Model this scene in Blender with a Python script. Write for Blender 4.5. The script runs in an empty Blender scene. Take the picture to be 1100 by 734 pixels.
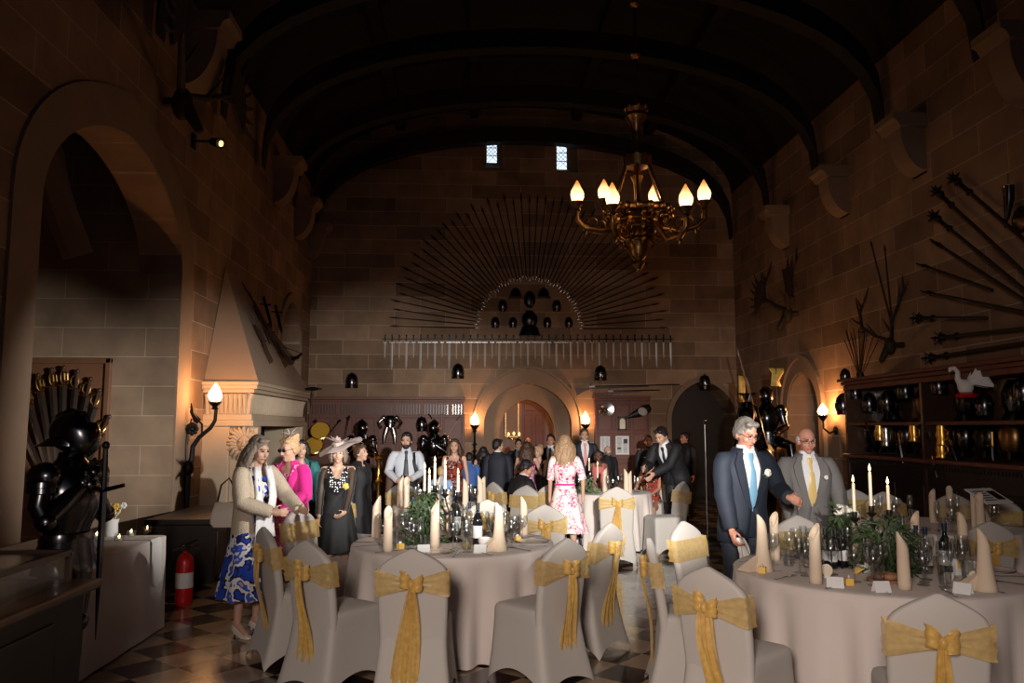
import bpy, bmesh, math, random
from math import sin, cos, pi, radians as R, atan, sqrt
from mathutils import Vector, Matrix, noise
V = Vector
SC = bpy.context.scene
C = SC.collection
rnd = random.Random(7)
# ---------------------------------------------------------------- camera frame (metres; Y runs down the hall, Z up)
FPX, HY, VPX, EYE = 855.0, 460.0, 505.0, 1.65
TILT = atan((HY - 367) / FPX)
YAW = atan((550 - VPX) * cos(TILT) / FPX)
CAM = V((0, 0, EYE))
RT = V((cos(YAW), -sin(YAW), 0))
FW = V((sin(YAW) * cos(TILT), cos(YAW) * cos(TILT), sin(TILT)))
UPV = RT.cross(FW)
XL, XR, YB = -3.62, 6.12, 18.0


def at(u, v, X=None, Y=None, Z=None):
    d = RT * ((u - 550) / FPX) + UPV * ((367 - v) / FPX) + FW
    k = Y / d.y if Y is not None else X / d.x if X is not None else (Z - EYE) / d.z
    return CAM + d * k


def upix(p):
    q = V(p) - CAM
    return 550 + FPX * q.dot(RT) / max(q.dot(FW), .01)


def frame_to(d, up=(0, 0, 1)):
    """3x3 matrix whose z column runs along d."""
    z = V(d).normalized()
    x = V(up).cross(z)
    if x.length < 1e-4:
        x = V((1, 0, 0)).cross(z)
    x.normalize()
    y = z.cross(x)
    return Matrix((x, y, z)).transposed()


class MB:
    def __init__(s):
        s.v, s.f = [], []

    def add(s, vs, fs, M=None):
        b = len(s.v)
        for p in vs:
            p = V(p)
            s.v.append(M @ p if M is not None else p)
        for f in fs:
            s.f.append(tuple(b + i for i in f))
        return s

    def loft(s, rings, closed=True, caps=True, M=None):
        n = len(rings[0])
        vs = [p for r in rings for p in r]
        fs = []
        m = n if closed else n - 1
        for i in range(len(rings) - 1):
            for j in range(m):
                a, b = i * n + j, i * n + (j + 1) % n
                fs.append((a, b, b + n, a + n))
        if caps and closed:
            fs.append(tuple(range(n)))
            fs.append(tuple((len(rings) - 1) * n + j for j in range(n)))
        return s.add(vs, fs, M)

    def tube(s, pts, rad, n=8, caps=True, flat=1.0, M=None):
        pts = [V(p) for p in pts]
        if not hasattr(rad, '__len__'):
            rad = [rad] * len(pts)
        rings = []
        t0 = (pts[1] - pts[0]).normalized()
        ref = V((0, 0, 1)) if abs(t0.z) < .9 else V((1, 0, 0))
        x = t0.cross(ref).normalized()
        for i, p in enumerate(pts):
            t = (pts[min(i + 1, len(pts) - 1)] - pts[max(i - 1, 0)])
            t = t.normalized() if t.length > 1e-9 else t0
            x = (x - t * x.dot(t))
            x = x.normalized() if x.length > 1e-6 else t.orthogonal().normalized()
            y = t.cross(x)
            rings.append([p + x * (rad[i] * cos(2 * pi * k / n)) + y * (rad[i] * flat * sin(2 * pi * k / n)) for k in range(n)])
        return s.loft(rings, True, caps, M)

    def lathe(s, prof, n=14, c=(0, 0, 0), M=None, sx=1, sy=1):
        c = V(c)
        rings = [[c + V((max(r, 1e-4) * cos(2 * pi * k / n) * sx, max(r, 1e-4) * sin(2 * pi * k / n) * sy, z)) for k in range(n)] for r, z in prof]
        return s.loft(rings, True, True, M)

    def box(s, c, d, M=None):
        c = V(c)
        x, y, z = d[0] / 2, d[1] / 2, d[2] / 2
        vs = [c + V(p) for p in ((-x, -y, -z), (x, -y, -z), (x, y, -z), (-x, y, -z), (-x, -y, z), (x, -y, z), (x, y, z), (-x, y, z))]
        return s.add(vs, [(0, 3, 2, 1), (4, 5, 6, 7), (0, 1, 5, 4), (1, 2, 6, 5), (2, 3, 7, 6), (3, 0, 4, 7)], M)

    def bar(s, a, b, w, t, up=(0, 0, 1)):
        a, b = V(a), V(b)
        m = frame_to(b - a, up)
        L = (b - a).length
        return s.box((0, 0, 0), (w, t, L), Matrix.Translation((a + b) / 2) @ m.to_4x4())

    def ell(s, c, r, M=None, n=12, m=8):
        if not hasattr(r, '__len__'):
            r = (r, r, r)
        c = V(c)
        rings = []
        for i in range(m + 1):
            th = -pi / 2 + pi * i / m
            k = max(cos(th), .02)
            rings.append([c + V((r[0] * k * cos(2 * pi * j / n), r[1] * k * sin(2 * pi * j / n), r[2] * sin(th))) for j in range(n)])
        return s.loft(rings, True, True, M)

    def capsule(s, a, ra, b, rb, n=10):
        a, b = V(a), V(b)
        m = frame_to(b - a)
        rings = []
        for (c, r, sgn, seq) in ((a, ra, -1, (85, 60, 35, 12)), (b, rb, 1, (12, 35, 60, 85))):
            for d in seq:
                rr, zz = r * cos(R(d)), r * sin(R(d)) * sgn
                rings.append([c + m @ V((rr * cos(2 * pi * j / n), rr * sin(2 * pi * j / n), zz)) for j in range(n)])
        return s.loft(rings)

    def chain(s, pts, rad, n=10):
        for i in range(len(pts) - 1):
            s.capsule(pts[i], rad[i], pts[i + 1], rad[i + 1], n)
        return s

    def prism(s, poly, d, M=None):
        """closed 2D outline (x,y) extruded along z by d."""
        n = len(poly)
        vs = [V((p[0], p[1], 0)) for p in poly] + [V((p[0], p[1], d)) for p in poly]
        fs = [(i, (i + 1) % n, n + (i + 1) % n, n + i) for i in range(n)] + [tuple(range(n)), tuple(range(n, 2 * n))]
        return s.add(vs, fs, M)

    def xf(s, fn):
        s.v = [V(fn(p)) for p in s.v]
        return s

    def mesh(s, name, mat, smooth=True, ang=42):
        me = bpy.data.meshes.new(name)
        me.from_pydata([tuple(p) for p in s.v], [], s.f)
        bm = bmesh.new()
        bm.from_mesh(me)
        bmesh.ops.recalc_face_normals(bm, faces=bm.faces)
        bm.to_mesh(me)
        bm.free()
        if mat:
            me.materials.append(mat)
        if smooth:
            me.polygons.foreach_set('use_smooth', [True] * len(me.polygons))
            me.set_sharp_from_angle(angle=R(ang))
        return me

    def build(s, name, mat, parent=None, smooth=True, ang=42, loc=None, bevel=0, sub=0, remesh=0, smit=2):
        o = bpy.data.objects.new(name, s.mesh(name, mat, smooth, ang if not remesh else 180))
        C.objects.link(o)
        if parent:
            o.parent = parent
        if loc is not None:
            o.location = loc
        if bevel:
            m = o.modifiers.new('bevel', 'BEVEL')
            m.width, m.segments, m.limit_method = bevel, 2, 'ANGLE'
        if remesh:
            m = o.modifiers.new('remesh', 'REMESH')
            m.mode, m.voxel_size, m.use_smooth_shade = 'VOXEL', remesh, True
            if smit:
                m = o.modifiers.new('smooth', 'SMOOTH')
                m.factor, m.iterations = .5, smit
        if sub:
            m = o.modifiers.new('sub', 'SUBSURF')
            m.levels = m.render_levels = sub
        return o


def tag(o, label, cat, group=None, kind=None):
    o['label'], o['category'] = label, cat
    if group:
        o['group'] = group
    if kind:
        o['kind'] = kind
    return o


def thing(name, label, cat, loc=(0, 0, 0), rz=0, group=None):
    o = bpy.data.objects.new(name, None)
    C.objects.link(o)
    o.empty_display_size = .05
    o.location, o.rotation_euler = loc, (0, 0, rz)
    return tag(o, label, cat, group)


def struct(o):
    o['kind'] = 'structure'
    return o


KIDS = {}


def dup(root, loc, rz=0, label=None, scale=None):
    def cp(o, parent):
        c = o.copy()
        C.objects.link(c)
        if parent:
            c.parent = parent
        for ch in o.children:
            cp(ch, c)
        return c
    r = cp(root, None)
    r.location, r.rotation_euler = loc, (0, 0, rz)
    if scale:
        r.scale = scale
    if label:
        r['label'] = label
    return r


ORD = ('first second third fourth fifth sixth seventh eighth ninth tenth eleventh twelfth thirteenth fourteenth fifteenth sixteenth seventeenth eighteenth nineteenth twentieth').split()
TENS = {20: 'twenty', 30: 'thirty', 40: 'forty', 50: 'fifty'}


def nth(i):
    if i <= 20:
        return ORD[i - 1]
    t, k = i // 10 * 10, i % 10
    return TENS[t] + '-' + ORD[k - 1] if k else {30: 'thirtieth', 40: 'fortieth', 50: 'fiftieth'}[t]


# ---------------------------------------------------------------- materials
MAT = {}


def nt_new(name):
    m = bpy.data.materials.new(name)
    m.use_nodes = True
    nt = m.node_tree
    return m, nt, nt.nodes['Principled BSDF'], nt.nodes['Material Output']


def mat(name, col, rough=.6, metal=0, var=.0, vscale=8, spec=.5, bump=0, sheen=0, alpha=1, sss=0, emit=None, es=0, coat=0):
    m, nt, b, out = nt_new(name)
    c = (*col, 1)
    b.inputs['Base Color'].default_value = c
    b.inputs['Roughness'].default_value = rough
    b.inputs['Metallic'].default_value = metal
    b.inputs['Specular IOR Level'].default_value = spec
    b.inputs['Sheen Weight'].default_value = sheen
    b.inputs['Alpha'].default_value = alpha
    b.inputs['Coat Weight'].default_value = coat
    if emit:
        b.inputs['Emission Color'].default_value = (*emit, 1)
        b.inputs['Emission Strength'].default_value = es
    if var or bump:
        tc = nt.nodes.new('ShaderNodeTexCoord')
        n = nt.nodes.new('ShaderNodeTexNoise')
        n.inputs['Scale'].default_value = vscale
        n.inputs['Detail'].default_value = 5
        nt.links.new(tc.outputs['Object'], n.inputs['Vector'])
        if var:
            mx = nt.nodes.new('ShaderNodeMix')
            mx.data_type = 'RGBA'
            mx.inputs['A'].default_value = tuple(x * (1 - var) for x in col) + (1,)
            mx.inputs['B'].default_value = tuple(min(1, x * (1 + var)) for x in col) + (1,)
            nt.links.new(n.outputs['Fac'], mx.inputs['Factor'])
            nt.links.new(mx.outputs['Result'], b.inputs['Base Color'])
        if bump:
            bp = nt.nodes.new('ShaderNodeBump')
            bp.inputs['Strength'].default_value = bump
            bp.inputs['Distance'].default_value = .01
            nt.links.new(n.outputs['Fac'], bp.inputs['Height'])
            nt.links.new(bp.outputs['Normal'], b.inputs['Normal'])
    MAT[name] = m
    return m


def pattern(name, stops, scale=12, rough=.8, tex='NOISE', stretch=(1, 1, 1), constant=True, detail=2, rnd_=1.0):
    """cloth print: a noise or cell texture through a colour ramp."""
    m, nt, b, out = nt_new(name)
    b.inputs['Roughness'].default_value = rough
    b.inputs['Specular IOR Level'].default_value = .2
    tc = nt.nodes.new('ShaderNodeTexCoord')
    mp = nt.nodes.new('ShaderNodeMapping')
    mp.inputs['Scale'].default_value = stretch
    nt.links.new(tc.outputs['Object'], mp.inputs['Vector'])
    if tex == 'NOISE':
        t = nt.nodes.new('ShaderNodeTexNoise')
        t.inputs['Detail'].default_value = detail
        o = t.outputs['Fac']
    elif tex == 'CELL':
        t = nt.nodes.new('ShaderNodeTexVoronoi')
        t.inputs['Randomness'].default_value = rnd_
        o = t.outputs['Distance']
    else:
        t = nt.nodes.new('ShaderNodeTexChecker')
        o = t.outputs['Fac']
    t.inputs['Scale'].default_value = scale
    nt.links.new(mp.outputs['Vector'], t.inputs['Vector'])
    r = nt.nodes.new('ShaderNodeValToRGB')
    r.color_ramp.interpolation = 'CONSTANT' if constant else 'LINEAR'
    el = r.color_ramp.elements
    for i, (p, c) in enumerate(stops):
        e = el[i] if i < 2 else el.new(p)
        e.position, e.color = p, (*c, 1)
    nt.links.new(o, r.inputs['Fac'])
    nt.links.new(r.outputs['Color'], b.inputs['Base Color'])
    MAT[name] = m
    return m


def stone(name, axis, c1, c2, mortar, bw=.95, bh=.36, ms=.007, ofs=(0, 0)):
    m, nt, b, out = nt_new(name)
    g = nt.nodes.new('ShaderNodeNewGeometry')
    sp = nt.nodes.new('ShaderNodeSeparateXYZ')
    nt.links.new(g.outputs['Position'], sp.inputs[0])
    cb = nt.nodes.new('ShaderNodeCombineXYZ')
    for i, (src, o) in enumerate(((axis, ofs[0]), ('Z', ofs[1]))):
        ad = nt.nodes.new('ShaderNodeMath')
        ad.inputs[1].default_value = o
        nt.links.new(sp.outputs[src], ad.inputs[0])
        nt.links.new(ad.outputs[0], cb.inputs[i])
    br = nt.nodes.new('ShaderNodeTexBrick')
    br.offset, br.squash = .5, 1
    br.inputs['Color1'].default_value = (*c1, 1)
    br.inputs['Color2'].default_value = (*c2, 1)
    br.inputs['Mortar'].default_value = (*mortar, 1)
    br.inputs['Scale'].default_value = 1
    br.inputs['Mortar Size'].default_value = ms
    br.inputs['Mortar Smooth'].default_value = .3
    br.inputs['Bias'].default_value = -.1
    br.inputs['Brick Width'].default_value = bw
    br.inputs['Row Height'].default_value = bh
    nt.links.new(cb.outputs[0], br.inputs['Vector'])
    n = nt.nodes.new('ShaderNodeTexNoise')
    n.inputs['Scale'].default_value = 2.2
    n.inputs['Detail'].default_value = 6
    nt.links.new(g.outputs['Position'], n.inputs['Vector'])
    rp = nt.nodes.new('ShaderNodeMapRange')
    rp.inputs['From Min'].default_value, rp.inputs['From Max'].default_value = .3, .7
    rp.inputs['To Min'].default_value, rp.inputs['To Max'].default_value = .78, 1.2
    nt.links.new(n.outputs['Fac'], rp.inputs['Value'])
    mx = nt.nodes.new('ShaderNodeMix')
    mx.data_type, mx.blend_type = 'RGBA', 'MULTIPLY'
    mx.inputs['Factor'].default_value = 1
    nt.links.new(br.outputs['Color'], mx.inputs['A'])
    nt.links.new(rp.outputs['Result'], mx.inputs['B'])
    nt.links.new(mx.outputs['Result'], b.inputs['Base Color'])
    b.inputs['Roughness'].default_value = .85
    b.inputs['Specular IOR Level'].default_value = .25
    bp = nt.nodes.new('ShaderNodeBump')
    bp.inputs['Strength'].default_value = .25
    bp.inputs['Distance'].default_value = .01
    nt.links.new(n.outputs['Fac'], bp.inputs['Height'])
    nt.links.new(bp.outputs['Normal'], b.inputs['Normal'])
    MAT[name] = m
    return m


S1, S2, SM = (.38, .245, .16), (.19, .12, .078), (.50, .38, .28)
stone('stone_x', 'X', S1, S2, SM, bw=1.15, bh=.33)
stone('stone_y', 'Y', S1, S2, SM, bw=1.0, bh=.38)
stone('stone_bay', 'X', (.33, .23, .155), (.27, .185, .125), SM, bw=1.0, bh=.36, ms=.005)
mat('stone_trim', (.29, .198, .135), .85, var=.2, vscale=3, bump=.2)
mat('stone_pale', (.52, .41, .30), .8, var=.12, vscale=4, bump=.2)
mat('stone_hood', (.36, .26, .19), .85, var=.1, vscale=3)
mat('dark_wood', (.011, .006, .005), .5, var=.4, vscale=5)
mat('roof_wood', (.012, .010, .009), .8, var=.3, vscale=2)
mat('red_wood', (.15, .045, .028), .5, var=.35, vscale=6)
mat('panel_wood', (.20, .095, .05), .45, var=.3, vscale=5)
mat('brown_wood', (.055, .026, .016), .35, var=.4, vscale=6, coat=.3)
mat('black', (.008, .008, .009), .5)
mat('void', (.004, .004, .005), .9)
mat('iron', (.02, .018, .017), .45, metal=.6)
mat('dark_steel', (.05, .048, .05), .28, metal=1)
mat('steel', (.55, .54, .53), .25, metal=1)
mat('blade', (.66, .64, .62), .4, metal=.35)
mat('armour', (.13, .13, .14), .22, metal=1)
mat('brass', (.72, .45, .14), .25, metal=1)
mat('old_brass', (.30, .17, .07), .35, metal=1, var=.5, vscale=20)
mat('lit_brass', (.95, .55, .07), .4, metal=.35)  # brighter, less metallic brass: lamp glow on the drums put into the colour
mat('gilt', (.9, .55, .12), .3, metal=1)
mat('antler', (.035, .02, .013), .7)
mat('lance_wood', (.03, .017, .012), .6)
mat('chair_cloth', (.50, .465, .43), .75, sheen=.1, spec=.25)
mat('table_cloth', (.72, .64, .595), .75, spec=.25, sheen=.1)
mat('napkin', (.72, .58, .44), .8, spec=.2)
mat('white', (.85, .83, .80), .6)
mat('china', (.80, .76, .72), .25)
mat('candle_wax', (.86, .76, .58), .5)
mat('label_paper', (.8, .8, .8), .7)
mat('bottle_green', (.006, .012, .008), .08, coat=.5)
mat('bottle_dark', (.008, .008, .010), .08, coat=.5)
mat('foil', (.03, .05, .12), .3, metal=.6)
mat('leaf', (.05, .09, .035), .5, var=.5, vscale=15)
mat('leaf_pale', (.18, .24, .12), .55, var=.4, vscale=15)
mat('petal', (.85, .83, .76), .6)
mat('gold_box', (.85, .55, .12), .45)
mat('wicker', (.40, .20, .10), .6, var=.3, vscale=60)
mat('red_paint', (.55, .012, .015), .3)
mat('plum', (.09, .03, .02), .5)


def blend(name, builder):
    m, nt, b, out = nt_new(name)
    builder(nt, b, out)
    MAT[name] = m
    return m


def _glass(nt, b, out):
    t = nt.nodes.new('ShaderNodeBsdfTransparent')
    t.inputs[0].default_value = (.93, .94, .94, 1)
    g = nt.nodes.new('ShaderNodeBsdfGlossy')
    g.inputs['Roughness'].default_value = .17
    f = nt.nodes.new('ShaderNodeLayerWeight')
    f.inputs['Blend'].default_value = .5
    pw = nt.nodes.new('ShaderNodeMath')
    pw.operation = 'POWER'
    pw.inputs[1].default_value = 2.5
    nt.links.new(f.outputs['Facing'], pw.inputs[0])
    mr = nt.nodes.new('ShaderNodeMapRange')
    mr.inputs['To Min'].default_value, mr.inputs['To Max'].default_value = .10, .60
    nt.links.new(pw.outputs[0], mr.inputs['Value'])
    mx = nt.nodes.new('ShaderNodeMixShader')
    nt.links.new(mr.outputs[0], mx.inputs[0])
    nt.links.new(t.outputs[0], mx.inputs[1])
    nt.links.new(g.outputs[0], mx.inputs[2])
    nt.links.new(mx.outputs[0], out.inputs['Surface'])


blend('glass', _glass)


def sheer(name, col, amount, rough=.5):
    def f(nt, b, out):
        t = nt.nodes.new('ShaderNodeBsdfTransparent')
        t.inputs[0].default_value = (1, .93, .8, 1)
        b.inputs['Base Color'].default_value = (*col, 1)
        b.inputs['Roughness'].default_value = rough
        b.inputs['Sheen Weight'].default_value = .3
        tc = nt.nodes.new('ShaderNodeTexCoord')
        n = nt.nodes.new('ShaderNodeTexNoise')
        n.inputs['Scale'].default_value = 34
        n.inputs['Detail'].default_value = 4
        nt.links.new(tc.outputs['Object'], n.inputs['Vector'])
        mc = nt.nodes.new('ShaderNodeMix')  # the cloth's shimmer is put into the colour as light and dark noise
        mc.data_type = 'RGBA'
        mc.inputs['A'].default_value = tuple(c * .55 for c in col) + (1,)
        mc.inputs['B'].default_value = tuple(min(1, c * 1.35) for c in col) + (1,)
        nt.links.new(n.outputs['Fac'], mc.inputs['Factor'])
        nt.links.new(mc.outputs['Result'], b.inputs['Base Color'])
        mx = nt.nodes.new('ShaderNodeMixShader')
        mx.inputs[0].default_value = amount
        nt.links.new(t.outputs[0], mx.inputs[1])
        nt.links.new(b.outputs[0], mx.inputs[2])
        nt.links.new(mx.outputs[0], out.inputs['Surface'])
    return blend(name, f)


sheer('organza', (.80, .52, .17), .48, .4)
sheer('organza_knot', (.80, .47, .12), .70, .4)
sheer('black_mesh', (.012, .012, .014), .7)


def flame_glass(name, core, tip, s_core, s_tip, z0, z1, keep=.45):
    """lamp glass: brighter belly, deeper orange tip along the local height, some of the light inside passes."""
    def f(nt, b, out):
        tc = nt.nodes.new('ShaderNodeTexCoord')
        sp = nt.nodes.new('ShaderNodeSeparateXYZ')
        nt.links.new(tc.outputs['Object'], sp.inputs[0])
        mr = nt.nodes.new('ShaderNodeMapRange')
        mr.inputs['From Min'].default_value, mr.inputs['From Max'].default_value = z0, z1
        nt.links.new(sp.outputs['Z'], mr.inputs['Value'])
        mx = nt.nodes.new('ShaderNodeMix')
        mx.data_type = 'RGBA'
        mx.inputs['A'].default_value = (*[x * s_core for x in core], 1)
        mx.inputs['B'].default_value = (*[x * s_tip for x in tip], 1)
        nt.links.new(mr.outputs['Result'], mx.inputs['Factor'])
        e = nt.nodes.new('ShaderNodeEmission')
        nt.links.new(mx.outputs['Result'], e.inputs['Color'])
        t = nt.nodes.new('ShaderNodeBsdfTransparent')
        sh = nt.nodes.new('ShaderNodeMixShader')
        sh.inputs[0].default_value = keep
        nt.links.new(t.outputs[0], sh.inputs[1])
        nt.links.new(e.outputs[0], sh.inputs[2])
        nt.links.new(sh.outputs[0], out.inputs['Surface'])
    return blend(name, f)


flame_glass('torch_glass', (1, .78, .46), (1, .60, .24), 9, 5, .06, .26, .4)
flame_glass('bulb_glass', (1, .62, .30), (1, .34, .05), 5.5, 1.6, .05, .26, .4)
flame_glass('flame', (1, .62, .22), (1, .80, .4), 3.0, 7.0, 0, .03, 1)
mat('day_glass', (.6, .7, .8), .4, emit=(.72, .86, 1.0), es=1.3)
mat('lead', (.02, .02, .025), .6)
mat('warm_glow', (.9, .6, .3), .5, emit=(1, .55, .16), es=4)
mat('mirror_gilt', (.16, .075, .02), .45)


def arch_pts(xc, half, z0, zs, za, n=12, low=False):
    """outline of a pointed arch opening from the left foot round to the right foot."""
    rise = za - zs
    right = []
    if low or rise < half:
        for i in range(n + 1):
            th = pi / 2 * i / n
            right.append((xc + half * cos(th), zs + rise * (.82 * sin(th) + .18 * th / (pi / 2))))
    else:
        Rr = (half * half + rise * rise) / (2 * half)
        cx = xc + half - Rr
        a1 = math.atan2(rise, xc - cx)
        for i in range(n + 1):
            a = a1 * i / n
            right.append((cx + Rr * cos(a), zs + Rr * sin(a)))
    left = [(2 * xc - x, z) for x, z in right]
    return [(xc - half, z0)] + left[:-1] + [right[-1]] + right[-2::-1] + [(xc + half, z0)]


def wall_sheet(name, outer, holes, o, ux, uz, n, mt):
    """a wall face in the plane o + a*ux + b*uz with holes; each hole (outline, depth) gets its reveal running along n."""
    o, ux, uz, n = V(o), V(ux), V(uz), V(n)
    bm = bmesh.new()
    P = lambda a, b, d=0: o + ux * a + uz * b + n * d

    def loop(pts):
        vs = [bm.verts.new(P(*p)) for p in pts]
        return [bm.edges.new((vs[i], vs[(i + 1) % len(vs)])) for i in range(len(vs))]
    es = loop(outer)
    for h, d in holes:
        es += loop(h)
    bmesh.ops.triangle_fill(bm, use_beauty=True, use_dissolve=False, edges=es)
    for h, d in holes:
        if d:
            a = [bm.verts.new(P(*p)) for p in h]
            b = [bm.verts.new(P(*p, d)) for p in h]
            for i in range(len(h)):
                j = (i + 1) % len(h)
                if j == 0 and abs(h[0][1]) < .01:
                    continue
                bm.faces.new((a[i], a[j], b[j], b[i]))
    me = bpy.data.meshes.new(name)
    bm.to_mesh(me)
    bm.free()
    me.materials.append(mt)
    ob = bpy.data.objects.new(name, me)
    C.objects.link(ob)
    return struct(ob)
LP_LEFT, LP_BACK, LP_RIGHT, LP_CHAND, LP_ROOM = 46, 30, 80, 2.2, 60
# ================================================================ ROOM
T = MAT
WALLTOP = 7.15
RX = lambda u, v=450, Y=YB: at(u, v, Y=Y).x
RZ = lambda v, Y=YB, u=550: at(u, v, Y=Y).z

# floor: polished chequered stone, tiles set on the diagonal


def floor_mat():
    m, nt, b, out = nt_new('floor_tiles')
    g = nt.nodes.new('ShaderNodeNewGeometry')
    vr = nt.nodes.new('ShaderNodeVectorRotate')
    vr.rotation_type = 'Z_AXIS'
    vr.inputs['Angle'].default_value = R(-48)
    nt.links.new(g.outputs['Position'], vr.inputs['Vector'])
    sb = nt.nodes.new('ShaderNodeVectorMath')
    sb.operation = 'SUBTRACT'
    sb.inputs[1].default_value = (-.0006, .086, -.5 * .332)
    nt.links.new(vr.outputs[0], sb.inputs[0])
    ck = nt.nodes.new('ShaderNodeTexChecker')
    ck.inputs['Scale'].default_value = 1 / .332
    ck.inputs['Color1'].default_value = (.36, .26, .175, 1)
    ck.inputs['Color2'].default_value = (.022, .010, .009, 1)
    nt.links.new(sb.outputs[0], ck.inputs['Vector'])
    n = nt.nodes.new('ShaderNodeTexNoise')
    n.inputs['Scale'].default_value = 7
    n.inputs['Detail'].default_value = 6
    nt.links.new(g.outputs['Position'], n.inputs['Vector'])
    mr = nt.nodes.new('ShaderNodeMapRange')
    mr.inputs['To Min'].default_value, mr.inputs['To Max'].default_value = .8, 1.2
    nt.links.new(n.outputs['Fac'], mr.inputs['Value'])
    mx = nt.nodes.new('ShaderNodeMix')
    mx.data_type, mx.blend_type = 'RGBA', 'MULTIPLY'
    mx.inputs['Factor'].default_value = 1
    nt.links.new(ck.outputs['Color'], mx.inputs['A'])
    nt.links.new(mr.outputs['Result'], mx.inputs['B'])
    nt.links.new(mx.outputs['Result'], b.inputs['Base Color'])
    r2 = nt.nodes.new('ShaderNodeMapRange')
    r2.inputs['To Min'].default_value, r2.inputs['To Max'].default_value = .08, .22
    b.inputs['Specular IOR Level'].default_value = .8
    nt.links.new(n.outputs['Fac'], r2.inputs['Value'])
    nt.links.new(r2.outputs['Result'], b.inputs['Roughness'])
    bp = nt.nodes.new('ShaderNodeBump')
    bp.inputs['Strength'].default_value = .06
    bp.inputs['Distance'].default_value = .02
    nt.links.new(n.outputs['Fac'], bp.inputs['Height'])
    nt.links.new(bp.outputs['Normal'], b.inputs['Normal'])
    return m


fl = MB()
fl.add([(XL - 2.7, -3, 0), (XR + 1.2, -3, 0), (XR + 1.2, YB + 4, 0), (XL - 2.7, YB + 4, 0)], [(0, 1, 2, 3)])
struct(fl.build('floor', floor_mat(), smooth=False))

# ---- left wall with the deep window bay and a pointed niche
BAY0, BAY1 = at(27, 450, X=XL).y, at(189, 400, X=XL).y
bayz = lambda u, v: at(u, v, X=XL)
bspring, bapex = at(193, 285, X=XL).z, 4.72
bay = arch_pts((BAY0 + BAY1) / 2, (BAY1 - BAY0) / 2, 0.001, bspring - .1, bapex, 14, low=True)
n0, n1 = at(300, 380, X=XL).y, at(322, 380, X=XL).y
nz0, nzs, nza = 2.42, at(311, 372, X=XL).z, at(306, 320, X=XL).z
niche = arch_pts((n0 + n1) / 2, (n1 - n0) / 2, nz0, 3.2, nza, 8)
wall_sheet('wall_left', [(-3, 0), (YB, 0), (YB, WALLTOP), (-3, WALLTOP)], [(bay, .5), (niche, .55)], (XL, 0, 0), (0, 1, 0), (0, 0, 1), (-1, 0, 0), T['stone_y'])
nb = MB()
nb.prism([(y, z) for y, z in niche], .05, Matrix(((0, 0, -1, XL - .55), (1, 0, 0, 0), (0, 1, 0, 0), (0, 0, 0, 1))))
struct(nb.build('trim_1', T['stone_trim'], smooth=False))


def arch_ring(outer, inner, d, M):
    """solid band between two arch outlines with the same point count."""
    b = MB()
    n = len(outer)
    rings = []
    for i in range(n):
        (a, z), (c, w) = outer[i], inner[i]
        rings.append([(a, z, 0), (c, w, 0), (c, w, d), (a, z, d)])
    b.loft([[M @ V(p) for p in r] for r in rings])
    return b


ML = Matrix(((0, 0, 1, XL), (1, 0, 0, 0), (0, 1, 0, 0), (0, 0, 0, 1)))      # (y, z, out of left wall)
MR = Matrix(((0, 0, -1, XR), (1, 0, 0, 0), (0, 1, 0, 0), (0, 0, 0, 1)))     # (y, z, out of right wall)
MBK = Matrix(((1, 0, 0, 0), (0, 0, -1, YB), (0, 1, 0, 0), (0, 0, 0, 1)))    # (x, z, out of back wall)
bc, bh_ = (BAY0 + BAY1) / 2, (BAY1 - BAY0) / 2
struct(arch_ring(arch_pts(bc, bh_ + .42, .002, bspring - .1, bapex + .42, 14, True), arch_pts(bc, bh_, .002, bspring - .1, bapex, 14, True), .025, ML).build('trim_2', T['stone_trim'], smooth=False))
nc, nh = (n0 + n1) / 2, (n1 - n0) / 2
struct(arch_ring(arch_pts(nc, nh + .16, nz0, 3.2, nza + .2, 8), arch_pts(nc, nh, nz0, 3.2, nza, 8), .04, ML).build('trim_3', T['stone_trim'], smooth=False))
# inside of the bay
b = MB()
zc = bspring - .1
b.add([(XL, BAY1 - .006, 0), (XL - 2.7, BAY1 - .006, 0), (XL - 2.7, BAY1 - .006, 5.3), (XL - .5, BAY1 - .006, 5.3), (XL - .5, BAY1 - .006, zc), (XL, BAY1 - .006, zc)], [(0, 1, 2, 3, 4, 5)])
struct(b.build('wall_bay_far', T['stone_bay'], smooth=False))
b = MB()
wz = arch_pts(bc, 1.15, 1.3, 3.0, 4.2, 10, True)
wall_sheet('wall_bay_outer', [(BAY0, 0), (BAY1, 0), (BAY1, 5.3), (BAY0, 5.3)], [(wz, .5)], (XL - 2.7, 0, 0), (0, 1, 0), (0, 0, 1), (-1, 0, 0), T['stone_y'])
b.add([(XL - .45, BAY0, 0), (XL - 2.7, BAY0, 0), (XL - 2.7, BAY0, 5.3), (XL - .45, BAY0, 5.3)], [(0, 1, 2, 3)])
struct(b.build('wall_bay_near', T['stone_bay'], smooth=False))
b = MB()
b.box((XL - 1.6, bc, 5.36), (2.4, bh_ * 2 + .2, .1))
b.box((XL - 3.3, bc, 2.7), (.05, 3.2, 4))
struct(b.build('ceiling_bay', T['void'], smooth=False))
# carved rib that springs across the bay
b = MB()
p0, p1 = at(84, 275, Y=BAY1 - .5), at(52, 165, Y=BAY1 - 1.0)
pts = [p0.lerp(p1, t) + V((-.10 * sin(pi * t), 0, .14 * sin(pi * t))) for t in [i / 8 for i in range(9)]]
pts.append(pts[-1] + V((-.5, -.5, .9)))
b.tube(pts, .17, n=6)
struct(b.build('trim_4', T['stone_trim'], ang=30))

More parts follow.
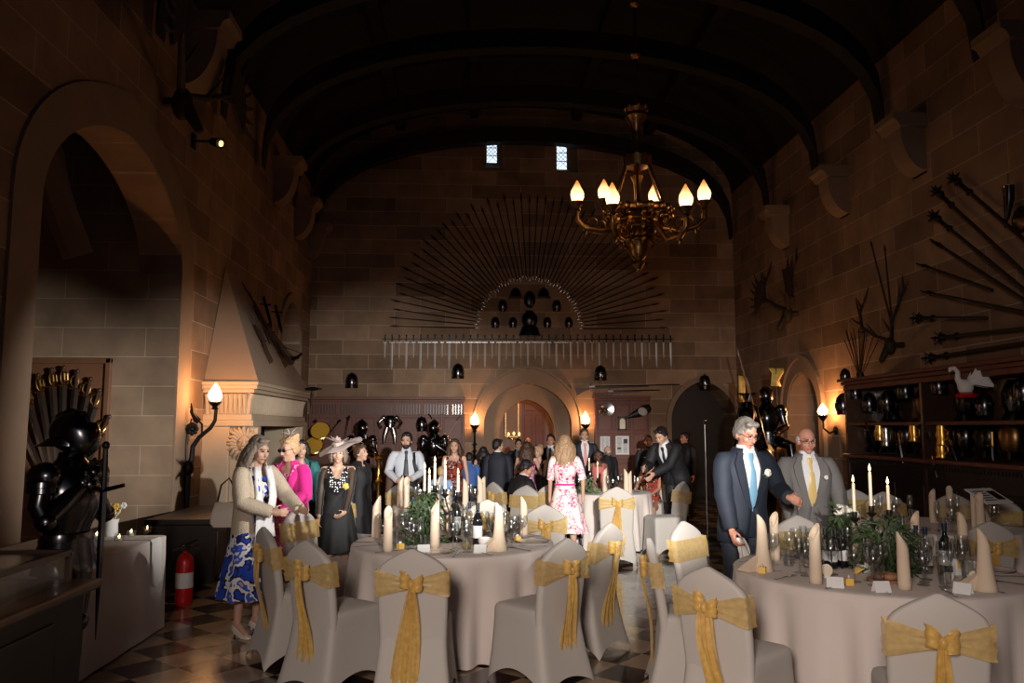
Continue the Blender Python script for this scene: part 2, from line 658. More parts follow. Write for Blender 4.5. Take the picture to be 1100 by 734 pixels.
# ---- right wall with a pointed doorway
ry0, ry1 = at(880, 430, X=XR).y, at(846, 430, X=XR).y
rdoor = arch_pts((ry0 + ry1) / 2, (ry1 - ry0) / 2, .001, 1.95, at(861, 402, X=XR).z, 10)
wall_sheet('wall_right', [(-3, 0), (YB, 0), (YB, WALLTOP), (-3, WALLTOP)], [(rdoor, .6)], (XR, 0, 0), (0, 1, 0), (0, 0, 1), (1, 0, 0), T['stone_y'])
rc, rh = (ry0 + ry1) / 2, (ry1 - ry0) / 2
for k, (a, c, d) in enumerate(((.26, .2, .07), (.2, .0, .03))):
    struct(arch_ring(arch_pts(rc, rh + a, .002, 1.95, 2.68 + a * 1.3, 10), arch_pts(rc, rh + c, .002, 1.95, 2.68 + c * 1.3, 10), d, MR).build('trim_%d' % (5 + k), T['stone_trim'], smooth=False))
b = MB()
inner = arch_pts(rc - .1, rh * .72, .002, 1.85, 2.4, 10)
wall_sheet('wall_passage', [(rc - 1, 0), (rc + 1, 0), (rc + 1, 3), (rc - 1, 3)], [(inner, .4)], (XR + .6, 0, 0), (0, 1, 0), (0, 0, 1), (1, 0, 0), T['stone_trim'])
b.box((XR + 1.1, rc, 1.5), (.04, 2, 3))
struct(b.build('wall_passage_end', T['void'], smooth=False))

# ---- back wall: central doorway, dark arch on the right, two slit windows high up
PX = YB / FPX
dX = RX(567)
door_o = arch_pts(dX, 47 * PX, .001, 1.72, RZ(412), 12)
door_i = arch_pts(dX, 30 * PX, .001, 1.55, RZ(429), 12)
aX = RX(756)
arch_r = arch_pts(aX, 36 * PX, .001, 1.8, RZ(409), 12)
rect = lambda u0, u1, v0, v1: [(RX(u0, v0), RZ(v1)), (RX(u0, v0), RZ(v0)), (RX(u1, v0), RZ(v0)), (RX(u1, v0), RZ(v1))]
w1, w2 = rect(520, 541, 146, 182), rect(598, 621, 149, 184)
wall_sheet('wall_back', [(XL, 0), (XR, 0), (XR, WALLTOP), (XL, WALLTOP)], [(door_o, .3), (arch_r, .9)], (0, YB, 0), (1, 0, 0), (0, 0, 1), (0, 1, 0), T['stone_x'])
gz = lambda x: WALLTOP + 2.0 * sqrt(max(0, 1 - ((x - (XL + XR) / 2) / ((XR - XL) / 2)) ** 2))
gab = [((XL + XR) / 2 + (XR - XL) / 2 * cos(pi * i / 24), WALLTOP + 2.0 * sin(pi * i / 24)) for i in range(25)]
wall_sheet('wall_back_gable', gab, [(w1, .4), (w2, .4)], (0, YB, 0), (1, 0, 0), (0, 0, 1), (0, 1, 0), T['stone_x'])
wall_sheet('wall_door_inner', [(dX - 1.2, 0), (dX + 1.2, 0), (dX + 1.2, 3), (dX - 1.2, 3)], [(door_i, .3)], (0, YB + .3, 0), (1, 0, 0), (0, 0, 1), (0, 1, 0), T['stone_trim'])
struct(arch_ring(arch_pts(dX, 59 * PX, .002, 1.72, RZ(393), 12), arch_pts(dX, 56.5 * PX, .002, 1.72, RZ(396), 12), .08, MBK).build('trim_7', T['stone_trim'], smooth=False))
struct(arch_ring(arch_pts(dX, 56 * PX, .002, 1.72, RZ(397), 12), arch_pts(dX, 47 * PX, .002, 1.72, RZ(412), 12), .02, MBK).build('trim_8', T['stone_trim'], smooth=False))
struct(arch_ring(arch_pts(aX, 41 * PX, .002, 1.8, RZ(403), 12), arch_pts(aX, 36 * PX, .002, 1.8, RZ(409), 12), .05, MBK).build('trim_9', T['stone_trim'], smooth=False))
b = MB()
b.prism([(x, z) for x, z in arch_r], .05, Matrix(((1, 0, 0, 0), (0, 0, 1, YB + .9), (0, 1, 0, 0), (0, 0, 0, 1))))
struct(b.build('wall_recess_back', T['dark_wood'], smooth=False))  # dark panel closing the recess, its shade put into the colour
# slit windows
for k, (wr, u0, u1, v0, v1) in enumerate(((w1, 523.3, 534.2, 146, 171.5), (w2, 599.2, 610.2, 149, 177.5))):
    x0, x1, z0, z1 = RX(u0, v0), RX(u1, v0), RZ(v1), RZ(v0)
    f = MB()
    X0, X1, Z0, Z1 = wr[0][0], wr[2][0], wr[0][1], wr[1][1]
    y = YB + .30
    for c, d in ((((X0 + x0) / 2, y, (Z0 + Z1) / 2), (x0 - X0, .1, Z1 - Z0)), (((X1 + x1) / 2, y, (Z0 + Z1) / 2), (X1 - x1, .1, Z1 - Z0)),
                 (((x0 + x1) / 2, y, (Z0 + z0) / 2), (x1 - x0, .1, z0 - Z0))):
        if min(d) > .004:
            f.box(c, d)
    f.add([(X0, YB, Z0 + .02), (X1, YB, Z0 + .02), (X1, y, z0), (X0, y, z0)], [(0, 1, 2, 3)])
    fo = struct(f.build('window_%d' % (k + 1), T['stone_trim'], smooth=False))
    g = MB()
    g.box(((x0 + x1) / 2, y + .02, (z0 + z1) / 2), (x1 - x0, .01, z1 - z0))
    g.build('pane', T['day_glass'], fo, smooth=False)
    ld = MB()
    w, h = x1 - x0, z1 - z0
    for i in range(-2, 9):
        for s in (1, -1):
            xa, za = x0, z0 + h * i / 6.0
            p, q = [xa, za], [xa + w, za + s * w * 1.0]
            if min(p[1], q[1]) >= z0 - .001 and max(p[1], q[1]) <= z1 + .001:
                ld.bar((p[0], y, p[1]), (q[0], y, q[1]), .009, .009)
    for i in range(4):
        ld.bar((x0, y, z0 + h * i / 3), (x1, y, z0 + h * i / 3), .014, .012)
    ld.build('lead_lattice', T['lead'], fo, smooth=False)

# room seen through the central doorway
b = MB()
y2 = YB + 3.4
b.box((dX, y2 + .05, 1.6), (4, .1, 3.2))
b.box((dX - 1.6, YB + 2, 1.6), (.1, 2.9, 3.2))
b.box((dX + 1.6, YB + 2, 1.6), (.1, 2.9, 3.2))
b.box((dX, YB + 2, 3.2), (3.2, 2.9, .1))
struct(b.build('wall_beyond', T['panel_wood'], smooth=False))
o = thing('panelled_door', 'reddish panelled wooden door seen through the central stone doorway', 'door', (RX(573, Y=y2), y2 - .02, 0))
o['kind'] = 'structure'
o.name = 'door_1'
b = MB()
b.box((0, 0, 1.2), (.62, .05, 2.4))
b.build('door_leaf', T['red_wood'], o, smooth=False)
for (x, z, w, h) in ((-.15, .6, .2, .8), (.15, .6, .2, .8), (-.15, 1.6, .2, .8), (.15, 1.6, .2, .8), (0, 2.2, .5, .2)):
    b = MB()
    b.box((x, -.03, z), (w, .03, h))
    b.build('door_panel', T['red_wood'], o, smooth=False, bevel=.01)
o = thing('gilt_mirror', 'tall gilt framed mirror glowing in the room beyond the doorway', 'mirror', (RX(550, Y=y2 - .1), y2 - .06, RZ(462, Y=y2)))
b = MB()
b.box((0, 0, .3), (.30, .05, .9))
b.build('mirror_plate', T['mirror_gilt'], o, smooth=False)
b = MB()
for s in (-1, 1):
    b.box((s * .17, -.02, .3), (.05, .06, 1.0))
    b.box((0, -.02, .3 + s * .48), (.38, .06, .05))
b.build('mirror_frame', T['old_brass'], o, smooth=False, bevel=.01)
o = thing('wall_light', 'two armed brass wall light shining beyond the doorway', 'light', (RX(552, Y=y2 - .3), y2 - .3, RZ(470, Y=y2 - .3)))
b = MB()
b.tube([(-.14, 0, .06), (-.13, 0, -.02), (0, 0, -.06), (.13, 0, -.02), (.14, 0, .06)], .012)
b.tube([(0, 0, -.06), (0, .2, -.06)], .012)
b.build('arm', T['brass'], o)
for s in (-1, 0, 1):
    b = MB()
    b.ell((s * .14, 0, .10 - .02 * abs(s)), (.028, .028, .05))
    b.build('bulb', T['warm_glow'], o)

# ---- timber roof, corbels
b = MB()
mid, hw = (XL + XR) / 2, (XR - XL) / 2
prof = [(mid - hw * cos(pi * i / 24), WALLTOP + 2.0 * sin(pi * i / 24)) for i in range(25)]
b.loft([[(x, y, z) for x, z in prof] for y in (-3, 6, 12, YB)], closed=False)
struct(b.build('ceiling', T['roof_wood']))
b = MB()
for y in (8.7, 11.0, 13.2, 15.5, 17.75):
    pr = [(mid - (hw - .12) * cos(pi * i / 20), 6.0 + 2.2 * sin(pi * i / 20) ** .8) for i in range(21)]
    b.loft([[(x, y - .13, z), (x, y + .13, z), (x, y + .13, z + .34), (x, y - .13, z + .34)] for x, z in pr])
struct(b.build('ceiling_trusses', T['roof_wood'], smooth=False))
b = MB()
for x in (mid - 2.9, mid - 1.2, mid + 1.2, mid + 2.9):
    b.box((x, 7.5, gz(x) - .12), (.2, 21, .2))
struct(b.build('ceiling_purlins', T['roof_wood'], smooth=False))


def corbel(X, sgn, y, ztop, s=1.0):
    b = MB()
    pr = [(0, 0), (.50, 0), (.50, -.09), (.44, -.12), (.40, -.2)]
    M = Matrix(((sgn * s, 0, 0, X), (0, 0, .5 * s, y - .25 * s), (0, s, 0, ztop), (0, 0, 0, 1)))
    b.prism(pr + [(0, -.2)], 1, M)
    q = [(0, -.2), (.36, -.2)] + [(.36 * cos(a), -.2 - .62 * sin(a)) for a in [pi / 2 * i / 8 for i in range(1, 9)]] + [(0, -.85)]
    M2 = Matrix(((sgn * s, 0, 0, X), (0, 0, .36 * s, y - .18 * s), (0, s, 0, ztop), (0, 0, 0, 1)))
    b.prism(q, 1, M2)
    return b


k = 10
for (u, v, X, sg, sc) in ((205, 22, XL, 1, 1.15), (297, 172, XL, 1, 1.05), (319, 215, XL, 1, 1.0), (340, 250, XL, 1, .95),
                          (1105, 34, XR, -1, 1.0), (985, 128, XR, -1, .95), (905, 182, XR, -1, .95), (843, 224, XR, -1, .95)):
    p = at(u, v, X=X)
    struct(corbel(X, sg, min(p.y, YB - .27), p.z, sc).build('trim_%d' % k, T['stone_trim'], ang=35))
    k += 1
# ================================================================ CHAIRS AND TABLES
# chair faces local -Y; origin on the floor under the seat


def rrect(w, d, r, n=4):
    """rounded rectangle ring, half sizes w,d, starting at the +x +y corner."""
    out = []
    for cx, cy, a0 in ((1, 1, 0), (-1, 1, 90), (-1, -1, 180), (1, -1, 270)):
        for i in range(n + 1):
            a = R(a0 + 90 * i / n)
            out.append((cx * (w - r) + r * cos(a), cy * (d - r) + r * sin(a)))
    return out


def chair_cover():
    b = MB()
    # skirt: stretched cloth from the seat down to four feet, hem arched between the feet
    rings = []
    N = 14
    base = []
    for side in range(4):                       # perimeter parameter: corners at s=0
        for i in range(N):
            base.append((side, i / N))
    cor = [(1, 1), (-1, 1), (-1, -1), (1, -1)]
    for lv in range(9):
        t = lv / 8.0                            # 0 floor, 1 seat
        ring = []
        for side, s in base:
            (ax, ay), (bx, by) = cor[side], cor[(side + 1) % 4]
            arch = sin(pi * s)
            hem = (.085 if side in (0, 2) else .12) * arch ** .8
            z = hem + (.465 - hem) * t
            k = (1 - t) ** 1.5
            ex = .198 + .050 * k
            eyb = .215 + .10 * k
            eyf = .225 + .02 * k
            x = ax + (bx - ax) * s
            y = ay + (by - ay) * s
            pull = 1 - .10 * arch * (1 - t) ** .7 * (1 if t < .95 else 0)
            px, py = x * ex, y * (eyb if y > 0 else eyf)
            if side in (0, 2):
                py *= pull
            else:
                px *= pull
            rr = .045
            px *= 1 - rr * (1 - arch) ** 6
            py *= 1 - rr * (1 - arch) ** 6
            ring.append((px, py, z))
        rings.append(ring)
    top = rings[-1]
    for k, dz in ((.97, .022), (.88, .036), (.5, .042)):
        rings.append([(x * k, y * k, .465 + dz) for x, y, z in top])
    b.loft(rings, True, False)
    n = len(base)
    b.f.append(tuple(len(b.v) - n + j for j in range(n)))
    # back: panel with a humped top, leaning away from the seat
    rings = []
    Z = [.30, .40, .47, .53, .60, .68, .76, .81, .83, .85, .875, .90, .92, .935, .943]
    for z in Z:
        u = (z - .42) / .52
        yb = .185 + .085 * max(0, u) ** 1.3
        w = .198 + .010 * sin(pi * min(1, max(0, u)) * .9)
        th = .030
        if z > .80:
            q = min(1, (z - .80) / .147)
            w *= max(.07, 1 - max(0, (z - .80) / .146) ** 2.0)
            th *= max(.35, (1 - q ** 4) ** .5)
        rings.append([(x, y + yb, z) for x, y in rrect(w, th, min(.028, w * .9, th * .9), 3)])
    b.loft(rings)
    return b


def sash_band():
    b = MB()
    rings = []
    for i in range(41):                         # round the back, closed loop
        t = i / 40.0
        a = 2 * pi * t
        cx, sy = cos(a), sin(a)
        x = .218 * max(-1, min(1, cx * 1.25))
        y = .232 + .043 * max(-1, min(1, sy * 1.6))
        pinch = 1.0
        if sy > 0:
            pinch = .38 + .62 * min(1, abs(x) / .19) ** 1.1
        ring = []
        for j in range(9):
            v = j / 8.0 - .5
            zz = .745 + v * .155 * pinch
            fold = .0065 * sin(v * 30 + x * 9) + (.010 * (1 - pinch) if sy > 0 else 0)
            ring.append((x * (1 + .01 * cos(j * 2.2)), y + (1 if sy > 0 else -.25) * fold + .14 * (zz - .745), zz - .01 * (1 - pinch)))
        rings.append(ring)
    b.loft(rings, closed=False)
    return b


def sash_bow(seed):
    r = random.Random(seed)
    b = MB()
    for s in (-1, 1):                           # two gathered loops
        rings = []
        for i in range(13):
            t = i / 12.0
            a = 2 * pi * t
            c = V((s * (.048 + .042 * -cos(a) * 1.0), .305 + .028 * sin(a), .745 + .012 * s + .02 * (1 - cos(a)) * .6))
            wd = .022 + .034 * sin(pi * t) ** .7
            ring = []
            for j in range(7):
                v = j / 6.0 - .5
                ring.append(c + V((.012 * sin(j * 2.1 + i + seed) * .5, .007 * cos(j * 2.6 + i * .8), v * 2 * wd)))
            rings.append(ring)
        b.loft(rings, closed=False)
    b.ell((0, .312, .745), (.028, .026, .034), n=10, m=6)
    return b


def sash_tail(seed, length=.52, dx=.0):
    b = MB()
    for s, L, w0 in ((-1, length, .035), (1, length * (.93 + .05 * (seed % 3)), .034)):
        rings = []
        for i in range(17):
            t = i / 16.0
            z = .735 - L * t
            wd = .018 + w0 * t ** .6
            yy = .308 - .055 * t + .015 * sin(t * 5 + seed)
            cx = dx * t + s * (.006 + .028 * t) + .012 * sin(t * 4 + seed * 2 + s)
            ring = []
            for j in range(9):
                v = j / 4.0 - 1
                zz = z - (.035 * (1 - abs(v - .3 * s)) if i == 16 else 0)
                ring.append((cx + v * wd, yy + .009 * sin(v * 6 + seed + s + t * 3), zz))
            rings.append(ring)
        b.loft(rings, closed=False)
    return b


COVER = chair_cover().mesh('cover', T['chair_cloth'], ang=60)
BAND = sash_band().mesh('sash', T['organza'], ang=80)
BOWS = [sash_bow(i).xf(lambda p: V((p.x * .74, .305 + (p.y - .305) * .9, .745 + (p.z - .745) * .85))).mesh('bow', T['organza_knot'], ang=80) for i in range(3)]
TAILS = [sash_tail(i, .50 + .05 * i, (-.03, .02, .04)[i]).mesh('sash_tail', T['organza_knot'], ang=80) for i in range(3)]


def piece(name, me, parent):
    o = bpy.data.objects.new(name, me)
    C.objects.link(o)
    o.parent = parent
    return o


def chair(x, y, face, label, k, group, scale=1.0):
    """face: compass of the sitter's gaze in degrees, 0 = towards the camera, 90 = towards +X."""
    t = thing('banquet_chair', label, 'chair', (x, y, 0), R(face), group)
    t.scale = (scale,) * 3
    piece('cover', COVER, t)
    s = piece('sash', BAND, t)
    piece('bow', BOWS[k % 3], s)
    piece('sash_tail', TAILS[k % 3], s)
    return t


def face_to(x, y, tx, ty):
    return math.degrees(math.atan2(tx - x, -(ty - y)))


TL, TRr, TR2, TW, TL2 = V((-.13, 6.5)), V((2.6, 5.1)), V((4.35, 7.35)), V((1.95, 11.4)), V((-.3, 9.5))
CH = [  # pixel of the chair's middle, distance, table it faces, turn off the straight line, label
    (324, 6.05, TL, 8, 'covered chair seen side-on at the left edge of the middle table'),
    (366, 5.42, TL, -6, 'covered chair with a straight narrow sash tail, just right of the side-on chair'),
    (450, 5.08, TL, 4, 'covered chair with a long ruffled tail, at the near edge of the middle table'),
    (577, 5.42, TL, 12, 'covered chair with pointed sash tail at the near right of the middle table'),
    (622, 6.2, TL, -22, 'covered chair turned in profile at the right of the middle table, bright seat showing'),
    (741, 5.15, TRr, -8, 'covered chair in profile at the left end of the front table'),
    (788, 4.3, TRr, 6, 'covered chair with a big bow, back to camera at near left of front table'),
    (983, 3.68, TRr, 4, 'nearest covered chair, with a knotted gold bow, at the near edge of the front table'),
    (767, 5.92, TRr, 0, 'covered chair facing the camera, gold band across it, beside the blue suited man'),
    (868, 6.2, TRr, 0, 'covered chair between the grey suited man and the front table'),
]
GC = 'gold sashed banquet chairs'
for i, (u, y, tb, tw, lb) in enumerate(CH):
    x = at(u, 520, Y=y).x
    chair(x, y, face_to(x, y, tb.x, tb.y) + tw, lb, i, GC)
CH2 = [
    (346, 7.2, 62, 'covered chair with crossed dark sash, before the woman in the magenta cardigan'),
    (390, 8.75, 70, 'white covered chair at the left end of the second table, below the hat'),
    (578, 7.75, 188, 'covered chair with its tan back to the camera, right behind the middle table'),
    (552, 9.8, -40, 'covered chair with pale gold banded front, beside the crouching person in black'),
    (585, 10.2, -30, 'small white covered chair top just left of the pink floral dress'),
    (525, 8.3, 176, 'white covered chair with a drooping gold bow, behind the bottles of the middle table'),
    (438, 10.3, 20, 'covered chair directly before the man in the white shirt'),
    (660, 9.95, 176, 'bright covered chair with gold bow, in front of the white table'),
    (714, 10.55, -80, 'bright covered chair in profile, right of the white table, sash at its back'),
    (924, 9.0, -8, 'covered chair furthest left along the far side of the right hand table'),
    (958, 8.52, -8, 'covered chair second from the left along the far side of the right hand table'),
    (1026, 8.3, -25, 'covered chair on the far side of the right hand table, behind the upright rolled napkin'),
    (1062, 7.85, -55, 'covered chair nearest the wooden display case end of the right hand table'),
    (1038, 6.25, 178, 'covered chair between the front table and the right hand table, gold band showing'),
]
for i, (u, y, f, lb) in enumerate(CH2):
    chair(at(u, 520, Y=y).x, y, f, lb, i + 1, GC)


def table_cloth(c, r, h, seed, label, folds=17, mt='table_cloth', name='tablecloth', group='round white tablecloths'):
    b = MB()
    rr = random.Random(seed)
    ph = [rr.uniform(0, 6.28) for _ in range(3)]
    n = 144
    rings = []
    for k, z in ((.02, h), (.5, h), (.93, h), (.985, h - .003), (1, h - .012)):
        rings.append([(r * k * cos(2 * pi * j / n), r * k * sin(2 * pi * j / n), z) for j in range(n)])
    for i in range(1, 13):
        t = i / 12.0
        ring = []
        for j in range(n):
            a = 2 * pi * j / n
            w = sin(folds * a + ph[0] + .6 * sin(3 * a + ph[1])) + .45 * sin((folds * 2 - 5) * a + ph[2])
            rad = r + .03 * t + .046 * w * t ** .8
            ring.append((rad * cos(a), rad * sin(a), (h - .012) * (1 - t) + .012))
        rings.append(ring)
    b.loft(rings, True, False)
    b.f.append(tuple(range(n)))
    o = b.build(name, T[mt], loc=(c.x, c.y, 0), ang=70)
    return tag(o, label, 'tablecloth', group)


TH = .75
table_cloth(TL, .80, TH, 1, 'round white tablecloth on the middle table, six gold sashed chairs around it')
table_cloth(TRr, .88, TH, 2, 'large white tablecloth on the front table, nearest the camera')
table_cloth(TR2, .75, TH, 3, 'white tablecloth on the right hand table before the wooden display case')
table_cloth(TW, .62, TH, 4, 'brightly lit white tablecloth reaching the floor, right of the pink floral dress')
table_cloth(TL2, .60, TH, 5, 'white tablecloth on the second table, between the hat and the crouching person')

# ---- glass topped display case in the near left corner
o = thing('display_case', 'dark wooden display case with sloping glass top, in the near left corner', 'display case', (0, 0, 0))
cx1, cx0, cy1, cy0 = -2.0, -3.3, 4.45, 1.0
b = MB()
b.box(((cx0 + cx1) / 2 - .02, (cy0 + cy1) / 2, .40), (cx1 - cx0 - .04, cy1 - cy0, .80))
b.build('cabinet_body', T['dark_wood'], o, smooth=False)
b = MB()
b.box(((cx0 + cx1) / 2, (cy0 + cy1) / 2, .07), (cx1 - cx0 + .02, cy1 - cy0 + .05, .14))
b.build('plinth', T['dark_wood'], o, smooth=False, bevel=.01)
for y in (1.9, 3.3):
    b = MB()
    b.box((cx1 - .035, y + .35, .45), (.02, 1.0, .5))
    b.build('side_panel', T['dark_wood'], o, smooth=False, bevel=.01)
b = MB()
b.box(((cx0 + cx1) / 2, (cy0 + cy1) / 2, .825), (cx1 - cx0 + .07, cy1 - cy0 + .1, .05))
b.build('rail', T['brown_wood'], o, smooth=False, bevel=.015)
gl = MB()
zt, zb = 1.0, .85
ins = .10
fr = [(cx0, cy1 - .06), (cx1 - ins, cy1 - .06), (cx1 - ins, cy0), (cx0, cy0)]
b = MB()
b.bar((cx1 - ins, cy0, zt), (cx1 - ins, cy1 - .06, zt), .03, .03)
b.bar((cx0, cy1 - .06, zt), (cx1 - ins, cy1 - .06, zt), .03, .03)
for yy in (cy1 - .06, 3.35, 2.2):
    b.bar((cx1 - ins, yy, zb), (cx1 - ins, yy, zt), .03, .03)
b.build('glass_frame', T['brown_wood'], o, smooth=False)
for a, c in ((((cx0 + cx1 - ins) / 2, cy1 - .06, .925), (cx1 - cx0 - ins, .006, .14)), ((cx1 - ins, (cy0 + cy1) / 2, .925), (.006, cy1 - cy0 - .1, .14)),
             (((cx0 + cx1 - ins) / 2, (cy0 + cy1) / 2, zt), (cx1 - cx0 - ins, cy1 - cy0 - .1, .006))):
    g = MB()
    g.box(a, c)
    g.build('glass_panel', T['glass'], o, smooth=False)

# ---- long clothed side table by the left wall
sx1, sx0, sy0, sy1 = -2.54, -3.5, 5.4, 6.95
b = MB()
n = 40
per = []
for i in range(n):
    s = i / n * 4
    k = int(s)
    f = s - k
    q = [(sx0, sy0), (sx1, sy0), (sx1, sy1), (sx0, sy1)]
    a, c = q[k], q[(k + 1) % 4]
    per.append((a[0] + (c[0] - a[0]) * f, a[1] + (c[1] - a[1]) * f))
mx_, my_ = (sx0 + sx1) / 2, (sy0 + sy1) / 2
rings = [[(mx_ + (x - mx_) * k, my_ + (y - my_) * k, z) for x, y in per] for k, z in ((.05, .76), (.97, .76), (1, .752))]
for i in range(1, 9):
    t = i / 8
    rings.append([(mx_ + (x - mx_) * (1 + .02 * t + .010 * t * sin(j * 1.9)), my_ + (y - my_) * (1 + .02 * t + .010 * t * sin(j * 2.3)), .752 * (1 - t) + .01) for j, (x, y) in enumerate(per)])
b.loft(rings, True, False)
b.f.append(tuple(range(n)))
tag(b.build('tablecloth', T['table_cloth'], ang=50), 'white floor length cloth on the side table between the armour and the fire extinguisher', 'tablecloth')
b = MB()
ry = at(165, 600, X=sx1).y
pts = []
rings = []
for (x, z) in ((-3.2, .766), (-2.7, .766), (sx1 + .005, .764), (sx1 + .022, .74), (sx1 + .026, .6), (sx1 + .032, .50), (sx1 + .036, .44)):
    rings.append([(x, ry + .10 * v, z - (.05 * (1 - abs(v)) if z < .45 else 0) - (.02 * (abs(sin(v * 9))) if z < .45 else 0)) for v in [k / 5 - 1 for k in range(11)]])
b.loft(rings, closed=False)  # plain white strip over the table top and down its edge
tag(b.build('white_strip', T['white']), 'narrow white strip hanging over the edge of the side table', 'table runner')
# ================================================================ PEOPLE
mat('skin', (.60, .36, .26), .5, var=.08, vscale=10)
mat('skin_red', (.58, .27, .19), .5, var=.1, vscale=10)
mat('skin_dark', (.17, .075, .045), .5)
mat('eye', (.02, .015, .012), .2)
mat('lip', (.42, .10, .09), .45)
mat('brow', (.08, .05, .035), .8)
for nm, c in (('hair_grey', (.17, .15, .135)), ('hair_ash', (.20, .155, .12)), ('hair_blonde', (.52, .34, .18)), ('hair_brown', (.075, .036, .02)), ('hair_light', (.36, .22, .12)),
              ('hair_black', (.014, .010, .009)), ('hair_white', (.6, .58, .55))):
    mat(nm, c, .55, var=.45, vscale=55, bump=.5)
mat('suit_blue', (.009, .014, .027), .75)
mat('suit_grey', (.17, .16, .158), .8, var=.12, vscale=70)
mat('suit_navy', (.012, .016, .03), .7)
mat('suit_black', (.010, .010, .012), .7)
mat('shirt_white', (.78, .78, .80), .7)
mat('shirt_pale', (.62, .66, .74), .7)
mat('tie_blue', (.16, .33, .48), .5)
mat('tie_gold', (.72, .52, .20), .4)
mat('tie_pink', (.75, .28, .28), .5)
mat('tie_dark', (.02, .02, .035), .5)
mat('magenta', (.72, .012, .26), .7, sheen=.2)
mat('knit', (.60, .50, .38), .9, var=.25, vscale=90, bump=.6)
mat('brown_coat', (.12, .07, .045), .8)
mat('blue_top', (.05, .14, .42), .7)
mat('sky_top', (.30, .45, .70), .7)
mat('teal', (.02, .14, .15), .7)
mat('shoe_black', (.01, .01, .01), .3)
mat('shoe_pale', (.75, .66, .58), .35)
mat('hat_straw', (.48, .38, .35), .7, var=.25, vscale=30)
mat('strap_black', (.012, .012, .012), .6)
pattern('floral_blue', [(0, (.02, .06, .42)), (.44, (.015, .02, .10)), (.5, (.75, .72, .70)), (.58, (.04, .10, .55)), (.66, (.5, .38, .30))], 9)
pattern('pink_check', [(0, (.80, .06, .30)), (.35, (.85, .45, .55)), (.55, (.78, .02, .22))], 26, tex='CELL', rnd_=.0)
pattern('pink_floral', [(0, (.84, .72, .70)), (.505, (.80, .34, .45)), (.53, (.62, .05, .20)), (.555, (.85, .72, .70)), (.625, (.78, .35, .45)), (.65, (.40, .05, .14))], 11, detail=4)
pattern('white_dots', [(0, (.85, .84, .82)), (.30, (.010, .010, .012))], 42, tex='CELL', rnd_=.5)
pattern('hot_floral', [(0, (.75, .5, .62)), (.42, (.6, .03, .25)), (.55, (.80, .65, .75)), (.62, (.30, .05, .3))], 14, detail=3)
pattern('red_floral', [(0, (.35, .05, .03)), (.45, (.03, .012, .012)), (.55, (.6, .42, .35)), (.6, (.16, .02, .02))], 16, detail=3)
mat('rose_top', (.62, .16, .15), .7)
TEX = bpy.data.textures.new('strand', 'CLOUDS')
TEX.noise_scale = .02


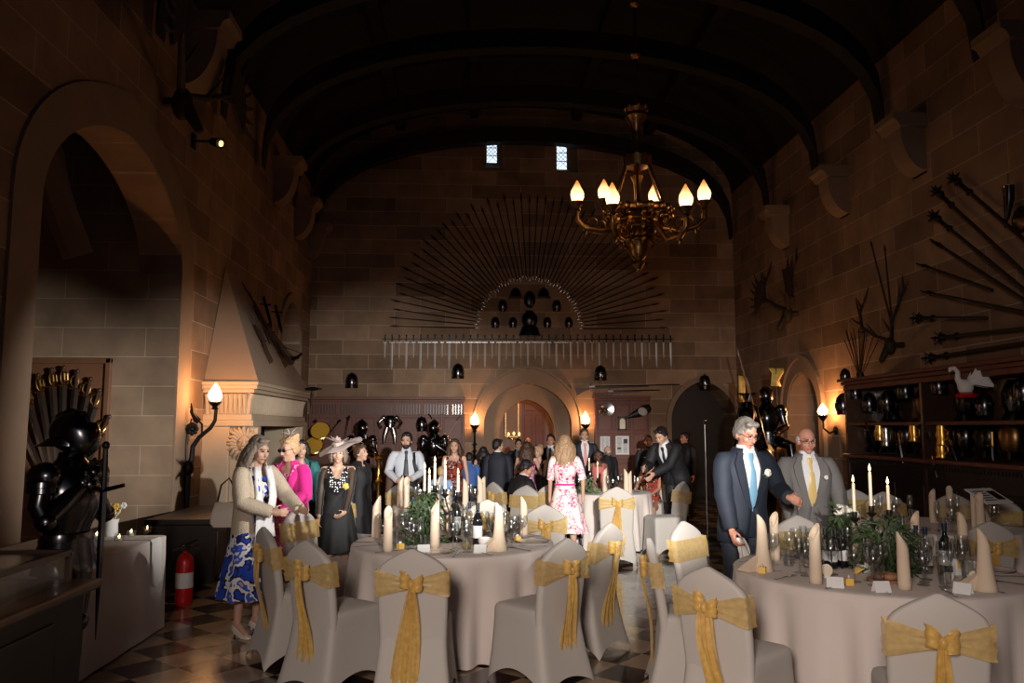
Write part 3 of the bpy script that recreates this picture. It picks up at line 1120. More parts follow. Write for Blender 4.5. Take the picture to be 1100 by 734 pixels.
class Person:
    def __init__(s, label, x, y, face, h, skin='skin', female=False, lean=0, nod=0, turn=0, tilt=0, hands=None, legs=None, girth=1.0, vox=.011, group=None, z=0, palm=(None, None), side=0, eyes=True, lip=True, heel=0, category='person'):
        k = s.k = h / 1.70
        s.root = thing('person', label, category, (x, y, z), R(face), group)
        s.female, s.lean, s.vox, s.g, s.side = female, R(lean), vox, girth, R(side)
        s.hipz = .90 * k
        W = s.W
        sw = (.158 if female else .182) * k * (1 + (girth - 1) * .4)
        s.S = [W((sg * sw, .012 * k, 1.395 * k)) for sg in (1, -1)]
        s.neck0, s.neck1 = W((0, .012 * k, 1.40 * k)), W((0, -.004 * k, 1.49 * k))
        s.hc = W((0, -.018 * k, 1.585 * k))
        s.MH = Matrix.Translation(s.hc) @ (Matrix.Rotation(R(turn), 4, 'Z') @ Matrix.Rotation(R(nod) + s.lean * .5, 4, 'X') @ Matrix.Rotation(R(tilt), 4, 'Y')) @ Matrix.Scale(k, 4)
        b = s.b = MB()
        E = lambda c, r: b.ell(W(V(c) * k), [q * k for q in r], n=14, m=10)
        g = girth
        E((0, .01, .94), (.150 * g, .105 * g, .115))
        E((0, 0, 1.07), ((.118 if female else .135) * g, .095 * g, .13))
        E((0, .004, 1.25), ((.130 if female else .150) * g, .105 * g, .165))
        if female:
            for sg in (1, -1):
                E((sg * .062, -.074, 1.24), (.055, .042, .055))
        for S in s.S:
            b.capsule(W((0, .012 * k, 1.38 * k)), .06 * k, S, .040 * k)
        b.capsule(s.neck0, .056 * k * g ** .5, s.neck1 + V((0, 0, .03 * k)), .05 * k)
        # head
        H = lambda c, r: b.ell(V(c), r, M=s.MH, n=14, m=10)
        H((0, .014, .030), (.072, .090, .087))
        H((0, -.022, -.03), (.057, .066, .078))
        H((0, -.058, -.086), (.026, .026, .024))
        for sg in (1, -1):
            H((sg * .036, -.052, -.022), (.026, .030, .028))
            H((sg * .074, .012, -.012), (.010, .021, .031))
        hp = lambda p: s.MH @ V(p)
        b.capsule(hp((0, -.084, .012)), .008 * k, hp((0, -.104, -.026)), .0125 * k)
        b.capsule(hp((-.034, -.072, .028)), .012 * k, hp((.034, -.072, .028)), .012 * k)
        b.capsule(hp((-.016, -.080, -.056)), .010 * k, hp((.016, -.080, -.056)), .010 * k)
        # arms
        hands = hands or ((.235, -.02, .80), (-.235, -.02, .80))
        s.arm = []
        for i, sg in enumerate((1, -1)):
            hd = hands[i]
            hint = V((sg * .55, .9, -.35))
            curl = .5
            hdir = None
            if isinstance(hd, dict):
                hint = V(hd.get('hint', hint))
                curl = hd.get('curl', .5)
                hdir = hd.get('dir')
                hd = hd['at']
            S, Tt = s.S[i], V(hd) * k
            d = Tt - S
            L1, L2 = .285 * k, .262 * k
            D = min(d.length, (L1 + L2) * .995)
            dn = d.normalized()
            Tt = S + dn * D
            a = (L1 * L1 - L2 * L2 + D * D) / (2 * D)
            hh = sqrt(max(0, L1 * L1 - a * a))
            pr = hint - dn * hint.dot(dn)
            pr.normalize()
            el = S + dn * a + pr * hh
            s.arm.append((S, el, Tt))
            m = .85 if female else 1.0
            b.capsule(S, .047 * k * m, el, .038 * k * m)
            b.capsule(el, .038 * k * m, Tt, .026 * k * m)
            s.hand(Tt, V(hdir) if hdir else (Tt - el), sg, curl, palm[i], .94 if female else 1.04)
        # legs
        legs = legs or [((.092, 0, .49), (.095, .025, .085 + heel)), ((-.092, 0, .49), (-.095, .025, .085 + heel))]
        s.legs = []
        for i, sg in enumerate((1, -1)):
            kn, an = [V(q) * k for q in legs[i][:2]]
            td = V(legs[i][2]) if len(legs[i]) > 2 else V((sg * .12, -1, 0))
            hp0 = V((sg * .085, .01, .90)) * k
            toe = an + td.normalized() * .155 * k
            toe.z = .028 * k
            s.legs.append((hp0, kn, an, toe))
            m = 1.0 if female else .95
            b.chain([hp0, kn, an], [.088 * k, .052 * k, .034 * k * m])
            b.capsule(kn.lerp(an, .28) + V((0, .014 * k, 0)), .049 * k * m, kn.lerp(an, .6), .038 * k * m)
            b.capsule(an + V((0, .02 * k, -.03 * k)), .032 * k, toe, .024 * k)
        s.body = b.build('body', T[skin], s.root, remesh=vox * k, smit=3)
        # face features
        if eyes:
            for sg in (1, -1):
                e = MB()
                e.ell((sg * .029, -.0815, .011), (.013, .007, .0065), M=s.MH)
                e.build('eye', T['eye'], s.root)
                e = MB()
                e.capsule(hp((sg * .014, -.0865, .029)), .0035 * k, hp((sg * .044, -.076, .030)), .0028 * k, 6)
                e.build('eyebrow', T['brow'], s.root)
        if lip:
            e = MB()
            e.capsule(hp((-.020, -.0865, -.056)), .0045 * k, hp((.020, -.0865, -.056)), .0045 * k, 6)
            e.build('lips', T['lip'], s.root)

    def W(s, p):
        p = V(p)
        if p.z > s.hipz - .05:
            t = min(1, (p.z - s.hipz + .05) / (.28 * s.k))
            t = t * t * (3 - 2 * t)
            piv = V((0, 0, s.hipz))
            q = Matrix.Rotation(s.lean * t, 3, 'X') @ (p - piv)
            q = Matrix.Rotation(s.side * t, 3, 'Y') @ q
            p = q + piv
        return p

    def hand(s, wr, d, sg, curl, palm, sc):
        b, k = s.b, s.k * sc
        d = d.normalized()
        n = V(palm) if palm else V((-sg, -.25, 0))
        n = n - d * n.dot(d)
        n = n.normalized() if n.length > .05 else d.orthogonal().normalized()
        x = d.cross(n)                                  # across the knuckles
        fwd = V((0, -1, 0.3))
        if x.dot(fwd) < 0:
            x = -x                                      # +x: index side
        Mx = Matrix((x, n, d)).transposed().to_4x4()
        Mx.translation = wr
        b.ell((0, 0, .05 * k), (.039 * k, .017 * k, .056 * k), M=Mx)
        b.capsule(wr, .026 * k, Mx @ V((0, 0, .03 * k)), .026 * k)
        r = max(.0082 * k, s.vox * s.k * .82)
        for i, (ox, L) in enumerate(((.030, .070), (.010, .078), (-.011, .073), (-.031, .057))):
            p0 = Mx @ V((ox * k, 0, .085 * k))
            a = curl * .7
            p1 = p0 + Mx.to_3x3() @ V((ox * .12 * k, sin(a) * L * .55 * k, cos(a) * L * .55 * k))
            a += curl * 1.1
            p2 = p1 + Mx.to_3x3() @ V((ox * .04 * k, sin(a) * L * .5 * k, cos(a) * L * .5 * k))
            b.chain([p0, p1, p2], [r * 1.08, r, r * .88], 8)
        t0 = Mx @ V((.026 * k, .006 * k, .022 * k))
        t1 = Mx @ V((.056 * k, .022 * k, .050 * k))
        t2 = Mx @ V((.058 * k, .036 * k, .078 * k))
        b.chain([t0, t1, t2], [r * 1.45, r * 1.15, r], 8)

    # ---------------- clothing
    def ring(s, z, a, bb, a0, a1, n, cy=0, ex=2.4, fold=0, fn=9, ph=0):
        out = []
        k = s.k
        for i in range(n):
            t = a0 + (a1 - a0) * i / (n - 1 if a1 - a0 < 6.28 else n)
            c, q = cos(t), sin(t)
            m = 1 + fold * sin(fn * t + ph)
            out.append(s.W((a * m * math.copysign(abs(c) ** (2 / ex), c) * k, (cy + bb * m * math.copysign(abs(q) ** (2 / ex), q)) * k, z * k)))
        return out

    def sleeves(s, b, r0, r1, r2, upto=1.0, n=12):
        for S, el, wr in s.arm:
            k = s.k
            inn = S.lerp(V((s.W((0, .01 * k, 1.36 * k)))), .42)
            e = el
            ctl = S + (S - inn).normalized() * .012 * k
            pts = [inn, inn * .25 + ctl * .5 + S.lerp(e, .25) * .25, S.lerp(e, .25), S.lerp(e, .75), e, e.lerp(wr, .3), e.lerp(wr, .65), e.lerp(wr, .97)]
            rad = [r0 * .82, r0 * .97, r0 * .98, (r0 + r1) / 2, r1 * 1.03, r1, (r1 + r2) / 2, r2]
            if upto < 1:
                m = max(3, int(round(len(pts) * upto)))
                pts, rad = pts[:m], rad[:m]
            q, rr = [], []
            for i in range(len(pts) - 1):
                for t in (0, .5):
                    q.append(pts[i].lerp(pts[i + 1], t))
                    w = rad[i] * (1 - t) + rad[i + 1] * t
                    rr.append(w * k * (1 + .05 * sin(len(q) * 2.3)))
            q.append(pts[-1])
            rr.append(rad[-1] * k)
            b.tube(q, rr, n=n)

    def sleeve_parts(s, m, *a, **k):
        both = s.arm
        for one in both:
            s.arm = [one]
            b = MB()
            s.sleeves(b, *a, **k)
            b.build('sleeve', T[m], s.root)
        s.arm = both

    def jacket(s, m, hem=.80, button=1.06, vtop=.45, flare=.22, name='jacket', lapel=True, sleeve=(.069, .060, .047), upto=1.0, wide=1.0, female=False):
        g = s.g * wide
        prof = [(hem, .185, .135), (hem + .12, .182, .132), (1.02, .166, .122), (1.10, .164, .122), (1.20, .176, .130), (1.30, .184, .126), (1.37, .178, .108), (1.415, .138, .088), (1.445, .095, .078), (1.475, .074, .074)]
        if female:
            prof = [(z, a * .86, d * (.95 if z < 1.15 or z > 1.35 else 1.12)) for z, a, d in prof]
        b = MB()
        rings = []
        edge = []
        for z, a, d in prof:
            if z >= button:
                gp = .02 + (vtop - .02) * ((z - button) / (1.475 - button)) ** .75
                if z > 1.40:
                    gp = vtop + (z - 1.40) * 2.5
            else:
                gp = .02 + flare * ((button - z) / (button - hem)) ** 1.3
            gg = g if z < 1.35 else 1 + (g - 1) * .4
            rings.append(s.ring(z, a * gg, d * gg, -pi / 2 + gp, 3 * pi / 2 - gp, 40, cy=.004))
            edge.append((rings[-1][0], rings[-1][-1], z))
        b.loft(rings, closed=False)
        s.sleeves(b, *sleeve, upto=upto)
        o = b.build(name, T[m], s.root, ang=70)
        md = o.modifiers.new('thickness', 'SOLIDIFY')
        md.thickness, md.offset = .010 * s.k, 1
        if lapel:
            for side in (0, 1):
                sg = 1 if side == 0 else -1
                lb = MB()
                es = [e for e in edge if button - .01 <= e[2] <= 1.46]
                rs = []
                for i, e in enumerate(es):
                    t = i / (len(es) - 1)
                    w = (.012 + .060 * sin(pi * min(1, t * .75 + .06)) if t < .8 else .045) * s.k
                    p = e[side]
                    out = V((0, -.016 * s.k, 0))
                    rs.append([p + out * .9, p + V((sg * w, .008 * s.k, .004)) + out, p + V((sg * w, .02 * s.k, .004)), p + V((0, .012 * s.k, 0))])
                lb.loft(rs)
                lb.build('lapel', T[m], o, ang=50)
        return o

    def shirt(s, m, tie=None, tie_w=.042, tie_end=1.02, low=.97, sleeves=False, name='shirt', wide=1.0):
        g = s.g * wide
        prof = [(low, .158, .115), (1.02, .150, .112), (1.12, .150, .113), (1.24, .164, .119), (1.33, .166, .112), (1.40, .125, .082), (1.44, .076, .070), (1.475, .060, .062), (1.50, .058, .06)]
        b = MB()
        b.loft([s.ring(z, a * (g if z < 1.36 else 1), d * (g if z < 1.36 else 1), 0, 2 * pi, 36) for z, a, d in prof])
        if sleeves:
            s.sleeves(b, .066, .054, .040)
        o = b.build(name, T[m], s.root, ang=70)
        cb = MB()
        for sg in (1, -1):
            pts = [(sg * .004, -.070, 1.475), (sg * .055, -.088, 1.40), (sg * .066, -.055, 1.455), (sg * .058, -.03, 1.50)]
            cb.loft([[s.W(V(p) * s.k) for p in pts], [s.W((V(p) + V((0, .008, 0))) * s.k) for p in pts]])
        cb.build('collar', T[m], o, smooth=False)
        if tie:
            tb = MB()
            rs = []
            zs = [1.445, 1.415, 1.38, 1.30, 1.2, 1.1, tie_end + .05, tie_end]
            for i, z in enumerate(zs):
                w = (.020, .026, .016, .024, .032, tie_w, tie_w * 1.1, .004)[i]
                dep = 0
                for j in range(len(prof) - 1):
                    if prof[j][0] <= z <= prof[j + 1][0]:
                        f = (z - prof[j][0]) / (prof[j + 1][0] - prof[j][0])
                        dep = prof[j][2] * (1 - f) + prof[j + 1][2] * f
                dep *= g if z < 1.36 else 1
                y = -dep - (.018 if i < 2 else .010)
                rs.append([s.W(V(q) * s.k) for q in ((-w, y + .004, z), (0, y - .006, z), (w, y + .004, z), (0, y + .012, z))])
            tb.loft(rs)
            tb.build('tie', T[tie], s.root, ang=50)
        return o

    def trousers(s, m, shoe='shoe_black', w=1.0):
        b = MB()
        k = s.k
        b.loft([s.ring(z, a * s.g, d * s.g, 0, 2 * pi, 24) for z, a, d in ((.80, .150, .110), (.88, .170, .126), (.98, .166, .126), (1.05, .162, .124))])
        for hp0, kn, an, toe in s.legs:
            b.tube([hp0 + V((0, 0, .02)), hp0.lerp(kn, .5), kn, kn.lerp(an, .5), an + V((0, -.012, -.04 * k))], [.104 * k * w, .092 * k * w, .074 * k * w, .066 * k * w, .070 * k * w], n=14)
        o = b.build('trousers', T[m], s.root, ang=70)
        s.shoes(shoe)
        return o

    def shoes(s, m, heel=False):
        k = s.k
        for hp0, kn, an, toe in s.legs:
            d = (toe - an)
            d.z = 0
            d.normalize()
            sd = V((-d.y, d.x, 0))
            b = MB()
            base = V((an.x, an.y, 0))
            rs = []
            for t, w, z1 in ((-.062, .018, .05), (-.05, .032, .075), (0, .036, .085), (.07, .044, .065), (.14, .046, .048), (.19, .036, .038), (.215, .012, .026)):
                c = base + d * t * k
                zb = (an.z - .085 * k) * max(0, 1 - (t + .06) / .2) if heel else 0
                zz = zb + z1 * k * (.7 if heel else 1)
                rs.append([c + sd * w * k + V((0, 0, zb + .002)), c + sd * w * k * .9 + V((0, 0, zb + (zz - zb) * .6)), c + V((0, 0, zz)), c - sd * w * k * .9 + V((0, 0, zb + (zz - zb) * .6)), c - sd * w * k + V((0, 0, zb + .002))])
            b.loft(rs)
            if heel:
                b.tube([base - d * .045 * k + V((0, 0, .001)), base - d * .04 * k + V((0, 0, an.z - .05 * k))], [.006, .016], n=6)
            b.build('shoe', T[m], s.root, ang=50)

    def dress(s, m, hem=.48, neck=1.36, spread=.30, folds=.05, waist=.118, straps=True, name='dress', depth=.24, sway=(0, 0)):
        b = MB()
        g = s.g
        zs = [(neck, .135, .098), (1.30, .150, .126), (1.24, .153, .142), (1.16, .136, .112), (1.06, waist + .006, .098), (.98, .150, .118), (.90, .170, .134)]
        rings = [s.ring(z, a * g, d * g, 0, 2 * pi, 60, cy=-.004) for z, a, d in zs]
        for i in range(1, 9):
            t = i / 8
            z = .90 + (hem - .90) * t
            a = .170 + (spread - .17) * t
            d = .134 + (depth - .134) * t
            rg = s.ring(z, a * g, d * g, 0, 2 * pi, 60, fold=folds * t, fn=11, ph=1.0)
            rings.append([p + V((sway[0] * t * s.k, sway[1] * t * s.k, .006 * sin(j * .9))) for j, p in enumerate(rg)])
        b.loft(rings, True, False)
        if straps:
            for sg in (1, -1):
                b.tube([s.W(V(p) * s.k) for p in ((sg * .095, -.10, neck - .03), (sg * .105, -.055, 1.42), (sg * .10, .03, 1.435), (sg * .09, .095, neck - .02))], .022 * s.k, n=6, flat=.5)
        o = b.build(name, T[m], s.root, ang=75)
        return o

    def hair(s, m, style='short', length=.30, seed=1, vol=1.0):
        b = MB()
        M = s.MH
        H = lambda c, r: b.ell(c, r, M=M, n=14, m=10)
        r = random.Random(seed)
        v = vol
        if style == 'ring':
            for sg in (1, -1):
                H((sg * .068, .030, .006), (.014, .046, .040))
            H((0, .088, .0), (.062, .022, .046))
        else:
            H((0, .026, .046), (.080 * v, .092 * v, .084 * v))
            H((0, .055, .0), (.074 * v, .062 * v, .075 * v))
            for sg in (1, -1):
                H((sg * .066, .022, .018), (.020, .046, .045))
                H((sg * .03, -.040, .094), (.036, .030, .022))
        P = lambda p: M @ V(p)
        if style == 'bob':
            for i in range(15):
                a = pi * (-.20 + 1.40 * i / 14)
                x, y = .078 * cos(a), .020 + .075 * sin(a)
                b.tube([P((x * .8, y * .8, .07)), P((x * 1.12, y * 1.1, .01)), P((x * 1.22, y * 1.12, -.05)), P((x * 1.10, y, -.095 - .02 * r.random()))], [.024 * s.k, .026 * s.k, .024 * s.k, .012 * s.k], n=7)
        if style == 'long':
            for i in range(22):
                a = pi * (-.16 + 1.32 * i / 21)
                x, y = .080 * cos(a), .022 + .078 * sin(a)
                L = length * (.82 + .3 * r.random())
                ph = r.random() * 6
                pts, rd = [], []
                for q in range(9):
                    t = q / 8
                    out = 1 + .38 * min(1, t * 2.2)
                    wv = .013 * sin(ph + t * 9) * t ** .5
                    drop = .065 - (L + .065) * t
                    pts.append(P((x * (.75 + .3 * min(1, t * 4)) * out + wv, max(y, -.02 - .03 * t) * (.75 + .3 * min(1, t * 4)) * (1 + .25 * t) + .02 * t + wv * .6, drop)))
                    rd.append((.020 + .010 * sin(pi * min(1, t * 1.2)) - .013 * max(0, t - .7) / .3) * s.k)
                b.tube(pts, rd, n=7)
        if style == 'up':
            H((0, .085, .085), (.055, .05, .05))
            for i in range(10):
                H((.05 * r.uniform(-1, 1), .05 + .05 * r.random(), .10 + .03 * r.random()), (.025, .025, .022))
        if style == 'beard':
            pass
        o = b.build('hair', T[m], s.root, remesh=.009 * s.k, smit=1)
        d = o.modifiers.new('strand', 'DISPLACE')
        d.texture, d.strength, d.mid_level = TEX, .014 if style != 'short' else .012, .5
        return o

    def beard(s, m):
        b = MB()
        M = s.MH
        b.ell((0, -.048, -.075), (.050, .046, .048), M=M)
        for sg in (1, -1):
            b.ell((sg * .052, -.018, -.045), (.018, .035, .05), M=M)
        b.capsule(M @ V((-.024, -.088, -.044)), .006, M @ V((.024, -.088, -.044)), .006)
        b.build('beard', T[m], s.root, remesh=.009 * s.k, smit=1)

    def glasses(s, m='strap_black', dark=False):
        b = MB()
        P = lambda p: s.MH @ V(p)
        for sg in (1, -1):
            c = V((sg * .031, -.093, .008))
            b.tube([P(c + V((.022 * cos(t), 0, .017 * sin(t)))) for t in [2 * pi * i / 12 for i in range(13)]], .0015 * s.k, n=5)
            b.tube([P((sg * .053, -.09, .010)), P((sg * .074, -.02, .010)), P((sg * .076, .02, .006))], .002 * s.k, n=5)
            if dark:
                b.ell(c, (.023, .004, .018), M=s.MH)
        b.tube([P((-.010, -.094, .011)), P((.010, -.094, .011))], .002 * s.k, n=5)
        b.build('sunglasses' if dark else 'glasses', T[m], s.root)

    def flower(s, p, m='petal', r=.028):
        q = s.W(V(p) * s.k)
        b = MB()
        for i in range(7):
            a = i * 2.4
            b.ell(q + V((r * .55 * cos(a) * (i > 0), -.012 - .006 * (i == 0), r * .55 * sin(a) * (i > 0))), (r * .6, r * .45, r * .6), n=8, m=5)
        f = b.build('boutonniere', T[m], s.root)
        b = MB()
        for i in range(4):
            a = 3.6 + i * .9
            b.ell(q + V((r * 1.2 * cos(a), -.004, r * 1.2 * sin(a))), (r * .5, r * .2, r * .3), n=8, m=5)
        b.build('leaves', T['leaf'], f)


def pos(u, y):
    return at(u, 520, Y=y).x


def hgt(v, y):
    return EYE + (HY - v) / FPX * y


def suit_man(label, u, y, face, vtop, m='suit_black', shirt='shirt_white', tie='tie_dark', hair='hair_black', skin='skin', style='short', **k):
    p = Person(label, pos(u, y), y, face, hgt(vtop, y), skin=skin, **k)
    p.shirt(shirt, tie)
    p.jacket(m)
    p.trousers(m)
    if style:
        p.hair(hair, style)
    return p


# --- the two older men at the right
bm_ = Person('older man in dark blue suit and pale blue tie, looking down by the front table', pos(797, 6.3), 6.3, 14, hgt(450, 6.3), skin='skin_red', lean=5, nod=20, turn=8, girth=1.06, vox=.008,
             hands=({'at': (.25, -.24, 1.10), 'hint': (.6, .6, -.6), 'dir': (.3, -.8, -.25), 'curl': .7}, {'at': (-.22, -.20, .80), 'hint': (-.6, .9, 0), 'curl': .9}))
bm_.shirt('shirt_white', 'tie_blue', .045, 1.0)
bm_.jacket('suit_blue', hem=.76, button=1.03, vtop=.42)
bm_.trousers('suit_blue')
bm_.hair('hair_grey', 'short', seed=3, vol=1.03)
bm_.glasses()
bm_.flower((.115, -.135, 1.30))
gm_ = Person('bald older man in a grey suit and gold tie, beside the blue suited man', pos(866, 6.85), 6.85, -4, hgt(460, 6.85), skin='skin_red', lean=3, nod=6, girth=1.14, vox=.008,
             hands=({'at': (.30, -.10, .83), 'hint': (.8, .6, 0)}, {'at': (-.20, -.24, .83), 'hint': (-.9, .5, 0), 'curl': .8}))
gm_.shirt('shirt_white', 'tie_gold', .045, 1.02)
gm_.jacket('suit_grey', hem=.78, button=1.02, vtop=.42)
gm_.trousers('suit_grey')
gm_.hair('hair_white', 'ring')
gm_.glasses()
gm_.flower((.115, -.150, 1.28), 'petal', .018)
b = MB()       # napkin hanging from the blue suited man's hand
hp = bm_.root.matrix_basis @ bm_.arm[1][2]
for i in range(4):
    rings = []
    for q in range(7):
        t = q / 6
        c = hp + V((.03 + .014 * i + .05 * t, -.02 + .012 * (i % 2), -.06 - .16 * t))
        rings.append([c + V((.022 * v + .012 * sin(i * 2 + t * 4), .012 * sin(v * 3 + i * 2), 0)) for v in (-1, -.5, 0, .5, 1)])
    b.loft(rings, closed=False)
o = tag(b.build('folded_gloves', T['white']), 'white cloth gloves dangling from the blue suited man\'s hand', 'gloves')
o.modifiers.new('thickness', 'SOLIDIFY').thickness = .004

# --- women at the left
fl_ = Person('long grey haired woman in blue floral dress and cream knitted cardigan, pointing', pos(272, 6.75), 6.75, 52, hgt(469, 6.75), female=True, nod=14, turn=6, lean=4, vox=.008, heel=.045,
             hands=({'at': (.16, -.44, 1.07), 'hint': (.6, .3, -.8), 'dir': (0, -1, -.05), 'curl': .35}, {'at': (-.06, -.34, 1.06), 'hint': (-.8, .4, -.6), 'dir': (.6, -.8, 0), 'curl': .6}))
fl_.dress('floral_blue', hem=.32, spread=.27, folds=.05, depth=.26)
fl_.jacket('knit', hem=.56, button=.60, vtop=.75, flare=.75, name='cardigan', lapel=False, sleeve=(.064, .056, .044), wide=1.12, female=True)
fl_.hair('hair_ash', 'long', .36, 5, vol=1.05)
fl_.shoes('shoe_pale', heel=True)
b = MB()
for sg in (1, -1):
    rings = []
    for q in range(13):
        t = q / 12
        z = 1.45 - (.62 if sg > 0 else .9) * t
        y = -.085 - .10 * min(1, t * 2.5) + .03 * max(0, t - .5)
        rings.append([fl_.W(V((sg * (.055 + .01 * sin(t * 6)) + v * (.03 + .035 * t), y + .012 * sin(v * 5 + t * 5), z)) * fl_.k) for v in (-1, -.6, -.2, .2, .6, 1)])
    b.loft(rings, closed=False)
o = b.build('scarf', T['shirt_white'], fl_.root, ang=80)
o.modifiers.new('thickness', 'SOLIDIFY').thickness = .006
hb = thing('handbag', 'cream handbag with a black strap hanging behind the woman in the floral dress', 'handbag', at(243, 552, Y=7.0))
b = MB()
b.loft([[(x * w, y * d, z) for x, y in rrect(.13, .05, .045, 4)] for z, w, d in ((-.11, .8, .9), (-.08, 1, 1), (0, .95, .9), (.09, .75, .5), (.10, .6, .3))])
b.build('bag_body', T['shoe_pale'], hb)
b = MB()
b.tube([(-.08, 0, .08), (-.05, 0, .24), (.02, -.02, .30), (.06, 0, .22), (.08, 0, .08)], .008)
b.build('strap', T['strap_black'], hb)
pk = Person('woman in a magenta cardigan and pink checked dress, sunglasses on', pos(313, 7.45), 7.45, -26, hgt(470, 7.45), female=True, nod=10, turn=-10, vox=.009, lean=3,
            hands=({'at': (.10, -.27, 1.02), 'hint': (1, .3, -.3), 'dir': (-.7, -.6, -.2)}, {'at': (-.12, -.30, 1.06), 'hint': (-1, .3, -.4), 'dir': (.4, -.9, .1)}))
pk.dress('pink_check', hem=.40, spread=.22, depth=.20)
pk.jacket('magenta', hem=.98, button=1.0, vtop=.55, flare=.3, name='cardigan', lapel=False, sleeve=(.062, .054, .044), female=True, wide=1.08)
pk.hair('hair_blonde', 'up', seed=4)
pk.glasses(dark=True)
pk.shoes('shoe_pale')
b = MB()
r = random.Random(9)
for i in range(16):
    a, e = r.uniform(0, 6.28), r.uniform(.3, 1.4)
    L = r.uniform(.06, .13)
    c = V((.02, .02, .13))
    d = V((cos(a) * cos(e), sin(a) * cos(e), sin(e)))
    b.tube([pk.MH @ c, pk.MH @ (c + d * L * .5), pk.MH @ (c + d * L + V((0, 0, -.02)))], [.004, .009, .003], n=5, flat=.4)
b.build('fascinator', T['hat_straw'], pk.root)
ht = Person('woman in a wide beige feathered hat and black dress with white dots', pos(363, 8.45), 8.45, 6, hgt(476, 8.45), female=True, nod=2, lean=4, girth=1.08, vox=.010,
            hands=({'at': (.10, -.28, .92), 'dir': (-.6, -.6, -.4)}, {'at': (-.20, -.20, .82)}))
ht.dress('suit_black', hem=.45, spread=.24, neck=1.30, depth=.22)
b = MB()
for sg in (1, -1):
    pts = [(.10, -.075, 1.43), (.075, -.142, 1.33), (.035, -.156, 1.22), (.008, -.145, 1.12)]
    b.loft([[ht.W(V((sg * (x - w), y - .012, z)) * ht.k), ht.W(V((sg * (x + w), y - .004, z)) * ht.k), ht.W(V((sg * (x + w), y + .01, z)) * ht.k), ht.W(V((sg * (x - w), y + .01, z)) * ht.k)] for (x, y, z), w in zip(pts, (.02, .04, .045, .008))])
b.build('dotted_collar', T['white_dots'], ht.root)
ht.sleeve_parts('black_mesh', .056, .046, .040)
ht.hair('hair_ash', 'bob', seed=8)
ht.flower((.10, -.15, 1.22), 'gold_box', .03)
b = MB()
rings = []
for rr, z in ((.075, .075), (.085, .10), (.10, .105), (.16, .10), (.215, .085), (.235, .075)):
    ring = []
    for j in range(28):
        a = 2 * pi * j / 28
        ring.append(ht.MH @ V((.02 + rr * cos(a) * 1.12, .02 + rr * sin(a) * .9, z + .30 * (rr - .1) * max(0, cos(a - .3)) * .5 - .25 * (rr - .08) * max(0, -cos(a)) + .012 * sin(a * 5) * rr / .2)))
    rings.append(ring)
b.loft(rings, True, False)
b.ell((.0, .02, .11), (.078, .09, .05), M=ht.MH)
HT = ht.MH @ Matrix.Translation((0, 0, .09)) @ Matrix.Rotation(R(-15), 4, 'Y') @ Matrix.Rotation(R(8), 4, 'X') @ Matrix.Translation((0, 0, -.09)) @ ht.MH.inverted()
b.xf(lambda q: HT @ q)
hat = b.build('hat', T['hat_straw'], ht.root, ang=80)
b = MB()
for i in range(18):
    a = r.uniform(0, 6.28)
    L = r.uniform(.08, .17)
    c = V((.0, -.06, .13))
    d = V((cos(a), sin(a) * .6 - .2, .45))
    b.tube([ht.MH @ c, ht.MH @ (c + d * L * .5), ht.MH @ (c + d * L)], [.010, .022, .004], n=6, flat=.3)
b.build('feathers', T['hat_straw'], hat)
# --- guests further back
w4 = Person('dark haired woman in teal behind the magenta cardigan', pos(323, 9.3), 9.3, 10, hgt(473, 9.3), female=True, vox=.012)
w4.dress('suit_black', hem=.5)
w4.jacket('teal', name='cardigan', hem=.9, female=True, lapel=False)
w4.hair('hair_black', 'bob')
w5 = Person('woman in plain black, in profile behind the woman in the hat', pos(386, 9.9), 9.9, 65, hgt(478, 9.9), female=True, vox=.012, girth=1.1, nod=-6)
w5.dress('suit_black', hem=.4, neck=1.40)
w5.jacket('suit_black', name='cardigan', female=True, lapel=False)
w5.hair('hair_brown', 'up')
ws = Person('bearded man in a white shirt with a black camera strap over his shoulder', pos(436, 10.95), 10.95, 4, hgt(465, 10.95), vox=.010, nod=6, turn=-10,
            hands=({'at': (.08, -.30, 1.05), 'hint': (1, .5, -.5), 'dir': (-.7, -.5, 0), 'curl': .8}, {'at': (-.12, -.30, 1.03), 'hint': (-1, .5, -.5), 'dir': (.6, -.7, 0), 'curl': .8}))
ws.shirt('shirt_pale', 'tie_dark', sleeves=True, wide=1.05)
ws.trousers('suit_black')
ws.hair('hair_black', 'short')
ws.beard('hair_black')
b = MB()
b.tube([ws.W(V(p) * ws.k) for p in ((.13, .10, 1.36), (.12, .03, 1.435), (.105, -.06, 1.40), (.115, -.135, 1.27), (.155, -.125, 1.12), (.175, -.06, 1.0))], .024 * ws.k, n=6, flat=.35)
b.build('camera_strap', T['strap_black'], ws.root)
b = MB()
b.box((0, 0, 0), (.08, .01, .14), Matrix.Translation(ws.W(V((-.02, -.36, 1.07)) * ws.k)) @ Matrix.Rotation(R(60), 4, 'X'))
p_ = b.build('smartphone', T['strap_black'], smooth=False)
p_.matrix_world = ws.root.matrix_basis
tag(p_, 'black phone held by the bearded man in the white shirt', 'phone')
b = MB()
rings = []
for q in range(9):
    t = q / 8
    rings.append(ws.ring(1.26 - .50 * t, .045 + .03 * t, .09, 0, 2 * pi, 14))
    rings[-1] = [p + V((-.225 * ws.k, .01 * sin(q), 0)) for p in rings[-1]]
b.loft(rings)
b.build('folded_coat', T['brown_coat'], ws.root)
w7 = Person('woman with long brown hair in a red and white patterned sleeveless dress', pos(488, 11.6), 11.6, -5, hgt(472, 11.6), female=True, vox=.012)
w7.dress('red_floral', hem=.5)
w7.hair('hair_brown', 'long', .30, 7)
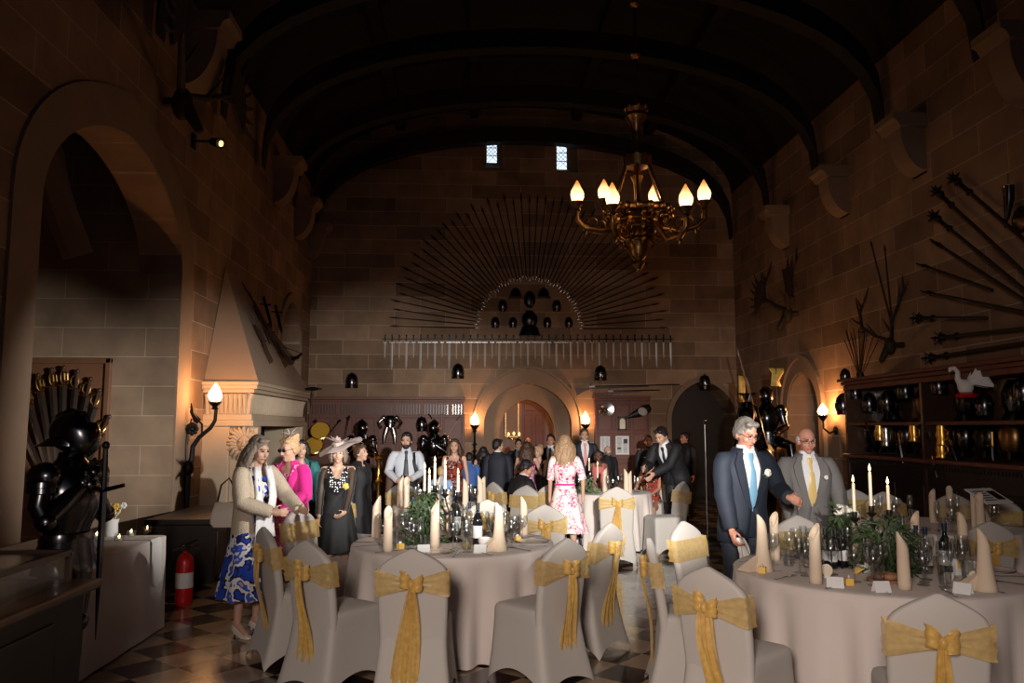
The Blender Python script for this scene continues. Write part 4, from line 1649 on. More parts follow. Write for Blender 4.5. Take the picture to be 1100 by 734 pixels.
ch_ = Person('small blond child in a pale blue top behind the candles', pos(474, 11.2), 11.2, 170, hgt(501, 11.2), vox=.012, eyes=False, lip=False)
ch_.shirt('sky_top', sleeves=True)
ch_.trousers('suit_navy')
ch_.hair('hair_blonde', 'short')
bl = Person('person in a bright blue top next to the left iron torch stand', pos(504, 13.2), 13.2, 175, hgt(486, 13.2), vox=.012, eyes=False, lip=False)
bl.shirt('blue_top', sleeves=True, wide=1.15)
bl.trousers('suit_navy')
bl.hair('hair_black', 'short')
w10 = Person('woman with long straight black hair and dark dress, back turned', pos(519, 13.6), 13.6, 170, hgt(480, 13.6), female=True, vox=.012, eyes=False, lip=False)
w10.dress('suit_black', hem=.4)
w10.hair('hair_black', 'long', .30, 11)
suit_man('man in a navy suit with his back turned, looking left, before the doorway', 535, 12.4, 165, 472, 'suit_navy', turn=-50, vox=.012, tie=None, hair='hair_black')
suit_man('man in dark suit facing the camera inside the stone doorway', 557, 15.2, 0, 472, 'suit_navy', vox=.013, tie='tie_blue')
suit_man('bald man standing in the room beyond the stone doorway', 567, 19.6, 10, 470, 'suit_black', vox=.014, style='ring', hair='hair_white')
w13 = Person('woman with brown hair in a hot pink floral dress, back turned, being hugged', pos(566, 12.0), 12.0, 172, hgt(475, 12.0), female=True, vox=.012, eyes=False, lip=False, hands=({'at': (.10, -.35, 1.2)}, {'at': (-.15, -.33, 1.15)}))
w13.dress('hot_floral', hem=.5)
w13.hair('hair_brown', 'long', .26, 13)
w14 = Person('fair woman hugging the one in the hot pink floral dress', pos(579, 12.5), 12.5, -35, hgt(479, 12.45), female=True, vox=.012, hands=({'at': (.05, -.33, 1.22)}, {'at': (-.26, -.40, 1.10), 'dir': (-.8, -.3, 0)}))
w14.dress('suit_black', hem=.5)
w14.hair('hair_blonde', 'up', seed=3)
suit_man('ruddy dark haired man in a dark suit between the hugging women and the pink dress', 592, 14.0, -15, 467, 'suit_black', skin='skin_red', vox=.012)
w16 = Person('woman with long wavy light hair in a pale pink floral knee-length dress, back turned', pos(607, 9.75), 9.75, 176, hgt(468, 9.75), female=True, vox=.010, eyes=False, lip=False, heel=.05,
             legs=[((.12, 0, .50), (.20, .03, .135), (.35, -1, 0)), ((-.10, 0, .50), (-.11, .02, .135))], hands=({'at': (.20, -.12, .86)}, {'at': (-.24, -.06, .88)}))
w16.dress('pink_floral', hem=.44, spread=.30, depth=.24, folds=.06)
w16.sleeve_parts('pink_floral', .056, .048, .044, upto=.62)
w16.hair('hair_light', 'long', .28, 15, vol=1.1)
w16.shoes('shoe_pale', heel=True)
b = MB()
b.tube([w16.W(V((.128 * cos(t), .106 * sin(t) - .004, 1.06)) * w16.k) for t in [2 * pi * i / 24 for i in range(25)]], .014 * w16.k, n=6)
b.build('waist_tie', T['magenta'], w16.root)
suit_man('young man in a navy suit and pink tie beneath the right iron torch', 628, 14.0, 0, 461, 'suit_navy', tie='tie_pink', hair='hair_brown', vox=.012)
w18 = Person('woman with dark skin in a rose pink top, beside the young man in navy', pos(643, 13.0), 13.0, -8, hgt(484, 13.0), female=True, skin='skin_dark', vox=.012)
w18.dress('rose_top', hem=.5)
w18.hair('hair_black', 'bob')
suit_man('grey bearded man in black before the wooden notice board', 653, 14.6, 20, 479, 'suit_black', tie=None, shirt='suit_black', style='ring', hair='hair_grey', vox=.013).beard('hair_grey')
p21 = Person('man in a plain black polo shirt standing right of the notice board', pos(697, 14.2), 14.2, -10, hgt(468, 14.2), vox=.012, skin='skin_red')
p21.shirt('suit_black', sleeves=True, wide=1.1)
p21.trousers('suit_black')
p21.hair('hair_brown', 'short')
b = MB()
b.box((.07, -.135, 1.27), (.05, .006, .012))
b.box((-.07, -.135, 1.27), (.05, .006, .012))
b.xf(lambda p: V(p) * p21.k)
b.build('logo', T['white'], p21.root)
SIT = lambda dx=0: [((.10, -.42, .50), (.11, -.40, .085)), ((-.10, -.42, .50), (-.11, -.40, .085))]
w22 = Person('seated dark haired woman in a red patterned dress behind the white table', pos(700, 12.5), 12.5, -25, 1.62, female=True, vox=.012, z=-.38, skin='skin_red', legs=[((.10, -.40, .84), (.11, -.38, .47)), ((-.10, -.40, .84), (-.11, -.38, .47))], hands=({'at': (.05, -.36, 1.06), 'dir': (-.7, -.5, 0)}, {'at': (-.2, -.36, 1.05), 'dir': (.5, -.7, 0)}))
w22.dress('red_floral', hem=.84, spread=.2)
w22.hair('hair_black', 'long', .28, 17)
ym = suit_man('young man in a dark suit bending over the white table', 727, 11.6, -48, 452, 'suit_black', tie='tie_dark', lean=30, nod=14, vox=.010, hands=({'at': (.02, -.58, .98), 'dir': (0, -.7, -.5)}, {'at': (-.12, -.60, 1.04), 'dir': (.3, -.8, 0)}))
suit_man('man in black standing in shadow by the dark arch', 737, 14.9, -60, 465, 'suit_black', tie=None, shirt='suit_black', skin='skin_red', vox=.013)
w25 = Person('seated man in black leaning forward at the second table', pos(551, 10.75), 10.75, 120, 1.65, vox=.012, skin='skin_red', z=-.40, lean=18, nod=15, turn=-30, legs=[((.10, -.40, .86), (.11, -.38, .49)), ((-.10, -.40, .86), (-.11, -.38, .49))], hands=({'at': (.12, -.42, 1.12)}, {'at': (-.12, -.42, 1.12)}))
w25.shirt('shirt_white')
w25.jacket('suit_black')
w25.trousers('suit_black')
w25.hair('hair_black', 'short')
# ================================================================ LAMPS, ARMS AND ARMOUR
LAMPS = []


def flame_bulb(h=.24, r=.062, n=16):
    b = MB()
    b.lathe([(r * .45, 0), (r * .75, h * .08), (r * .98, h * .25), (r, h * .36), (r * .86, h * .52), (r * .58, h * .70), (r * .34, h * .85), (r * .12, h * .97), (.002, h)], n)
    b.v = [V((p.x * (1 + .07 * sin(5 * math.atan2(p.y, p.x) + p.z * 30)), p.y * (1 + .07 * sin(5 * math.atan2(p.y, p.x) + p.z * 30)), p.z)) for p in b.v]
    return b


# wrought iron lamp bracket on the corner of the bay
p = at(231, 432, Y=10.35)
o = thing('torch_lamp', 'wrought iron lamp bracket with glowing flame glass, curling off the pillar beside the fireplace', 'lamp', p)
g = flame_bulb(.25, .085)
g.build('flame_glass', T['torch_glass'], o)
b = MB()
b.lathe([(.02, -.10), (.05, -.09), (.03, -.06), (.06, -.03), (.085, .0), (.07, .01), (.05, .012)], 14)
b.build('cup', T['iron'], o)
b = MB()
q = lambda u, v: at(u, v, Y=10.35) - p
b.tube([q(232, 440), q(231, 452), q(226, 460), q(214, 470), q(207, 480), q(206, 492), q(203, 502), q(201, 515)], [.022, .024, .026, .028, .03, .034, .034, .03], n=8)
b.tube([q(207, 478), q(217, 468), q(217, 456), q(211, 450)], [.018, .016, .014, .010], n=7)
b.build('scrolled_arm', T['iron'], o)
b = MB()
c = q(207, 461)
for i in range(8):
    a = 2 * pi * i / 8
    b.ell(c + V((.05 * cos(a), -.02, .05 * sin(a))), (.035, .02, .035), n=8, m=5)
b.ell(c + V((0, -.04, 0)), (.03, .02, .03), n=8, m=5)
b.build('rosette', T['iron'], o)
b = MB()
b.loft([[q(205, 433), q(206, 433.5), q(206, 434)], [q(204, 443), q(208.5, 443) + V((0, -.03, 0)), q(210, 444)], [q(208, 453), q(213, 452) + V((0, -.03, 0)), q(216, 451)], [q(211, 455), q(213, 455), q(213, 454)]])
b.tube([q(201, 515), q(200, 480), q(202, 462), q(206, 450)], [.016, .014, .012, .01], n=6)
b.build('leaf', T['iron'], o)
b = MB()
b.ell(q(203, 503) + V((0, -.02, 0)), (.07, .06, .10), n=10, m=6)
b.tube([q(201, 510), q(200, 545), q(201, 600)], [.05, .035, .03], n=8)
b.build('wall_boss', T['iron'], o)
LAMPS.append((p + V((0, -.0, .10)), LP_LEFT))


def torch_stand(u, v, y, label, foot):
    p = at(u, v, Y=y)
    o = thing('torch_stand', label, 'lamp', (p.x, p.y, 0))
    g = flame_bulb(.30, .095)
    g.build('flame_glass', T['torch_glass'], o, loc=(0, 0, p.z))
    b = MB()
    b.lathe([(.02, -.16), (.05, -.14), (.035, -.10), (.09, -.03), (.11, .0), (.09, .015)], 12, c=(0, 0, p.z))
    b.build('cup', T['iron'], o)
    b = MB()
    b.tube([(0, 0, .05), (0, 0, 1.0), (0, 0, p.z - .12)], [.03, .026, .022])
    b.lathe([(.02, 0), (.055, .03), (.02, .07)], 10, c=(0, 0, p.z - .45))
    b.lathe([(.02, 0), (.055, .04), (.02, .08)], 10, c=(0, 0, 1.1))
    b.build('pole', T['iron'], o)
    for i in range(3):
        a = 2 * pi * i / 3 + .5
        b = MB()
        b.tube([(0, 0, .25), (.14 * cos(a), .14 * sin(a), .18), (.19 * cos(a), .19 * sin(a), .02)], [.018, .018, .022])
        b.build('foot', T['iron'], o)
    LAMPS.append((V((p.x, p.y, p.z + .12)), LP_BACK))


torch_stand(510, 457, 17.74, 'tall iron torch stand with glowing glass left of the central doorway', True)
torch_stand(629, 456, 17.74, 'tall iron torch stand with glowing glass right of the central doorway', True)
p = at(884, 446, X=XR - .22)
o = thing('torch_lamp', 'small glowing glass lamp on an iron bracket beside the right hand pointed doorway', 'lamp', p)
flame_bulb(.20, .085).build('flame_glass', T['torch_glass'], o)
b = MB()
b.lathe([(.02, -.10), (.06, -.05), (.085, .0), (.06, .012)], 12)
b.build('cup', T['iron'], o)
b = MB()
b.tube([(0, 0, -.08), (0, 0, -.22), (.10, 0, -.30), (.21, 0, -.26)], .018)
b.lathe([(.07, 0), (.07, .02), (.03, .03)], 10, M=Matrix.Translation((.215, 0, -.26)) @ Matrix.Rotation(-pi / 2, 4, 'Y'))
b.build('bracket', T['iron'], o)
LAMPS.append((p + V((0, 0, .09)), LP_RIGHT))

# ---- the chandelier
cy = 10.3
cp = at(685, 215, Y=cy)
zz = lambda v: at(685, v, Y=cy).z
o = thing('chandelier', 'ornate gilded bronze chandelier with six flame shaped lamps, hanging on a long rod', 'chandelier', (cp.x, cy, 0))
b = MB()
b.tube([(0, 0, zz(120)), (0, 0, 9.0)], .022)
for v in (60, 5, -40):
    b.lathe([(.02, -.05), (.06, -.02), (.075, 0), (.06, .02), (.02, .05)], 12, c=(0, 0, zz(v)))
b.build('rod', T['old_brass'], o)
b = MB()
Z = zz
b.lathe([(.03, Z(113)), (.16, Z(118)), (.13, Z(122)), (.15, Z(126)), (.08, Z(134)), (.06, Z(142))], 16, c=(0, 0, 0))
for i in range(8):
    a = 2 * pi * i / 8
    b.ell((.15 * cos(a), .15 * sin(a), Z(116)), (.03, .03, .05), n=8, m=5)
b.build('top_crown', T['old_brass'], o)
b = MB()
b.lathe([(.05, Z(134)), (.07, Z(150)), (.06, Z(163)), (.09, Z(168)), (.17, Z(170)), (.18, Z(174)), (.165, Z(178)), (.16, Z(180)), (.05, Z(181)), (.06, Z(186)), (.09, Z(190)), (.05, Z(197)), (.04, Z(215)), (.10, Z(222)), (.22, Z(226)), (.24, Z(232)), (.16, Z(240)), (.20, Z(248)), (.22, Z(256)), (.14, Z(263)), (.13, Z(268)), (.10, Z(276)), (.06, Z(280)), (.08, Z(284)), (.03, Z(290)), (.005, Z(293))], 18)
b.v = [V((p.x * (1 + .06 * sin(9 * math.atan2(p.y, p.x))), p.y * (1 + .06 * sin(9 * math.atan2(p.y, p.x))), p.z)) for p in b.v]
b.build('baluster', T['old_brass'], o)
b = MB()
n = 40
b.loft([[(.19 * cos(2 * pi * i / n) * k, .19 * sin(2 * pi * i / n) * k, z + (.02 if i % 4 < 2 and t else 0)) for i in range(n)] for k, z, t in ((1, Z(181), 0), (1.04, Z(170), 1), (.98, Z(170), 1), (.96, Z(181), 0))], True, False)
b.build('gallery_ring', T['brass'], o)
for i in range(6):
    a = 2 * pi * i / 6 + .3
    b = MB()
    b.tube([(.17 * cos(a), .17 * sin(a), Z(178)), (.30 * cos(a), .30 * sin(a), Z(205)), (.42 * cos(a), .42 * sin(a), Z(228))], .016, n=6)
    b.build('chain_bar', T['old_brass'], o)
n = 36
b = MB()
b.tube([(.42 * cos(2 * pi * i / n), .42 * sin(2 * pi * i / n), Z(229)) for i in range(n + 1)], .03, n=8, flat=1.4)
for i in range(18):
    a = 2 * pi * i / 18
    b.ell((.44 * cos(a), .44 * sin(a), Z(229)), (.05, .05, .06), n=8, m=5)
b.build('scroll_ring', T['old_brass'], o)
for k, (rr, vv, n_) in enumerate(((.30, 243, 12), (.22, 256, 10), (.36, 236, 14))):
    b = MB()
    for i in range(n_):
        a = 2 * pi * i / n_ + k
        c_ = V((rr * cos(a), rr * sin(a), Z(vv)))
        e_ = V((cos(a), sin(a), 0))
        b.tube([c_ + e_ * (.055 * cos(x_)) + V((0, 0, .06 * sin(x_))) for x_ in [q_ * .65 for q_ in range(9)]], [.015] * 8 + [.028], n=6)
        b.ell(c_ + V((0, 0, -.08)), (.022, .022, .045), n=7, m=5)
        b.ell(c_ + e_ * .05, (.035, .035, .03), n=7, m=5)
    b.tube([(rr * cos(2 * pi * i / 30), rr * sin(2 * pi * i / 30), Z(vv) - .05) for i in range(31)], .02, n=6)
    b.build('leaf_scrolls', T['old_brass'], o)
b = MB()
b.lathe([(.05, Z(262)), (.10, Z(266)), (.085, Z(272)), (.10, Z(276)), (.05, Z(281)), (.06, Z(285)), (.02, Z(292))], 12)
b.build('finial', T['brass'], o)
arms = [(616, 222, 210), (656, 202, 190), (733, 201, 188), (757, 219, 206), (646, 238, 228), (722, 240, 232)]
ang = [188, 120, 62, 352, 236, 300]
for (u, vb, vt), an in zip(arms, ang):
    a = R(an)
    rad = (u - 685) / FPX * cy / cos(a) if abs(cos(a)) > .3 else .75
    rad = min(.88, abs((u - 685) / FPX * cy / cos(a)))
    zb = Z(vb)
    d = V((cos(a), sin(a), 0))
    arm = MB()
    arm.tube([d * .16 + V((0, 0, Z(240))), d * .34 + V((0, 0, Z(246))), d * rad * .62 + V((0, 0, min(Z(250), zb - .34))), d * rad * .88 + V((0, 0, zb - .33)), d * rad + V((0, 0, zb - .22)), d * rad + V((0, 0, zb - .10))], [.05, .045, .045, .042, .04, .035], n=9)
    for t, z in ((.45, .10), (.62, .02), (.75, .05)):
        c = d * rad * t + V((0, 0, zb - .30 + z))
        s_ = V((-d.y, d.x, 0))
        arm.tube([c + d * (.07 * cos(x)) + V((0, 0, .07 * sin(x))) for x in [k * .6 for k in range(10)]], [.016] * 9 + [.03], n=6)
    arm.ell(d * rad * .86 + V((0, 0, zb - .40)), (.035, .035, .06), n=8, m=5)
    ao = arm.build('arm', T['old_brass'], o)
    c = MB()
    c.lathe([(.03, -.12), (.05, -.10), (.035, -.07), (.055, -.04), (.09, -.01), (.105, .01), (.085, .02), (.07, .02)], 14, c=d * rad + V((0, 0, zb)))
    c.build('candle_cup', T['old_brass'], ao)
    gb = flame_bulb(.30, .088)
    go = gb.build('flame_glass', T['bulb_glass'], ao, loc=d * rad + V((0, 0, zb + .01)))
    LAMPS.append((V((cp.x, cy, 0)) + d * rad + V((0, 0, zb + .12)), LP_CHAND))
LAMPS.append((V((dX + .3, YB + 1.3, 2.6)), LP_ROOM))


# ---- arms on the end wall
def wall_root(name, label, cat, u, v, Y=YB, group=None):
    return thing(name, label, cat, at(u, v, Y=Y), 0, group)


def mesh_thing(name, b, mt, label, cat, group=None, **k):
    return tag(b.build(name, T[mt], **k), label, cat, group)


pxm = YB / FPX
fc = at(569, 354, Y=YB - .05)
N = 51
lance = None
for i in range(N):
    a = pi * (1 - (i + .3) / (N - .4))
    d = V((cos(a), 0, sin(a)))
    L0, L1 = (57 + 1.5 * sin(i * 1.7)) * pxm, (151 + 4 * sin(i * 2.9)) * pxm
    if lance is None:
        lance = thing('pike', 'pike', 'pike', (0, 0, 0), 0, 'pikes fanned over the end wall')
        b = MB()
        b.tube([(0, 0, 0), (0, 0, .5), (0, 0, 1.72), (0, 0, 1.80)], [.015, .017, .012, .010], n=6)
        b.build('shaft', T['lance_wood'], lance)
        b = MB()
        b.lathe([(.012, 1.78), (.016, 1.82), (.022, 1.88), (.010, 1.96), (.002, 2.02)], 6, sy=.5)
        b.build('head', T['dark_steel'], lance)
        b = MB()
        b.lathe([(.006, -.06), (.016, 0), (.016, .03)], 6)
        b.build('butt', T['steel'], lance)
        x = lance
    else:
        x = dup(lance, (0, 0, 0))
    x.location = fc + d * L0
    x.rotation_euler = (0, pi / 2 - a, 0)
    x.scale = (1, 1, (L1 - L0) / 2.02)
    x['label'] = 'dark pike, %s from the left end of the fan on the end wall' % nth(i + 1)

sw = []
for kind in range(3):
    s_ = thing('sword', 'sword', 'sword', (0, 0, 0), 0, 'swords and daggers hanging in a row on the end wall')
    L, w, cw = ((.62, .050, .13), (.40, .034, .17), (.36, .040, .09))[kind]
    b = MB()
    b.loft([[(-w / 2 * k, 0, z), (0, -.008, z), (w / 2 * k, 0, z), (0, .008, z)] for k, z in ((1, 0), (.95, -L * .5), (.8, -L * .85), (.05, -L))])
    b.build('blade', T['blade'], s_, ang=20)
    b = MB()
    b.box((0, 0, .008), (cw, .022, .02))
    for q_ in (-1, 1):
        b.ell((q_ * cw / 2, 0, .006), (.014, .012, .016), n=8, m=5)
    b.build('crossguard', T['steel'], s_)
    b = MB()
    b.tube([(0, 0, .015), (0, 0, .08), (0, 0, .15)], [.012, .016, .012], n=7)
    b.ell((0, 0, .165), (.022, .018, .022), n=8, m=6)
    b.build('hilt', T['dark_steel'], s_)
    sw.append(s_)
used = [0, 0, 0]
N = 41
for i in range(N):
    kind = (0, 1, 0, 2)[i % 4] if i > 10 else (2, 0, 1, 0)[i % 4]
    u = 413.5 + (720.5 - 413.5) * i / (N - 1)
    P_ = at(u, 368.3, Y=YB - .03)
    if not used[kind]:
        x = sw[kind]
        used[kind] = 1
    else:
        x = dup(sw[kind], P_)
    x.location = P_
    x.scale = (1, 1, 1 + .06 * sin(i * 3.1))
    x['label'] = '%s hanging in the row above the arch, %s from the left' % (('long sword', 'broad hilted dagger', 'short dagger')[kind], nth(i + 1))
rail = MB()
a_, c_ = at(410, 364.5, Y=YB - .02), at(724, 364.5, Y=YB - .02)
rail.bar(a_, c_, .02, .02)
mesh_thing('sword_rail', rail, 'iron', 'thin iron rail from which the row of swords hangs', 'rail', smooth=False)


def helmet(u, v, s, kind, label, Y=YB - .14, group='dark helmets on the end wall'):
    o = wall_root('helmet', label, 'helmet', u, v, Y, group)
    b = MB()
    if kind == 'pot':
        b.lathe([(s * .52, -s * .62), (s * .5, -s * .2), (s * .47, s * .2), (s * .36, s * .48), (s * .15, s * .62), (.005, s * .66)], 18)
    elif kind == 'morion':
        b.lathe([(s * .75, -s * .35), (s * .55, -s * .25), (s * .5, .1 * s), (s * .36, s * .42), (s * .12, s * .58), (.005, s * .6)], 18)
    else:
        b.lathe([(s * .42, -s * .7), (s * .46, -s * .3), (s * .46, s * .2), (s * .34, s * .5), (.005, s * .62)], 18)
    b.build('skull', T['dark_steel'], o)
    if kind != 'morion':
        f = MB()
        f.loft([[(s * .50 * cos(t) * k, s * .52 * sin(t) * k - .004, z) for t in [pi + pi * j / 12 for j in range(13)]] + [(s * .45 * cos(t) * k, s * .46 * sin(t) * k, z) for t in [pi + pi * j / 12 for j in range(12, -1, -1)]] for k, z in ((.95, -s * .45), (1.06, -s * .2), (1.0, s * .06))])
        f.build('visor', T['armour'], o)
    c = MB()
    c.loft([[(x_, y_, z_) for x_, y_, z_ in ((-.008, -s * .48 * cos(t), s * .62 * sin(t)), (.008, -s * .48 * cos(t), s * .62 * sin(t)), (.008, -s * .54 * cos(t), s * .70 * sin(t)), (-.008, -s * .54 * cos(t), s * .70 * sin(t)))] for t in [R(20 + 14 * j) for j in range(11)]])
    c.build('crest', T['dark_steel'], o)
    return o


s = .20
helmet(554, 316, .24, 'morion', 'wide dark helmet, left of the oval shield on the end wall')
helmet(584, 316, .24, 'morion', 'wide dark helmet, right of the oval shield on the end wall')
helmet(540, 328, .20, 'close', 'narrow dark helmet, left and second highest in the trophy on the end wall')
helmet(598, 328, .20, 'close', 'narrow dark helmet, right and second highest in the trophy on the end wall')
helmet(532, 346, .19, 'close', 'dark helmet at far left of the lowest row in the trophy, end wall')
helmet(551, 346, .18, 'close', 'dark helmet just left of the breastplate in the trophy, end wall')
helmet(588, 346, .18, 'close', 'dark helmet just right of the breastplate in the trophy, end wall')
helmet(611, 346, .18, 'close', 'dark helmet at far right of the lowest row in the trophy, end wall')
o = wall_root('oval_shield', 'dark oval shield at the centre top of the trophy on the end wall', 'shield', 569, 322, YB - .03)
b = MB()
b.ell((0, 0, 0), (.12, .05, .19), n=20, m=12)
b.build('shield_face', T['dark_steel'], o)
b = MB()
b.tube([(.12 * cos(t), -.01, .19 * sin(t)) for t in [2 * pi * i / 24 for i in range(25)]], .012, n=6)
b.build('shield_rim', T['iron'], o)
o = wall_root('breastplate', 'large dark breastplate with flared skirt in the middle of the trophy', 'armour', 569, 345, YB - .12)
b = MB()
b.lathe([(.08, .24), (.10, .2), (.17, .12), (.18, 0), (.14, -.10), (.17, -.14)], 20, sy=.7)
b.build('cuirass', T['dark_steel'], o)
b = MB()
b.lathe([(.17, -.13), (.24, -.30), (.25, -.34), (.22, -.34)], 20, sy=.6)
b.build('fauld', T['armour'], o)
for u, v, lb in ((378, 409, 'dark helmet alone high on the end wall above the left panelling'), (492, 399, 'dark square topped helmet at upper left of the doorway arch'), (645, 401, 'dark helmet at upper right of the doorway arch, above the muskets')):
    helmet(u, v, .27, 'pot', lb)
helmet(757, 410, .25, 'close', 'dark helmet over the point of the shadowy right hand arch', YB - .2)


def musket(a, c, label, group, mt='brown_wood', w=.030):
    a, c = V(a), V(c)
    d = c - a
    L = d.length
    o = thing('musket', label, 'musket', a, 0, group)
    o.rotation_mode = 'QUATERNION'
    o.rotation_quaternion = d.to_track_quat('X', 'Z')
    b = MB()
    b.loft([[(x, -w * .6, z0), (x, w * .6, z0), (x, w * .6, z1), (x, -w * .6, z1)] for x, z0, z1 in ((0, -.16, -.02), (.02, -.165, -.0), (.20 * 1, -.07, .0), (.33, -.03, .022), (.45, -.03, .02), (L * .7, -.018, .004))])
    b.build('stock', T[mt], o, ang=30)
    b = MB()
    b.tube([(.34, 0, .02), (L * .6, 0, .02), (L, 0, .02)], [.017, .014, .012], n=8)
    b.build('barrel', T['dark_steel'], o)
    b = MB()
    b.box((.36, -w * .7, .02), (.12, .012, .035))
    b.tube([(.33, -w * .7, .03), (.32, -w * .7, .075), (.35, -w * .7, .08)], .008, n=6)
    b.tube([(.27, 0, -.03), (.30, 0, -.075), (.37, 0, -.07), (.40, 0, -.025)], .006, n=6)
    b.build('lock', T['steel'], o)
    return o


musket(at(619, 417, Y=YB - .05), at(730, 414, Y=YB - .05), 'long dark musket above the wooden notice panel, upper of two', 'muskets over the notice panel')
musket(at(639, 422, Y=YB - .05), at(709, 420, Y=YB - .05), 'shorter reddish musket above the wooden notice panel, lower of two', 'muskets over the notice panel', 'red_wood')

# ---- wooden panelling with displays, left part of the end wall
yp = YB - .30


def panelling(name, label, u0, u1, vt, cols, rows, slots):
    x0, x1, z1 = at(u0, 450, Y=yp).x, at(u1, 450, Y=yp).x, at(550, vt, Y=yp).z
    o = thing(name, label, 'panelling', ((x0 + x1) / 2, yp, 0))
    w = x1 - x0
    b = MB()
    b.box((0, .14, z1 / 2), (w, .26, z1))
    b.build('carcass', T['red_wood'], o, smooth=False)
    b = MB()
    b.box((0, .10, z1 - .03), (w + .08, .36, .06))
    b.box((0, .12, z1 - .085), (w + .04, .32, .05))
    b.build('cornice', T['red_wood'], o, smooth=False, bevel=.008)
    if slots:
        b = MB()
        k = int(w / .062)
        for i in range(k):
            if i % 10 != 9:
                b.box((-w / 2 + .05 + (w - .1) * i / (k - 1), 0, z1 - .27), (.026, .025, .22))
        b.build('fluted_frieze', T['brown_wood'], o, smooth=False)
    zt, zb = z1 - (.42 if slots else .16), .25
    for r_ in range(rows):
        for c in range(cols):
            pw, ph = w / cols, (zt - zb) / rows
            b = MB()
            b.box((-w / 2 + pw * (c + .5), 0, zb + ph * (r_ + .5)), (pw - .10, .02, ph - .10))
            b.build('panel', T['red_wood'], o, smooth=False, bevel=.008)
    b = MB()
    for c in range(cols + 1):
        b.box((-w / 2 + w * c / cols, -.01, (zt + zb) / 2), (.05, .04, zt - zb + .1))
    for r_ in range(rows + 1):
        b.box((0, -.01, zb + (zt - zb) * r_ / rows), (w, .035, .05))
    b.build('framing', T['red_wood'], o, smooth=False, bevel=.006)
    b = MB()
    b.box((0, -.02, .11), (w + .03, .06, .22))
    b.build('plinth', T['red_wood'], o, smooth=False, bevel=.008)
    return o


panelling('wall_panelling', 'long reddish wooden panelling with fluted frieze along the left of the end wall', 333, 498, 427, 7, 3, True)
panelling('notice_board', 'reddish wooden board holding notices, right of the central doorway', 640, 697, 425, 3, 3, False)


def poster(u0, u1, v0, v1, label, img):
    a, c = at(u0, v1, Y=yp - .03), at(u1, v0, Y=yp - .03)
    w, h = c.x - a.x, c.z - a.z
    o = thing('notice', label, 'notice', ((a.x + c.x) / 2, yp - .03, (a.z + c.z) / 2))
    b = MB()
    b.box((0, 0, 0), (w, .008, h))
    b.build('sheet', T['label_paper'], o, smooth=False)
    b = MB()
    for i in range(14):
        ww = w * (.32 if i > 5 else .36)
        for sx in (-1, 1):
            if (sx == 1 and img and i < 5) or (sx == -1 and img and 8 < i < 11):
                continue
            b.box((sx * w * .22, -.005, h * (.40 - .06 * i)), (ww, .002, h * .018))
    b.build('text_lines', T['black'], o, smooth=False)
    if img:
        b = MB()
        b.box((w * .24, -.005, h * .22), (w * .3, .003, h * .24))
        b.box((-w * .24, -.005, -h * .17), (w * .3, .003, h * .1))
        b.build('picture', T['dark_wood'], o, smooth=False)


poster(661.5, 675.5, 468.5, 488.5, 'white printed notice with two dark pictures on the notice panel', True)
poster(645, 655, 469, 486, 'plain printed notice at the left of the notice panel', False)
o = thing('plaque', 'small pale arched plaque in a dark frame, above the printed notices', 'plaque', at(668.5, 455, Y=yp - .04))
b = MB()
b.prism([(x, z) for x, z in arch_pts(0, .062, -.12, .04, .11, 6)], .012, Matrix(((1, 0, 0, 0), (0, 0, 1, -.02), (0, 1, 0, 0), (0, 0, 0, 1))))
b.build('face', T['candle_wax'], o)
b = MB()
for sx in (-1, 1):
    b.box((sx * .085, 0, 0), (.03, .03, .30))
    b.box((0, 0, sx * .14), (.2, .03, .03))
b.build('frame', T['dark_wood'], o, smooth=False)
o = thing('round_dish', 'round silvery dish with a dark red rosette hung at the notice panel\'s top left', 'dish', at(652, 440, Y=yp - .06))
MY = Matrix.Rotation(pi / 2, 4, 'X')
b = MB()
b.lathe([(.005, 0), (.10, .01), (.13, .04), (.15, .05), (.15, .06), (.005, .03)], 18, M=MY)
b.build('plate', T['steel'], o)
b = MB()
b.ell((-.05, -.07, -.02), (.06, .03, .07), n=10, m=6)
b.ell((-.14, -.05, -.02), (.05, .03, .07), n=10, m=6)
b.build('rosette', T['plum'], o)
o = thing('leather_cap', 'dark hat with pale side resting at the notice panel\'s top right corner', 'hat', at(686, 443, Y=yp - .1))
b = MB()
b.loft([[V((x, y * .5, z)) for x, y, z in [(c.x + r_ * cos(t) * .3, r_ * sin(t), c.z + r_ * cos(t)) for t in [2 * pi * j / 12 for j in range(12)]]] for c, r_ in ((V((-.30, 0, -.14)), .01), (V((-.15, 0, -.06)), .07), (V((.05, 0, .02)), .13), (V((.2, 0, .06)), .12), (V((.28, 0, .05)), .04))])
b.build('crown', T['iron'], o)
b = MB()
b.ell((.06, -.07, .05), (.11, .03, .09), M=Matrix.Rotation(.5, 4, 'Y'), n=12, m=7)
b.build('pale_lining', T['chair_cloth'], o)

